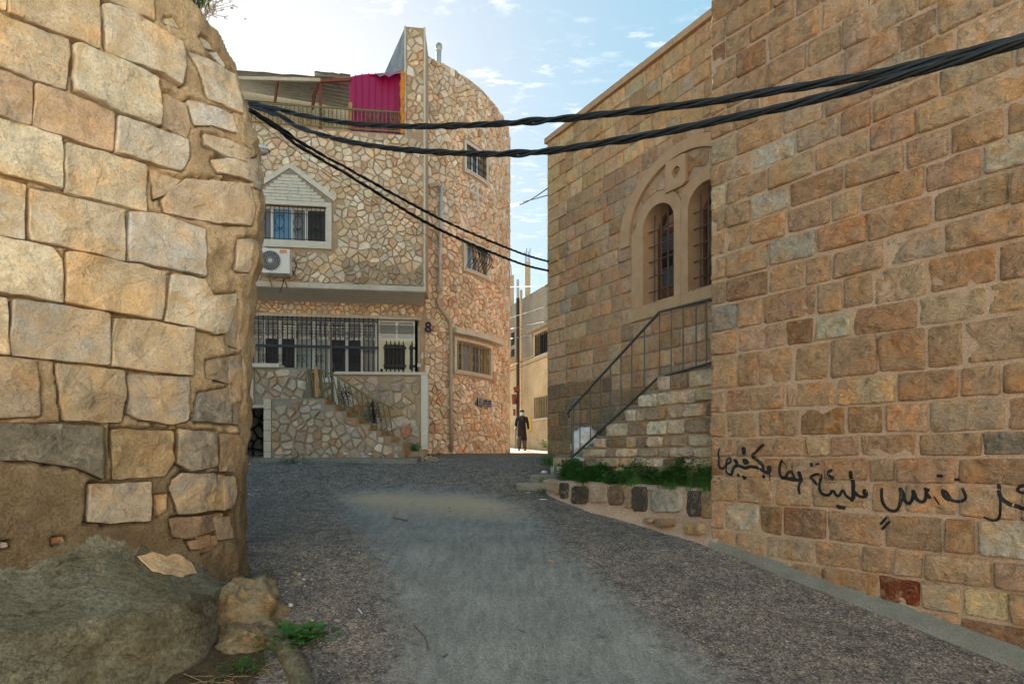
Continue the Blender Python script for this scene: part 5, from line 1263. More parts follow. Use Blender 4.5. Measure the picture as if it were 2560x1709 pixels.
# raised pavement slab before the stair
g = G(); n_ = 40; a, b = UP(652, 1140, 13.2).x, UP(1052, 1140, 13.2).x; tp_ = []
for i in range(n_ + 1):
    x = a + (b - a) * i / n_; yf = 12.75 + .12 * math.sin(i * .13) + .02 * noise.noise((i * .7, 0, 0)); zt_ = -.025
    tp_ += [(x, 13.4, zt_), (x, yf, zt_ - .02), (x, yf - .03, gz(yf) - .06)]
g.add(tp_, [(i * 3 + k, (i + 1) * 3 + k, (i + 1) * 3 + k + 1, i * 3 + k + 1) for i in range(n_) for k in (0, 1)])
g.add([tp_[0], tp_[1], tp_[2], (tp_[0][0], 13.4, -.3)], [(0, 1, 2, 3)]); g.add([tp_[-3], tp_[-2], tp_[-1], (tp_[-3][0], 13.4, -.3)], [(0, 1, 2, 3)])
tag(g.build('pavement', M['kerb'], None), kind='structure')

# ================================================================== DRESSED STONE HALL WITH THE PAIR OF ARCHED WINDOWS
hall = empty('stone_hall', label='tall brown ashlar building with toothed corner stones and paired arched windows', cat='building')
CH = Path([(.73, 13.5), (.73 + .478 * 8.2, 13.5 - .878 * 8.2)])
CR = Path([(.73 + .878 * 7, 13.5 + .478 * 7), (.73, 13.5)])
ZC = 6.27
TL, TR_, BR_ = 2.63, 4.95, 2.19       # trim plate extent and its foot
wA = (2.922, 3.639); wB = (3.937, 4.654); zS, zSp, zA = 2.40, 3.60, 3.915
body(CH, 0, 8.2, -1.6, ZC, .55, [(wA[0] - .06, wA[1] + .06, zS - .05, zA + .05), (wB[0] - .06, wB[1] + .06, zS - .05, zA + .05)], ds=.3, name='wall', mat=M['mortar_gold'], parent=hall, amp=.006)
body(CR, 0, 7.0, -1.6, ZC, .5, name='wall', mat=M['mortar_gold'], parent=hall)
g = G(); q_ = CH.plan(8.2); r_ = CR.plan(0); g.box8([(.8, 13.4, ZC - .6), (q_.x, q_.y, ZC - .6), (q_.x + 5.5, q_.y + 3, ZC - .6), (r_.x, r_.y, ZC - .6), (.8, 13.4, ZC - .5), (q_.x, q_.y, ZC - .5), (q_.x + 5.5, q_.y + 3, ZC - .5), (r_.x, r_.y, ZC - .5)]); g.build('roof_slab', M['slab'], hall)
cr = random.Random(31); rowh = .262; nrow = int((ZC - .12 + 1.3) / rowh); rowh = (ZC - .10 + 1.3) / nrow
pal_c = [(4, (.385, .255, .165)), (3, (.355, .23, .145)), (2, (.41, .29, .195)), (1.2, (.30, .20, .13)), (.35, (.35, .285, .22)), (.6, (.44, .32, .21))]
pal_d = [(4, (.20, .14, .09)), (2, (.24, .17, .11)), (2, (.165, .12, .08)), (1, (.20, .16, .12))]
aC = (TL + TR_) / 2 - .002; aO, bO, aI, bI, zF_ = 1.45, 1.10, 1.20, .93, 3.56
def in_trim(x, z): return (TL - .02 < x < TR_ + .02 and BR_ < z < zF_) or (z >= zF_ - .1 and ((x - aC) / aO) ** 2 + ((z - zF_) / bO) ** 2 < 1.0)
count = 0; rest = G()
for k in range(nrow):
    z0 = -1.3 + k * rowh; z1 = z0 + rowh; s_ = .0; wide = (k % 2 == 0); first = True
    while s_ < 8.1:
        if first: L_ = (.62 if wide else .40) * cr.uniform(.95, 1.05)
        else: L_ = cr.uniform(.24, .56)
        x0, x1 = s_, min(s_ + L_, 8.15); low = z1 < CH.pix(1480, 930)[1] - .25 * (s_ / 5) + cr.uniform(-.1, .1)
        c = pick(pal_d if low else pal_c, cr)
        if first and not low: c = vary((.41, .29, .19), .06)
        if z0 > 4.6 and not low: c = tuple(v * 1.13 for v in c[:2]) + (c[2] * 1.0,)  # warm bounce light on the upper courses, put into the stone colour
        poly = [(x0 + .006, z0 + .007), (x1 - .006, z0 + .007), (x1 - .006, z1 - .007), (x0 + .006, z1 - .007)]
        if first: poly[0] = (x0, z0 + .004); poly[3] = (x0, z1 - .004)
        ok = not (first and False)
        cx_, cz_ = (x0 + x1) / 2, (z0 + z1) / 2
        ins_c = [in_trim(px, pz) for px, pz in poly]
        if all(ins_c) and in_trim(cx_, cz_) :
            s_ += L_; first = False; continue
        if any(ins_c):          # cut against the trim
            if z0 < zF_ - .12 and BR_ - .01 < cz_:
                if x0 < TL < x1: poly = clip(poly, TL - .006, 0, 1, 0)
                elif x0 < TR_ < x1: poly = clip(poly, TR_ + .006, 0, -1, 0)
            if any(in_trim(px, pz) for px, pz in poly):
                # radial cut just outside the big arch
                dx_, dz_ = cx_ - aC, max(cz_, zF_) - zF_; L2 = math.hypot(dx_ / aO, dz_ / bO) or 1; bx, bz = aC + dx_ / L2, zF_ + dz_ / L2
                nx, nz = (bx - aC) / aO ** 2, (bz - zF_) / bO ** 2; nl = math.hypot(nx, nz); poly = clip(poly, bx + nx / nl * .006, bz + nz / nl * .006, -nx / nl, -nz / nl) if z1 > zF_ - .05 else poly
                if cz_ < BR_ + .05 and z1 > BR_: poly = clip(poly, 0, BR_ - .006, 0, 1)
        if len(poly) >= 3:
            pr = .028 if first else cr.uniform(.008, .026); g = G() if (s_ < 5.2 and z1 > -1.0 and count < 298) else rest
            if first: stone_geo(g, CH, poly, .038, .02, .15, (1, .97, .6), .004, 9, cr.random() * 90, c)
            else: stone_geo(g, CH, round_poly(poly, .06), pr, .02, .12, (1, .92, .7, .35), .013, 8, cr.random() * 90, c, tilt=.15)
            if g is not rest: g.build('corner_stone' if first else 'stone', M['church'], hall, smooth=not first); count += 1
        s_ += L_; first = False
tag(rest.build('stone', M['church'], hall), kind='stuff')
g = G(); rest = G()
for k in range(nrow):
    z0 = -1.3 + k * rowh; s_ = 0; L0 = .3 if k % 2 else 0
    while s_ < 6.95:
        L_ = cr.uniform(.3, .6); x1 = min(6.99, s_ + L_)
        if x1 - s_ > .1: stone_geo(rest, CR, [(s_ + .008, z0 + .008), (x1 - .008, z0 + .008), (x1 - .008, z0 + rowh - .008), (s_ + .008, z0 + rowh - .008)], .02, .02, None, (1, .9, .5), .01, 8, s_ + k, pick(pal_c, cr))
        s_ += L_
tag(rest.build('stone', M['church'], hall), kind='stuff')
g = G()                                                             # coping slabs along the roof edge
s_ = -.06
while s_ < 8.2:
    L_ = cr.uniform(.7, 1.1); g = G(); g.pbox(CH, s_ + .004, min(8.2, s_ + L_) - .004, ZC - .10, ZC + cr.uniform(.0, .012), -.5, .075); g.build('coping_stone', M['trim'], hall); s_ += L_
# trim plate with the two openings, and the raised arch over them
def arch_pts(s0, s1, z0, zs, zt, n=16):
    c = (s0 + s1) / 2; a = (s1 - s0) / 2; b = zt - zs
    return [(s0, z0), (s0, zs)] + [(c - a * math.cos(math.pi * i / n), zs + b * math.sin(math.pi * i / n)) for i in range(1, n)] + [(s1, zs), (s1, z0)]
def arch_surround(s0, s1, ou, right):
    """voussoir and jamb stones round one opening"""
    inn = arch_pts(s0, s1, zS, zSp, zA); c = (s0 + s1) / 2; a = (s1 - s0) / 2; outp = []
    for (x, z) in inn:
        if z <= zSp + 1e-6: outp.append((ou[0] if x < c else ou[1], z))
        else:
            t = math.atan2((z - zSp) / (zA - zSp), (x - c) / a); outp.append((c + (a + .19) * math.cos(t), zSp + (zA - zSp + .19) * math.sin(t)))
    outp = [(min(max(x, ou[0]), ou[1]), z) for x, z in outp]
    cuts = [0, 1] + [4, 7, 11, 14] + [len(inn) - 2, len(inn) - 1]
    for a_, b_ in zip(cuts[:-1], cuts[1:]):
        I = inn[a_:b_ + 1]; O = outp[a_:b_ + 1]; segs = [(I, O)]
        if a_ == 0 or b_ == len(inn) - 1:          # jambs in three blocks
            segs = []
            (ix0, iz0), (ix1, iz1) = I[0], I[-1]; (ox0, _), (ox1, _2) = O[0], O[-1]
            for k in range(3):
                t0, t1 = k / 3, (k + 1) / 3; segs.append(([(ix0, iz0 + (iz1 - iz0) * t0), (ix0, iz0 + (iz1 - iz0) * t1)], [(ox0, iz0 + (iz1 - iz0) * t0), (ox0, iz0 + (iz1 - iz0) * t1)]))
        for I_, O_ in segs:
            g = G(); n = len(I_); pr = .035 + cr.uniform(0, .004); e = .0
            vs = [CH.pt(x, z, pr) for x, z in I_] + [CH.pt(x, z, pr) for x, z in O_] + [CH.pt(x, z, -.34) for x, z in I_] + [CH.pt(x, z, -.05) for x, z in O_]
            fs = []
            for i in range(n - 1): fs += [(i, i + 1, n + i + 1, n + i), (i, 2 * n + i, 2 * n + i + 1, i + 1), (n + i, n + i + 1, 3 * n + i + 1, 3 * n + i)]
            fs += [(0, n, 3 * n, 2 * n), (n - 1, 3 * n - 1, 4 * n - 1, 2 * n - 1)]
            g.add(vs, fs); g.build('trim_stone', M['trim'], hall)
mid_ = (wA[1] + wB[0]) / 2
arch_surround(wA[0], wA[1], (TL, mid_ - .002), False); arch_surround(wB[0], wB[1], (mid_ + .002, TR_), True)
g = G(); g.pbox(CH, TL, aC - .003, BR_, zS - .004, -.34, .04, n=2); g.pbox(CH, aC + .003, TR_, BR_, zS - .004, -.34, .042, n=2); g.build('sill', M['trim'], hall)
n = 40; cutn = [0, 5, 9, 13, 17, 20, 23, 27, 31, 35, 40]
for a_, b_ in zip(cutn[:-1], cutn[1:]):
    vs = []
    for i in range(a_, b_ + 1):
        t = math.pi * (1 - i / n)
        for (aa, bb, o) in ((aI, bI, .06), (aO, bO, .06), (aI, bI, -.02), (aO, bO, -.02)): vs.append(CH.pt(aC + aa * math.cos(t), zF_ + bb * math.sin(t), o))
    m_ = b_ - a_ + 1; fs = []
    for i in range(m_ - 1):
        k = i * 4; fs += [(k, k + 4, k + 5, k + 1), (k, k + 2, k + 6, k + 4), (k + 1, k + 5, k + 7, k + 3)]
    fs += [(0, 1, 3, 2), tuple((m_ - 1) * 4 + j for j in (0, 2, 3, 1))]
    g = G(); g.add(vs, fs); g.build('arch_stone', M['trim'], hall)
g = G(); g.pbox(CH, aC - aO, aC - aI, zF_ - .11, zF_ - .002, -.02, .06); g.pbox(CH, aC + aI, aC + aO, zF_ - .11, zF_ - .002, -.02, .06); g.build('arch_foot', M['trim'], hall)
# tympanum stones between the arches
for q, ar, x, z in rubble(aC - aI + .02, aC + aI - .02, zF_ + .02, zF_ + bI, .24, .012, cr, lambda x, z: ((x - aC) / (aI - .04)) ** 2 + ((z - zF_) / (bI - .04)) ** 2 < 1 and all(((x - (w_[0] + w_[1]) / 2) / (.36 + .20)) ** 2 + ((z - zSp) / (.315 + .20)) ** 2 > 1 for w_ in (wA, wB)), drop=.0, jit=.2, aspect=1.4):
    q = [p for p in q if True]
    for w_ in (wA, wB):
        c_ = (w_[0] + w_[1]) / 2; dx_, dz_ = x - c_, z - zSp; L2 = math.hypot(dx_ / .56, dz_ / .515); bx, bz = c_ + dx_ / L2, zSp + dz_ / L2; nx, nz = dx_ / .56 ** 2, dz_ / .515 ** 2; nl = math.hypot(nx, nz)
        q = clip(q, bx, bz, -nx / nl, -nz / nl) if len(q) > 2 else q
    dx_, dz_ = x - aC, z - zF_; L2 = math.hypot(dx_ / aI, dz_ / bI); bx, bz = aC + dx_ / L2, zF_ + dz_ / L2; nx, nz = dx_ / aI ** 2, dz_ / bI ** 2; nl = math.hypot(nx, nz)
    q = clip(q, bx, bz, nx / nl, nz / nl) if len(q) > 2 else q
    if len(q) > 2: g = G(); stone_geo(g, CH, q, .02, .02, .1, (1, .92, .5), .012, 8, cr.random() * 9, pick(pal_c, cr)); g.build('stone', M['church'], hall, smooth=True)
# square plaque with its round hole
A = CH.pix(1670, 407); B = CH.pix(1724, 465); ps0, ps1, pz0, pz1 = 3.48, 3.93, 4.00, 4.46; pc = ((ps0 + ps1) / 2 + .02, (pz0 + pz1) / 2 + .01); g = G(); n = 24; ring = []; outr = []
for i in range(n):
    t = 2 * math.pi * i / n; dx_, dz_ = math.cos(t), math.sin(t); ring.append((pc[0] + .085 * dx_, pc[1] + .085 * dz_))
    k = min(((ps1 - pc[0]) / dx_ if dx_ > 1e-6 else (ps0 - pc[0]) / dx_ if dx_ < -1e-6 else 9), ((pz1 - pc[1]) / dz_ if dz_ > 1e-6 else (pz0 - pc[1]) / dz_ if dz_ < -1e-6 else 9)); outr.append((pc[0] + dx_ * k, pc[1] + dz_ * k))
vs = [CH.pt(x, z, .075) for x, z in ring] + [CH.pt(x, z, .075) for x, z in outr] + [CH.pt(x, z, -.02) for x, z in ring] + [CH.pt(x, z, 0) for x, z in outr]; fs = []
for i in range(n): j = (i + 1) % n; fs += [(i, j, n + j, n + i), (i, 2 * n + i, 2 * n + j, j), (n + i, n + j, 3 * n + j, 3 * n + i)]
fs.append(tuple(2 * n + i for i in range(n))); g.add(vs, fs); g.build('plaque', M['trim'], hall)
# the windows themselves
def hall_window(w_, label):
    s0, s1 = w_; c = (s0 + s1) / 2
    root = None
    g = G(); pts = arch_pts(s0, s1, zS, zSp, zA); I = [(c + (x - c) * .86, zS + .06 + (z - zS) * .93) for x, z in pts]; n = len(pts)
    vs = [CH.pt(x, z, -.27) for x, z in pts] + [CH.pt(x, z, -.27) for x, z in I] + [CH.pt(x, z, -.33) for x, z in pts] + [CH.pt(x, z, -.33) for x, z in I]; fs = []
    for i in range(n - 1): fs += [(i, i + 1, n + i + 1, n + i), (n + i, n + i + 1, 3 * n + i + 1, 3 * n + i)]
    fs += [(0, n, 2 * n - 1, n - 1)]
    g.add(vs, fs); 
    for x in (c - .015, ): g.pbox(CH, x, x + .05, zS, zA - .03, -.32, -.28)
    g.pbox(CH, s0 + .02, s1 - .02, zSp - .05, zSp + .02, -.325, -.275); g.pbox(CH, s0 + .02, s1 - .02, zS, zS + .30, -.325, -.285); g.pbox(CH, s0 + .02, s1 - .02, zS + .27, zS + .33, -.32, -.27)
    wn = g.build('arched_window', M['wood'], hall); tag(wn, label)
    for k, (a, b, z0, z1) in enumerate(((s0, c, zS + .33, zSp - .05), (c, s1, zS + .33, zSp - .05))):
        for j in range(3):
            zz0 = z0 + (z1 - z0) * j / 3; zz1 = z0 + (z1 - z0) * (j + 1) / 3
            g = G(); g.pbox(CH, a + .04, b - .03, zz0 + .012, zz1 - .012, -.305, -.30); broken = (k == 1 and w_ is wB) or (k == 0 and j == 1)
            g.build('pane', M['glass'] if not broken else M['dark_void'], wn)
            g = G(); g.pbox(CH, a + .04, b - .03, zz1 - .012, zz1 + .012, -.31, -.29); g.build('glazing_bar', M['wood'], wn)
    if w_ is wB:
        g = G(); L1 = [(s0 + .08, zS + .40), (c - .08, zS + .42), (c - .03, zS + .6), (c - .10, zS + .75), (c - .02, zS + .85), (c - .05, zS + .95), (c + .1, zS + 1.0), (c + .2, zSp - .06), (s0 + .08, zSp - .06)]
        g.add([CH.pt(x, z, -.295) for x, z in L1], [tuple(range(len(L1)))]); g.build('torn_board', flat_mat('brown_board', (.12, .085, .05), .9, 0, .3), wn)
    for i in range(4):
        x = s0 + (s1 - s0) * (i + .75) / 4.5; top = zSp + (zA - zSp) * math.sqrt(max(0, 1 - ((x - c) / ((s1 - s0) / 2)) ** 2))
        g = G(); g.tube([CH.pt(x, zS, -.10), CH.pt(x, top - .03, -.10), CH.pt(x, top - .0, -.10)], [.012, .012, .004], 6); g.build('bar', M['rustbar'], wn)
    for z in np.linspace(zS + .22, zSp - .02, 5):
        g = G(); g.tube([CH.pt(s0 + .0, z, -.085), CH.pt(s1, z, -.085)], .011, 5); g.build('bar', M['rustbar'], wn)
M['rustbar'] = flat_mat('dull_iron_bar', (.10, .072, .06), .6, .2, .3)
hall_window(wA, 'left arched window of the pair with iron bars and brown frame'); hall_window(wB, 'right arched window of the pair with a torn board behind its bars')
g = G(); g.pbox(CH, 2.4, 5.2, 2.0, 4.4, -1.8, -1.7); g.build('inner_wall', M['dark_void'], hall)

# ================================================================== SIDE STAIR BELOW THE WINDOWS
st = empty('side_staircase', label='pale rough stone staircase climbing to the right along the brown hall wall', cat='stairs')
SSp = Path([(-.15, 13.0), (-.15 + .478 * 7, 13.0 - .878 * 7)])
lv = [(1455, 1122), (1488, 1095), (1522, 1059), (1566, 1024), (1604, 986), (1649, 939)]
lp = [SSp.pix(u, v) for u, v in lv]; wid = .98
edges_ = [(1.9, -.02)] + [(p[0], p[1]) for p in lp]
def stair_top(s_):
    z = -.30
    for a, b in edges_:
        if s_ >= a: z = b
    return z
sE_ = 5.75; ed = edges_ + [(sE_, None)]
for i in range(len(edges_)):
    a, zt_ = ed[i]; b = ed[i + 1][0]; g = G(); g.pbox(SSp, a + .001, b - .001, -1.4, zt_, -wid, -.012, n=1); g.build('step', M['mortar_gold'], st)
    g = G(); g.pbox(SSp, a - .015, b - .003, zt_ + .001, zt_ + .035, -wid + .01, .0, n=1); g.build('tread', M['kerb'], st)
levels = sorted(set([e[1] for e in edges_] + [-.16, -.36, -.62, -.9])); sr = random.Random(17)
pal_s = [(3, (.50, .43, .35)), (2, (.42, .35, .275)), (2, (.30, .24, .185)), (1.5, (.21, .17, .13)), (1.4, (.56, .51, .43))]
for k in range(len(levels) - 1):
    z0, z1 = levels[k], levels[k + 1]; s_start = min([a for a, b in edges_ if b >= z1 - 1e-6], default=99) if z1 > -.1 else 1.75
    s_ = s_start; f = True
    while s_ < sE_ - .05:
        L_ = sr.uniform(.22, .50); x1 = min(sE_, s_ + L_); c = pick(pal_s[:1] + pal_s[4:] if f else pal_s, sr); g = G()
        poly = [(s_ + .012, z0 + .014), (x1 - .012, z0 + sr.uniform(.006, .02)), (x1 - .012 + sr.uniform(-.01, .01), z1 - .012), (s_ + .012, z1 - sr.uniform(.006, .02))]
        if x1 - s_ > .12: stone_geo(g, SSp, round_poly(poly, .1), sr.uniform(.02, .075), .03, .05, (1, .95, .8, .45), .032, 6, sr.random() * 99, c, wob=.015, tilt=.3); g.build('stone', M['golden'], st, smooth=True)
        s_ += L_; f = False
body(SSp, 1.76, sE_, -1.5, -.02, .15, name='mortar_core', mat=M['mortar_gold'], parent=st, off=.004)
# railing
sr_ = empty('stair_railing', label='dark grey iron handrail with straight balusters on the side staircase', cat='railing')
def rp_(dx_, dy_, o=.03): q = SSp.pix(dx_ * DS, dy_ * DS); return SSp.pt(q[0], q[1], o)
top = [rp_(1309, 957), rp_(1306, 948), rp_(1311, 940), rp_(1517, 716), rp_(1637, 686), rp_(1700, 668)]
g = G(); g.tube(top, .020, 6); g.build('top_rail', M['greyiron'], sr_)
bot = [rp_(1316, 1048), rp_(1512, 867), rp_(1637, 832), rp_(1700, 815)]
g = G(); g.tube(bot, .018, 5); g.build('bottom_rail', M['greyiron'], sr_)
def on(line, s_):
    for i in range(len(line) - 1):
        a = SSp.pix(line[i][0] * DS, line[i][1] * DS); b = SSp.pix(line[i + 1][0] * DS, line[i + 1][1] * DS)
        if a[0] <= s_ <= b[0]: t = (s_ - a[0]) / (b[0] - a[0]); return a[1] + (b[1] - a[1]) * t
    return None
tl_ = [(1311, 940), (1517, 716), (1637, 686), (1700, 668)]; bl_ = [(1316, 1048), (1512, 867), (1637, 832), (1700, 815)]
for u in (1334, 1358, 1381, 1404, 1428, 1453, 1482, 1517, 1544, 1571, 1601, 1625, 1655):
    s_ = SSp.pix(u * DS, 900)[0]; a = on(tl_, s_); b = on(bl_, s_)
    if a and b: g = G(); g.tube([SSp.pt(s_, b, .03), SSp.pt(s_, a, .03)], .0095, 5); g.build('baluster', M['greyiron'], sr_)
g = G(); s_ = SSp.pix(1317 * DS, 1000)[0]; g.tube([SSp.pt(s_, -.25, .03), SSp.pt(s_, on(tl_, s_), .03)], .019, 6); g.build('post', M['greyiron'], sr_)
# low steps at the foot
for k, (u0, u1, v0, v1, y, col) in enumerate(((1385, 1440, 1158, 1186, 11.2, M['kerb']), (1325, 1412, 1186, 1205, 11.25, M['kerb']), (1290, 1400, 1206, 1222, 10.95, M['kerb']))):
    a, b = UP(u0, v0, y), UP(u1, v0, y); zt_ = a.z; ob = G(); ob.box8([(a.x, y, -1), (b.x, y - .15, -1), (b.x + .25, y + .9, -1), (a.x + .18, y + .9, -1), (a.x, y, zt_), (b.x, y - .15, zt_), (b.x + .25, y + .9, zt_ + .02), (a.x + .18, y + .9, zt_ + .02)])
    ob.build('foot_step', col, st)

# ================================================================== PLANTER
PW = Path([(.50, 10.95), (.621, 10.6), (1.08, 9.75), (1.705, 8.9), (2.104, 8.2), (2.36, 7.72)])
plw = empty('planter_wall', label='low pink cemented wall of dark basalt and tan blocks around the green planting', cat='wall')
zT = -.375
g = G(); vs = []; sg_s = np.arange(0, PW.l[-1], .06); zz_ = 14
for s_ in sg_s:
    y_ = PW.plan(s_).y; zb_ = gz(y_) - .06; flare = lambda t: .10 * max(0, 1 - t / .35) ** 2 * (1 + .4 * noise.noise((s_ * 4, t, 0)))
    tp_ = zT + .02 * noise.noise((s_ * 3, 1, 0))
    for j in range(zz_): t = j / (zz_ - 1); vs.append(PW.pt(s_, zb_ + (tp_ - zb_) * t, flare(t) + .010 * fb((s_ * 5, t * 3, 1), 3) - .02 * max(0, t - .93) / .07))
    vs.append(PW.pt(s_, tp_ + .012, -.10)); vs.append(PW.pt(s_, tp_, -.20)); vs.append(PW.pt(s_, tp_ - .5, -.21))
m_ = zz_ + 3; g.add(vs, [(i * m_ + j, (i + 1) * m_ + j, (i + 1) * m_ + j + 1, i * m_ + j + 1) for i in range(len(sg_s) - 1) for j in range(m_ - 1)])
g.build('cement_core', M['pinkcem'], plw, smooth=True)
PX = lambda x, y: (1240 + x / 3.137, 900 + y / 3.137)
blk = [((462, 508), (945, 1050), (.33, .24, .16), 0), ((514, 570), (950, 1085), (.05, .045, .04), 1), ((603, 726), (985, 1125), (.06, .05, .04), 1), ((738, 880), (975, 1120), (.38, .31, .25), 0), ((890, 1000), (985, 1135), (.13, .095, .065), 1), ((1020, 1074), (985, 1160), (.30, .22, .15), 0), ((1078, 1188), (990, 1185), (.055, .048, .042), 1), ((1222, 1465), (1010, 1195), (.30, .28, .245), 1), ((1510, 1618), (1025, 1228), (.06, .05, .045), 1), ((1624, 1712), (1022, 1238), (.24, .17, .11), 0), ((1285, 1410), (1242, 1305), (.24, .18, .12), 0), ((1522, 1650), (1278, 1362), (.36, .29, .2), 0), ((1200, 1260), (1235, 1275), (.32, .25, .18), 0)]
for k, ((x0, x1), (y0, y1), c, dk) in enumerate(blk):
    q = [PW.pix(*PX(x, y)) for x, y in ((x0, y1), (x1, y1), (x1, y0), (x0, y0))]; g = G()
    q[2] = (q[2][0], min(q[2][1], zT - .02)); q[3] = (q[3][0], min(q[3][1], zT - .02))
    if k > 9: o0 = .07
    else: o0 = .0
    stone_geo(g, PW, round_poly(q, .12), .035 + o0, .03, .035, (1, .94, .8, .45), .014, 9, k * 3.3, c, wob=.012)
    g.build('basalt_block' if dk else 'stone', M['dark'] if dk else M['golden'], plw, smooth=True)
# soil bed
g = G(); bed = [PW.plan(.15) + Vector((.2, .1)), PW.plan(1.2), PW.plan(2.2), PW.plan(PW.l[-1]), Vector((2.55, 8.0)), SSp.plan(5.5), SSp.plan(4), SSp.plan(2.2)]
bed = [Vector((p.x, p.y)) for p in bed]
g.add([(p.x, p.y, zT - .06) for p in bed], [tuple(range(len(bed)))]); soil = g.build('planter_soil', M['soil'], None); tag(soil, kind='structure')
def leaf_clump(g, p, n, h, spread, r, size=.03, col=None, up=.5):
    for _ in range(n):
        a = r.uniform(0, 6.283); d = min(abs(r.gauss(0, spread)), spread * 1.9); b = Vector(p) + Vector((math.cos(a) * d * .6, math.sin(a) * d * .6, 0)); t = Vector((math.cos(a) * d * 1.2, math.sin(a) * d * 1.2, h * r.uniform(.4, 1.1)))
        e = b + t; L_ = size * r.uniform(.6, 1.4); dr = (Vector((math.cos(a), math.sin(a), 0)) + Vector((r.uniform(-.5, .5), r.uniform(-.5, .5), r.uniform(-.2, up)))).normalized(); s_ = dr.cross(Vector((r.uniform(-.3, .3), r.uniform(-.3, .3), 1))).normalized() * L_ * .38
        g.add([e, e + dr * L_ * .5 + s_, e + dr * L_, e + dr * L_ * .5 - s_], [(0, 1, 2, 3)])
        if r.random() < .35:
            w_ = Vector((.0025, 0, 0)); g.add([b - w_, b + w_, e], [(0, 1, 2)])
vr = random.Random(77); g = G()
from mathutils.geometry import intersect_point_tri_2d
def in_bed(x, y):
    ins = False; n = len(bed)
    for i in range(n):
        a, b = bed[i], bed[(i + 1) % n]
        if (a.y > y) != (b.y > y) and x < (b.x - a.x) * (y - a.y) / (b.y - a.y) + a.x: ins = not ins
    return ins
cnt = 0
while cnt < 900:
    x, y = vr.uniform(.4, 2.8), vr.uniform(7.7, 11.2)
    if not in_bed(x, y): continue
    if noise.noise((x * 2.2, y * 2.2, 11)) < -.28: cnt += .5; continue
    hh = .10 + .30 * max(0, noise.noise((x * 2.5, y * 2.5, 5)) + .35); leaf_clump(g, (x, y, zT - .05), 22, hh, .04, vr, .042); cnt += 1
tag(g.build('planting', M['leaf'], None), kind='stuff')
def plant(label, p, n, h, spread, size, name='weed', mat='leaf', seed=1, group=None, blades=0):
    g = G(); r = random.Random(seed); leaf_clump(g, p, n, h, spread, r, size)
    for _ in range(blades):
        a = r.uniform(0, 6.283); b = Vector(p) + Vector((r.gauss(0, spread * .6), r.gauss(0, spread * .6), 0)); d = Vector((math.cos(a), math.sin(a), 0)); L_ = h * r.uniform(.8, 1.6); w_ = Vector((-d.y, d.x, 0)) * .006
        g.add([b - w_, b + w_, b + d * L_ * .3 + Vector((0, 0, L_ * .7)) + w_ * .6, b + d * L_ * .3 + Vector((0, 0, L_ * .7)) - w_ * .6, b + d * L_ * .75 + Vector((0, 0, L_ * .8))], [(0, 1, 2, 3), (3, 2, 4)])
    return tag(g.build(name, M[mat], None), label, 'plant')
plant('tall tuft of grass beside the foot of the iron handrail', (1.0, 10.75, zT - .05), 120, .2, .11, .04, 'grass_tuft', seed=3, blades=170)
plant('dark weed clump growing against the low steps left of the planter', GP(1372, 1215) + Vector((0, .1, 0)), 110, .12, .15, .04, seed=4, blades=60)
plant('low weeds on the road edge left of the pink planter wall', GP(1355, 1235), 130, .07, .16, .035, seed=5, blades=20)
plant('flat strip of weeds at the edge of the road by the low slab', GP(1300, 1222), 110, .05, .20, .035, seed=6)
plant('weed clump on top of the low step next to the hall corner', UP(1372, 1163, 11.9), 120, .16, .13, .045, seed=8, blades=60)
plant('broad leaved green plant beside the cement rim on the road edge', GP(738, 1612) + Vector((.02, .02, 0)), 190, .10, .085, .075, 'leafy_plant', seed=9)
plant('small weeds in front of the entrance stair at its left end', Vector((-4.1, 12.72, gz(12.7) + .0)), 160, .07, .22, .04, seed=10, blades=20)
plant('thin weeds in the road below the middle of the entrance stair', Vector((-3.0, 12.62, gz(12.6))), 70, .06, .14, .035, seed=11)
plant('weed tuft at the foot of the white pier by the entrance stair', UP(1036, 1128, 13.1), 110, .14, .07, .04, seed=12, blades=50)
plant('small weeds beside the right end of the pavement slab', Vector((-1.95, 12.75, gz(12.75))), 60, .06, .08, .035, seed=13)
plant('distant green weed at the foot of the plaster wall behind the man', UP(1364, 1119, 26.5), 90, .3, .10, .07, seed=14, blades=20)
plant('weeds growing in the soil pocket below the boulder', Vector((-2.02, 5.1, gz(5.1) + .03)), 160, .06, .12, .03, seed=15, blades=25)
plant('dry grass on top of the crumbling old wall against the sky', LW.pt(LW.pix(495, 20)[0], 4.02, -.12), 60, .16, .14, .03, 'dry_grass', 'leaf2', seed=16, blades=190)
g = G(); r = random.Random(5); pz = LW.pt(LW.pix(515, 40)[0], 3.92, -.05)
for _ in range(16):
    a = r.uniform(-.6, 1.2); L_ = r.uniform(.12, .3); e = pz + Vector((math.cos(a) * L_, r.uniform(-.1, .1), L_ * r.uniform(.2, 1))); g.tube([pz + Vector((r.uniform(-.1, .05), 0, 0)), pz.lerp(e, .5) + Vector((0, 0, .03)), e], .0025, 4)
    for k in range(3): q = e + Vector((r.uniform(-.02, .04), 0, r.uniform(-.03, .03))); g.tube([e, q], .003, 4)
tag(g.build('dry_twigs', M['straw'], None), 'leafless dry twigs sticking out from the top of the old wall', 'twig')
g = G(); r = random.Random(6)
for k in range(60):
    p = Vector((-2.05 + r.gauss(0, .12), 5.12 + r.gauss(0, .14), gz(5.1) + .02)); a = r.uniform(0, 6.28); L_ = r.uniform(.08, .24); g.tube([p, p + Vector((math.cos(a) * L_, math.sin(a) * L_, r.uniform(0, .06)))], .0022, 4)
tag(g.build('dry_stalks', M['straw'], None), 'dry straw stalks lying in the soil pocket under the concrete foot', 'straw')
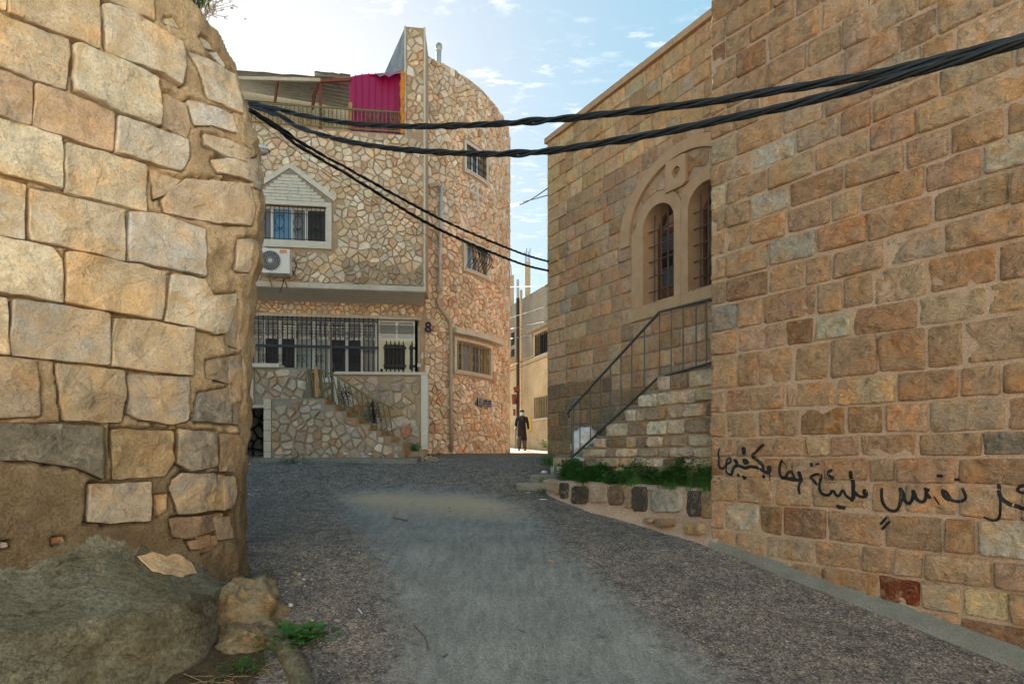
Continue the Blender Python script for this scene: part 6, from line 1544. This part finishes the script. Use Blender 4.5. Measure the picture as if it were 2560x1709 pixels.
g = G(); g.add([(-2.45, 5.7, gz(5.6) + .03), (-2.5, 4.6, gz(4.6) + .04), (-1.9, 4.6, gz(4.6) + .04), (-1.88, 5.2, gz(5.2) + .03), (-2.05, 5.6, gz(5.5) + .03)], [(0, 1, 2, 3, 4)]); tag(g.build('soil_pocket', M['soil'], None), kind='structure')
g = G(); r = random.Random(12)
for k in range(14):
    p = NW.pt(r.gauss(1.55, .18), gz(NW.plan(1.5).y) + .10, .12); e = p + Vector((r.uniform(-.1, .05), -.05, r.uniform(.05, .17))); g.tube([p, p.lerp(e, .5) + Vector((.01, 0, .01)), e], .002, 4)
tag(g.build('dry_twigs', M['straw'], None), 'few dead twigs growing from the cement strip below the graffiti wall', 'twig')

# ================================================================== FAR END OF THE LANE
far = empty('plaster_house', label='cream plastered house with barred windows at the far end of the lane', cat='house')
dF = Vector((-630, 1707)).normalized(); p1 = Vector(((1400 - CU) / F * 27.5, 27.5)); FP = Path([(p1.x - dF.x * -14, p1.y - dF.y * -14), (p1.x, p1.y), (p1.x - dF.x * 6, p1.y - dF.y * 6)])
FP = Path([(p1.x + dF.x * 14, p1.y + dF.y * 14), (p1.x - dF.x * 8, p1.y - dF.y * 8)])
def fz(u, v): return FP.pix(u, v)
zR = fz(1340, 728)[1]
wU_ = (fz(1338, 870)[0], fz(1338, 870)[0] + 2.6, fz(1338, 892)[1], fz(1338, 838)[1]); wL_ = (fz(1336, 1040)[0], fz(1336, 1040)[0] + 2.4, fz(1336, 1047)[1], fz(1336, 995)[1])
hl = [wU_, wL_]
body(FP, 0, FP.l[-1], -.5, zR, .3, hl, ds=1, dz=1, name='wall', mat=M['plaster'], parent=far, amp=.01)
g = G(); sU0 = fz(1290, 800)[0] - 4; g.pbox(FP, 0, wU_[0] - .25, wU_[2] + .1, zR + .01, -.1, .03, n=8); g.pbox(FP, wU_[0] - .25, FP.l[-1], wU_[3] + .25, zR + .01, -.1, .03, n=8); g.build('upper_render', M['plaster2'], far)
for w_, nm, bm in ((wU_, 'upper', 'blackiron'), (wL_, 'lower', 'creamiron')):
    g = G(); g.pbox(FP, w_[0], w_[1], w_[2], w_[3], -.25, -.22); wn = g.build('window', M['dark_void'] if nm == 'upper' else M['screen'], far); tag(wn, nm + ' barred window of the plastered house')
    nb = 13
    for i in range(nb): q = w_[0] + (w_[1] - w_[0]) * (i + .5) / nb; g = G(); g.tube([FP.pt(q, w_[2], .04), FP.pt(q, w_[3], .04)], .022, 4); g.build('bar', M[bm], wn)
    g = G(); g.pbox(FP, w_[0] - .1, w_[1], w_[2] - .1, w_[2] - .003, -.2, .08); g.build('sill', M['slab'], wn)
g = G(); g.pbox(FP, wU_[0] - .35, wU_[1], wU_[3] + .12, wU_[3] + .24, 0, .28); g.build('lintel', M['plaster2'], far)
for u, v0, v1, o, w2 in ((1286, 830, 862, .1, .3), (1286, 872, 890, .1, .3)):
    a = fz(u, v1); b = fz(u, v0); g = G(); g.pbox(FP, a[0] - .35, a[0] + .1, a[1], b[1], .0, .04); g.build('small_window', M['dark_void'], far)
a = fz(1285, 910); g = G(); g.pbox(FP, a[0] - 1.0, a[0] + .5, a[1], a[1] + .22, 0, .6); g.build('canopy_slab', M['plaster'], far)
g = G(); FB = [FP.plan(0), FP.plan(FP.l[-1])]; g.box8([(FB[0].x, FB[0].y, -.5), (FB[1].x, FB[1].y, -.5), (FB[1].x + 7, FB[1].y + 3, -.5), (FB[0].x + 7, FB[0].y + 3, -.5), (FB[0].x, FB[0].y, zR - .3), (FB[1].x, FB[1].y, zR - .3), (FB[1].x + 7, FB[1].y + 3, zR - .3), (FB[0].x + 7, FB[0].y + 3, zR - .3)]); 
for i in range(len(g.v)): v = g.v[i]; g.v[i] = (v[0] + .35, v[1] + .13, v[2])
g.build('house_block', M['plaster2'], far)
def prism(name, u0, u1, v0, z0, y, d, mat, parent=None):
    a, b = UP(u0, v0, y), UP(u1, v0, y); g = G(); g.box((a.x, y, z0), (b.x, y + d, a.z)); return g.build(name, mat, parent), a, b
pc_, a, b = prism('concrete_pillar', 1312, 1326, 654, zR - 1.5, 31.5, .3, M['plaster'], None); tag(pc_, 'unfinished concrete pillar with bare rebar above the plastered house roof', 'pillar')
for i in range(4):
    x = a.x + (b.x - a.x) * (.15 + .23 * i); g = G(); g.tube([(x, 31.6, a.z - .1), (x + .02 * (i - 1.5), 31.6, a.z + .5 + .15 * (i % 2))], .014, 4); g.build('rebar', M['blackiron'], pc_)
pc2, a, b = prism('concrete_pillar', 1262, 1285, 687, zR - 4, 36, .5, M['plaster'], None); tag(pc2, 'shorter concrete pillar partly hidden behind the rounded house corner', 'pillar')
for i in range(3):
    x = b.x - .12 - .1 * i; g = G(); g.tube([(x, 36.1, a.z - .1), (x + .05 * (i - 1), 36.1, a.z + .55)], .014, 4); g.build('rebar', M['blackiron'], pc2)
g = G(); a, b = UP(1262, 765, 37), UP(1304, 748, 37); g.box((a.x, 37, 3), (b.x + .1, 40, a.z)); tag(g.build('roof_parapet', M['plaster'], None), 'pale roof parapet beyond the lane between the pillars', 'building')
pole = empty('utility_pole', label='dark steel pole with a rusty bracket standing in the lane beside the plastered house', cat='pole')
yp = 31.0; g = G(); g.tube([UP(1295, 1115, yp), UP(1294.5, 745, yp)], .075, 8); g.build('pole_shaft', flat_mat('dark_rust', (.06, .035, .025), .7, .2, .3), pole)
g = G(); g.tube([UP(1294.5, 745, yp), UP(1294.5, 699, yp)], .06, 8); g.build('pole_top', M['pvc'], pole)
g = G(); g.tube([UP(1284, 975, yp - .1), UP(1300, 970, yp - .1)], .13, 6); g.tube([UP(1284, 985, yp - .1), UP(1286, 1010, yp - .1)], .1, 6); g.build('bracket', M['rust'], pole)
g = G(); g.tube([UP(1303, 1110, 30.6), UP(1302.5, 725, 30.6)], .06, 8); tag(g.build('pipe', M['plaster'], None), 'slim pale drainpipe on the plastered house beside the dark pole', 'pipe')
for u, v0, v1 in ((1286, 990, 1004), (1286, 1022, 1038)):
    a, b = UP(u - 3, v1, 30.9), UP(u + 3, v0, 30.9); g = G(); g.box((a.x, 30.9, a.z), (b.x, 31.05, b.z)); g.build('meter_box', M['rust'], pole)
g = G(); a = fz(1326, 1060); g.pbox(FP, a[0] - .12, a[0] + .12, a[1] - .3, a[1] + .32, .0, .03); tag(g.build('yellow_sign', M['yellow'], None), 'small faded yellow plate on the plaster wall behind the walking man', 'sign')

# overhead wires -----------------------------------------------------
def smooth_line(pts, per=10):
    out = []
    for i in range(len(pts) - 1):
        p0 = pts[max(i - 1, 0)]; p1_ = pts[i]; p2 = pts[i + 1]; p3 = pts[min(i + 2, len(pts) - 1)]
        for k in range(per):
            t = k / per; out.append(.5 * ((2 * p1_) + (p2 - p0) * t + (2 * p0 - 5 * p1_ + 4 * p2 - p3) * t * t + (3 * p1_ - p0 - 3 * p2 + p3) * t ** 3))
    out.append(pts[-1]); return out
def bundle(name, pxs, A, B, rad, wr, pitch, n, label, mats, tail=()):
    P_ = Path([((A[0] - CU) / F * A[1], A[1]), ((B[0] - CU) / F * B[1], B[1])])
    pts = []
    for x, y in pxs: q = P_.pix(x, y); pts.append(P_.pt(q[0], q[1], 0))
    ln = smooth_line(pts, 8) + [Vector(p) for p in tail]; dense = []
    for i in range(len(ln) - 1):
        k = max(1, int((ln[i + 1] - ln[i]).length / .03)); dense += [ln[i].lerp(ln[i + 1], j / k) for j in range(k)]
    dense.append(ln[-1]); root = empty(name, label=label, cat='cable'); L_ = [0]
    for i in range(1, len(dense)): L_.append(L_[-1] + (dense[i] - dense[i - 1]).length)
    for w_ in range(n):
        q = []
        for i, p in enumerate(dense):
            t = (dense[min(i + 1, len(dense) - 1)] - dense[max(0, i - 1)]).normalized(); a = t.cross(Vector((0, 0, 1))).normalized(); b = a.cross(t)
            ph = 6.283 * (L_[i] / pitch + w_ / n) + 1.6 * noise.noise((L_[i] * .45, 0, w_ * .3)); rr = rad * (1 + .9 * noise.noise((L_[i] * 1.1, w_ * 5, 3)))
            q.append(p + a * rr * math.cos(ph) + b * rr * math.sin(ph))
        g = G(); g.tube(q, wr, 6); g.build('wire', M[mats[w_ % len(mats)]], root, smooth=True)
d_ = lambda L_: [(x * DS, y * DS) for x, y in L_]
bundle('twisted_cable', d_([(572, 236), (640, 252), (700, 266), (780, 280), (870, 288), (1000, 290), (1163, 283), (1300, 272), (1500, 250), (1640, 232), (1800, 205), (2000, 172), (2200, 125), (2349, 88), (2480, 52)]), (630, 7.35), (2560, 3.2), .0135, .0110, .75, 4, 'upper of the two thick twisted black cables crossing the whole street', ['cable', 'cableb'], [(5.5, .73, 2.25), (9.1, -2.15, 2.9)])
bundle('twisted_cable', d_([(572, 241), (640, 266), (700, 298), (830, 331), (1000, 349), (1180, 353), (1300, 341), (1400, 325), (1500, 308), (1640, 279), (1800, 245), (1960, 205), (2100, 165), (2220, 133), (2349, 96), (2480, 62)]), (630, 7.35), (2560, 3.1), .0135, .0110, .75, 4, 'lower of the two thick twisted black cables crossing the whole street', ['cable', 'cableb'], [(5.5, .60, 2.2), (9.1, -2.38, 2.84)])
bundle('twisted_cable', d_([(572, 250), (640, 292), (700, 333), (800, 388), (954, 473), (1057, 524), (1193, 580), (1259, 600)]), (630, 7.35), (1370, 13.42), .011, .010, .5, 3, 'upper thin black cable running down from the old wall to the hall corner', ['cable'])
bundle('twisted_cable', d_([(572, 253), (640, 298), (690, 338), (803, 404), (954, 497), (1057, 549), (1193, 604), (1259, 621)]), (630, 7.35), (1370, 13.42), .012, .011, .5, 3, 'lower thin black cable running down from the old wall to the hall corner', ['cable'])
def wire(pxs, ya, yb, r_, label, mat='cable'):
    n = len(pxs); pts = [UP(x * DS, y * DS, ya + (yb - ya) * i / (n - 1)) for i, (x, y) in enumerate(pxs)]; g = G(); g.tube(smooth_line(pts, 6), r_, 5); return tag(g.build('wire', M[mat], None, smooth=True), label, 'wire')
wire([(574, 262), (650, 325), (760, 400), (910, 498), (1016, 563), (1064, 596)], 7.3, 15.5, .004, 'hair thin wire sagging across the house front below the cables')
wire([(1160, 733), (1260, 700)], 24, 20, .007, 'pale upper service wire crossing the lane end', 'wiregrey'); wire([(1165, 842), (1262, 803)], 22, 18, .011, 'thick pale service wire low across the lane end', 'wiregrey'); wire([(1160, 855), (1262, 815)], 22, 18, .010, 'second thick pale service wire just below its twin', 'wiregrey')
wire([(1160, 659), (1262, 656)], 24, 20, .012, 'single level black wire crossing the lane sky'); wire([(1160, 757), (1262, 735)], 24, 20, .009, 'thin dark wire between the pale wires over the lane'); wire([(1160, 778), (1262, 765)], 24, 20, .009, 'lowest thin dark wire over the lane end')
wire([(1150, 480), (1200, 467), (1259, 430)], 26, 13.5, .012, 'short dark wire reaching the hall corner from the left, high up'); wire([(1155, 474), (1205, 462), (1259, 447)], 26, 13.5, .010, 'second short wire meeting the hall corner just below the first')
# street lamp head behind the old wall
lamp = empty('street_lamp', label='white street lamp head peeking out behind the old wall', cat='lamp')
yl = 9.0; c_ = UP(650, 379, yl); g = G(); n, m = 20, 8; vs = []
for i in range(m + 1):
    th = math.pi / 2 * i / m
    for j in range(n): ph = 6.283 * j / n; vs.append(c_ + Vector((.135 * math.sin(th) * math.cos(ph), .10 * math.sin(th) * math.sin(ph), .075 * math.cos(th) + (.01))))
g.add(vs, [(i * n + j, (i + 1) * n + j, (i + 1) * n + (j + 1) % n, i * n + (j + 1) % n) for i in range(m) for j in range(n)]); g.build('lamp_hood', M['whitepaint'], lamp, smooth=True)
g = G(); vs = []
for i in range(m + 1):
    th = math.pi / 2 * i / m
    for j in range(n): ph = 6.283 * j / n; vs.append(c_ + Vector((.115 * math.sin(th) * math.cos(ph), .085 * math.sin(th) * math.sin(ph), -.055 * math.cos(th) + .008)))
g.add(vs, [(i * n + j, i * n + (j + 1) % n, (i + 1) * n + (j + 1) % n, (i + 1) * n + j) for i in range(m) for j in range(n)]); g.build('lamp_glass', M['pvc'], lamp, smooth=True)
g = G(); g.tube([c_ + Vector((-.1, 0, .03)), c_ + Vector((-.9, .05, -.1)), c_ + Vector((-.9, .05, -4.2))], .035, 8); g.build('lamp_arm', M['pvc'], lamp)

# ================================================================== RUBBISH AND SMALL THINGS
def crumple(name, c, r, seed, mat, label, cat, parent=None, amp=.45, n=22, m=14, fr=2.6):
    o = lump(name, c, r, seed, M[mat], amp, parent, n, m, fr=fr); return tag(o, label, cat) if label else o
by = 11.25
crumple('rubbish_bag', UP(1463, 1098, by), (.20, .16, .20), 2, 'bag', 'large white plastic rubbish bag behind the handrail on the first step', 'bag')
crumple('rubbish_bag', UP(1447, 1120, by - .1), (.13, .12, .10), 5, 'bag', 'crumpled white bag slumped against the larger bag at the stair foot', 'bag')
crumple('rubbish_bag', UP(1440, 1150, by - .35), (.10, .10, .06), 7, 'bag', 'small flattened white bag on the lowest step of the side stair', 'bag')
crumple('plastic_scrap', UP(1447, 1146, by - .45), (.05, .05, .035), 9, 'teal', 'teal plastic scrap lying on the bag at the stair foot', 'litter')
crumple('plastic_scrap', UP(1478, 1110, by - .2), (.035, .03, .02), 10, 'teal', 'tiny teal scrap stuck to the large white bag', 'litter')
lit = [((615, 1239), (.07, .06, .025), 'lilac', 'crumpled lilac plastic bag on the road by the old wall', 'bag'),
       ((1358, 1249), (.06, .04, .008), 'bag', 'flat pale blue white scrap on the road near the planter', 'litter'), ((1322, 1232), (.04, .03, .006), 'bag', 'small pale scrap among the road edge weeds', 'litter'),
       ((726, 1519), (.022, .018, .02), 'bag', 'small white plastic cup lying beside the boulder', 'litter'),
       ((1360, 1183), (.05, .03, .03), 'bag', 'tiny white scrap on the concrete step by the weeds', 'litter'),
       ((750, 1152), (.03, .02, .01), 'bag', 'white scrap on the road in front of the entrance stair left end', 'litter'), ((622, 1147), (.03, .02, .01), 'bag', 'small pale scrap by the dark cellar opening', 'litter')]
for i, ((u, v), r_, mt, lb, ct) in enumerate(lit):
    p = GP(u, v) if v > 1165 else Vector(((u - CU) / F * 12.6, 12.6, gz(12.6))); crumple('litter_scrap' if ct == 'litter' else 'plastic_bag', p + Vector((0, 0, r_[2] * .7)), r_, i * 3.1, mt, lb, ct, amp=.5)
for i, (u, v, mt, lb) in enumerate(((864, 1141, 'bag', 'white scrap on the pavement slab left of the pink one'), (906, 1141, 'lilac', 'pink lilac scrap on the pavement slab'), (925, 1147, 'bag', 'small white pebble like scrap right of the pink one'), (965, 1141, 'bag', 'white wrapper on the right part of the pavement slab'))):
    crumple('litter_scrap', Vector(((u - CU) / F * 12.9, 12.9, .045)), (.045, .03, .018), i * 5.5, mt, lb, 'litter', amp=.5)
def stick(u0, v0, u1, v1, r_, label, mat='wood', bend=0):
    a, b = GP(u0, v0), GP(u1, v1); mdl = a.lerp(b, .5) + Vector((bend, 0, 0)); g = G(); k = Vector((0, 0, r_ * 1.2)); g.tube(smooth_line([a + k, mdl + k, b + k], 5), r_, 5); tag(g.build('stick', M[mat], None), label, 'stick')
stick(984, 1296, 1019, 1303, .008, 'short brown stick lying on the pale road patch'); stick(1032, 1565, 1070, 1632, .004, 'long thin curved twig on the near road', bend=.04); stick(1296, 1577, 1312, 1582, .006, 'small rusty stick on the near road to the right'); stick(896, 1524, 905, 1535, .005, 'thin whitish stub on the dark asphalt', 'bag'); stick(1372, 1403, 1384, 1406, .006, 'tiny orange brown splinter on the road centre', 'woodlight')
stick(1108, 1646, 1118, 1639, .007, 'short brown splinter low in the middle of the road')
# loose aggregate: small stones shed along the asphalt edges
g = G(); r = random.Random(99); base = [(1, 0, 0), (-.5, .8, 0), (-.6, -.7, 0), (.1, .1, .8), (.1, 0, -.6)]; k = 0
while k < 5200:
    y = 3.9 + 8.5 * r.random() ** 1.6; x = r.uniform(-.43 * y - .2, .55 * y)
    q = poly_sd(x, y, PP)
    if q < .1 and r.random() < .93: continue
    wall_x = -2.35 + (y - 6.0) * .2 if y < 7 else -9
    if x < wall_x or (y < 7.8 and x > 2.0 + (7.8 - y) * .66): continue
    s_ = .0035 + .010 * r.random() ** 4; z = gz(y) + .012 * fb((x * 1.3, y * 1.3, 0), 3) + s_ * .3; a = r.uniform(0, 6.28); ca, sa = math.cos(a), math.sin(a)
    vs = [(x + s_ * (bx * ca - by_ * sa) * r.uniform(.7, 1.3), y + s_ * (bx * sa + by_ * ca) * r.uniform(.7, 1.3), z + s_ * bz * r.uniform(.6, 1.2)) for bx, by_, bz in base]
    c = r.choice([(.16, .14, .12), (.22, .19, .165), (.09, .085, .085), (.30, .27, .24), (.05, .05, .055), (.13, .11, .1)])
    g.add(vs, [(0, 1, 3), (1, 2, 3), (2, 0, 3), (0, 4, 1), (1, 4, 2), (2, 4, 0)], c); k += 1
def col_mat(name):
    m, t, b = mat_base(name, .9); a = N(t, 'ShaderNodeAttribute'); a.attribute_name = 'Col'; t.links.new(a.outputs[0], b.inputs['Base Color']); return m
M['pebble'] = col_mat('pebble')
tag(g.build('gravel', M['pebble'], None), kind='stuff')
g = G(); r = random.Random(42)
for k in range(420):
    y = r.uniform(4.3, 7.6); x = -2.62 + (y - 4.6) * .24 + abs(r.gauss(0, .32)) if y < 6.3 else -2.3 + abs(r.gauss(0, .3))
    s_ = .006 + .022 * r.random() ** 3; c = vary(r.choice([(.34, .27, .19), (.22, .19, .15), (.12, .11, .10), (.45, .38, .30)])); a = r.uniform(0, 6.28); ca, sa = math.cos(a), math.sin(a)
    g.add([(x + s_ * (bx * ca - by_ * sa) * r.uniform(.7, 1.3), y + s_ * (bx * sa + by_ * ca), gz(y) + s_ * .4 + s_ * bz) for bx, by_, bz in base], [(0, 1, 3), (1, 2, 3), (2, 0, 3), (0, 4, 1), (1, 4, 2), (2, 4, 0)], c)
tag(g.build('debris', M['pebble'], None), kind='stuff')
g = G(); r = random.Random(41)
for k in range(46):
    x = r.uniform(-2.1, -1.3); y = 13.3 + r.uniform(-.5, .4)
    s_ = .02 + .05 * r.random() ** 2; c = vary((.34, .25, .17)); a = r.uniform(0, 6.28); ca, sa = math.cos(a), math.sin(a)
    g.add([(x + s_ * (bx * ca - by_ * sa), y + s_ * (bx * sa + by_ * ca), gz(y) + s_ * .4 + s_ * bz) for bx, by_, bz in base], [(0, 1, 3), (1, 2, 3), (2, 0, 3), (0, 4, 1), (1, 4, 2), (2, 4, 0)], c)
tag(g.build('rubble_heap', M['pebble'], None), kind='stuff')

# ================================================================== THE WALKING MAN
man = empty('person', label='man in a long black coat, dark cap and pale blue face mask, walking', cat='person')
py = 28.3; px = (1304.5 - CU) / F * py; pz0 = (HV - 1127.5) / F * py
def W(x, y, z): return Vector((px + x, py - y, pz0 + z))      # x = right in picture, y = towards camera
def skin(name, joints, links, mat, sub=1, root=0, parent=None):
    me = bpy.data.meshes.new(name); me.from_pydata([j[0] for j in joints], links, []); o = bpy.data.objects.new(name, me); link(o, parent)
    md = o.modifiers.new('skin', 'SKIN'); md.use_smooth_shade = True
    for i, j in enumerate(joints):
        sv = me.skin_vertices[0].data[i]; r_ = j[1]; sv.radius = r_ if isinstance(r_, tuple) else (r_, r_); sv.use_root = (i == root)
    ss_ = o.modifiers.new('sub', 'SUBSURF'); ss_.levels = sub; ss_.render_levels = sub
    bpy.context.view_layer.update(); m2 = bpy.data.meshes.new_from_object(o.evaluated_get(bpy.context.evaluated_depsgraph_get()))
    o.modifiers.clear(); o.data = m2; m2.materials.clear(); m2.materials.append(mat); return o
J = [(W(0, 0, .92), .09), (W(0, 0, 1.15), (.10, .08)), (W(0, .02, 1.36), (.12, .075)), (W(0, .03, 1.46), .06), (W(0, .05, 1.54), .065), (W(0, .06, 1.62), .085), (W(0, .05, 1.68), .07),
     (W(-.18, .01, 1.38), .045), (W(-.25, .05, 1.12), .035), (W(-.255, .22, .98), .028), (W(.18, .01, 1.38), .045), (W(.25, -.02, 1.11), .035), (W(.275, .05, .87), .028),
     (W(-.085, .03, .86), .075), (W(-.10, .10, .48), .062), (W(-.11, .02, .09), .045), (W(-.12, .16, .045), .042), (W(.085, -.02, .86), .075), (W(.11, .02, .47), .062), (W(.12, .03, .09), .045), (W(.14, .18, .045), .042)]
K = [(0, 1), (1, 2), (2, 3), (3, 4), (4, 5), (5, 6), (2, 7), (7, 8), (8, 9), (2, 10), (10, 11), (11, 12), (0, 13), (13, 14), (14, 15), (15, 16), (0, 17), (17, 18), (18, 19), (19, 20)]
skin('body', J, K, M['skin'], 1, 0, man)
# coat: torso with sleeves, then a flared skirt to the knee
skin('coat', [(W(0, 0, .98), (.165, .14)), (W(0, 0, 1.16), (.165, .13)), (W(0, .01, 1.36), (.19, .125)), (W(0, .02, 1.44), (.12, .09)), (W(-.19, .01, 1.385), .075), (W(-.25, .05, 1.12), .06), (W(-.255, .19, 1.0), .05), (W(.19, .01, 1.385), .075), (W(.25, -.02, 1.11), .06), (W(.275, .04, .90), .048)], [(0, 1), (1, 2), (2, 3), (2, 4), (4, 5), (5, 6), (2, 7), (7, 8), (8, 9)], M['coat'], 1, 0, man)
g = G(); n = 28; vs = []; hs = [1.10, .95, .8, .62, .46]; rr = [(.165, .135), (.175, .145), (.185, .155), (.20, .17), (.215, .185)]
for z, (a, b) in zip(hs, rr):
    for j in range(n): t = 6.283 * j / n; f = 1 + .05 * math.sin(t * 5 + z * 3) * (1.1 - z); vs.append(W(a * f * math.cos(t), b * f * math.sin(t), z + .012 * math.sin(t * 3)))
g.add(vs, [(i * n + j, (i + 1) * n + j, (i + 1) * n + (j + 1) % n, i * n + (j + 1) % n) for i in range(len(hs) - 1) for j in range(n)]); g.build('coat_skirt', M['coat'], man, smooth=True)
g = G(); g.add([W(-.07, .145, 1.46), W(.07, .145, 1.46), W(.0, .165, 1.24)], [(0, 1, 2)]); g.build('shirt_front', M['trousers'], man)
for s_ in (-1, 1):
    g = G(); g.add([W(s_ * .11, .10, 1.47), W(s_ * .03, .16, 1.44), W(s_ * .015, .175, 1.22), W(s_ * .10, .165, 1.30)], [(0, 1, 2, 3)]); g.build('lapel', M['coat'], man)
    kx = (W(-.10, .10, .48), W(-.11, .02, .10)) if s_ < 0 else (W(.11, .02, .47), W(.12, .03, .10)); g = G(); g.tube([kx[0] + Vector((0, 0, .15)), kx[0], kx[1]], [.105, .092, .075], 12); g.build('trouser_leg', M['trousers'], man, smooth=True)
    f = W(-.11, .02, .04) if s_ < 0 else W(.12, .03, .04); t_ = W(-.125, .2, .035) if s_ < 0 else W(.15, .22, .035); g = G(); g.tube([f + Vector((0, .07, 0)), f, f.lerp(t_, .6), t_], [.035, .05, .05, .03], 10); g.build('shoe', M['coat'], man, smooth=True)
def ball(name, c, r_, mat, parent, n=18, m=12, lo=0, hi=1):
    g = G(); vs = []
    for i in range(m + 1):
        th = math.pi * (lo + (hi - lo) * i / m)
        for j in range(n): ph = 6.283 * j / n; vs.append(Vector(c) + Vector((r_[0] * math.sin(th) * math.cos(ph), r_[1] * math.sin(th) * math.sin(ph), r_[2] * math.cos(th))))
    g.add(vs, [(i * n + j, (i + 1) * n + j, (i + 1) * n + (j + 1) % n, i * n + (j + 1) % n) for i in range(m) for j in range(n)]); return g.build(name, mat, parent, smooth=True)
ball('head', W(0, .06, 1.60), (.075, .095, .115), M['skin'], man); ball('hair', W(0, .035, 1.61), (.083, .10, .11), M['hair'], man, hi=.62)
ball('cap', W(0, .045, 1.645), (.105, .125, .085), M['coat'], man, hi=.52); g = G(); g.tube([W(-.06, .13, 1.655), W(0, .19, 1.645), W(.06, .13, 1.655)], [.012, .022, .012], 6); g.build('cap_peak', M['coat'], man)
g = G(); vs = []
for i in range(5):
    for j in range(9): t = R(-75 + 150 * j / 8); z = 1.60 - .105 * i / 4; r_ = .088 - .012 * (i / 4) ** 2 + .02 * math.exp(-(t * 2) ** 2); vs.append(W(r_ * math.sin(t), .06 + (r_ + .022) * math.cos(t), z))
g.add(vs, [(i * 9 + j, i * 9 + j + 1, (i + 1) * 9 + j + 1, (i + 1) * 9 + j) for i in range(4) for j in range(8)]); g.build('face_mask', M['mask'], man, smooth=True)
for s_ in (-1, 1):
    ball('eye', W(s_ * .03, .148, 1.625), (.010, .008, .008), M['dark_void'], man, 8, 6); ball('ear', W(s_ * .078, .05, 1.60), (.012, .022, .032), M['skin'], man, 8, 6)
def hand(c, dirs, grip):
    j = [(Vector(c), .032), (Vector(c) + dirs[0] * .05, .036), (Vector(c) + dirs[0] * .085, .034)]; skin('hand', j, [(0, 1), (1, 2)], M['skin'], 1, 0, man)
    for k in range(4):
        b = Vector(c) + dirs[0] * .085 + dirs[1] * (.026 - .0175 * k); L_ = (.032, .037, .034, .027)[k]; d2 = (dirs[0] * (.3 if grip else .8) + dirs[2] * (.9 if grip else .35)).normalized(); d3 = (dirs[2] * .9 - dirs[0] * (.5 if grip else -.5)).normalized()
        g = G(); g.tube([b - dirs[0] * .01, b + dirs[0] * L_ * .6, b + dirs[0] * L_ * .6 + d2 * L_ * .8, b + dirs[0] * L_ * .6 + d2 * L_ * .8 + d3 * L_ * .6], [.010, .010, .009, .006], 6); g.build('finger', M['skin'], man, smooth=True)
    b = Vector(c) + dirs[0] * .035 + dirs[1] * .03; g = G(); g.tube([b, b + dirs[1] * .028 + dirs[0] * .015, b + dirs[1] * .03 + dirs[0] * .045 + dirs[2] * .015], [.013, .011, .008], 6); g.build('thumb', M['skin'], man, smooth=True)
hand(W(-.262, .235, .985), (Vector((0, -.75, -.66)).normalized(), Vector((1, 0, 0)), Vector((0, .4, -.9)).normalized()), True)
hand(W(.285, .05, .86), (Vector((0, -.15, -1)).normalized(), Vector((0, -1, 0)), Vector((-1, 0, 0))), False)
cane = empty('walking_cane', label='thin dark walking cane held in the hand of the man in the black coat', cat='cane')
g = G(); g.tube([W(-.262, .30, .93), W(-.27, .31, .5), W(-.275, .33, .01)], .012, 6); g.build('shaft', M['coat'], cane); g = G(); g.tube([W(-.262, .22, .95), W(-.262, .30, .935), W(-.262, .36, .94)], .015, 6); g.build('handle', M['coat'], cane)

# unseen house added behind the viewer; its sunlit front bounces warm light forward
rear = empty('rear_bounce_house', label='plain cream rendered house added out of view behind the viewpoint to bounce sunlight', cat='house')
RP = Path([(14, -8.0), (-11, -9.5)])
rh_ = [(q, q + 1.1, z, z + 1.3) for z in (-.6, 2.8) for q in (3.0, 7.2, 11.5, 16, 20.5)]
body(RP, 0, RP.l[-1], -2.6, 7.8, .35, rh_, ds=2, dz=2, name='wall', mat=rough_mat('pale_cream_render', (.56, .51, .43), (.66, .61, .52), 1, 30, .004), parent=rear)
for h in rh_:
    g = G(); g.pbox(RP, h[0], h[1], h[2], h[3], -.25, -.22); wn = g.build('window', M['screen'], rear); g = G(); frame(g, RP, h[0], h[1], h[2], h[3], .06, -.2, -.12); g.build('window_frame', M['alu'], wn)
g = G(); g.pbox(RP, -.1, RP.l[-1] + .1, 7.801, 7.95, -.5, .12); g.build('coping', M['slab'], rear)
g = G(); g.box((-10, -16, -2.6), (13.4, -9.8, 7.5)); g.build('house_block', M['plaster2'], rear)

for o in list(scn.objects):
    if o.name.split('.')[0] in ('scroll', 'wire_mesh') and o.parent: o['kind'] = 'stuff'
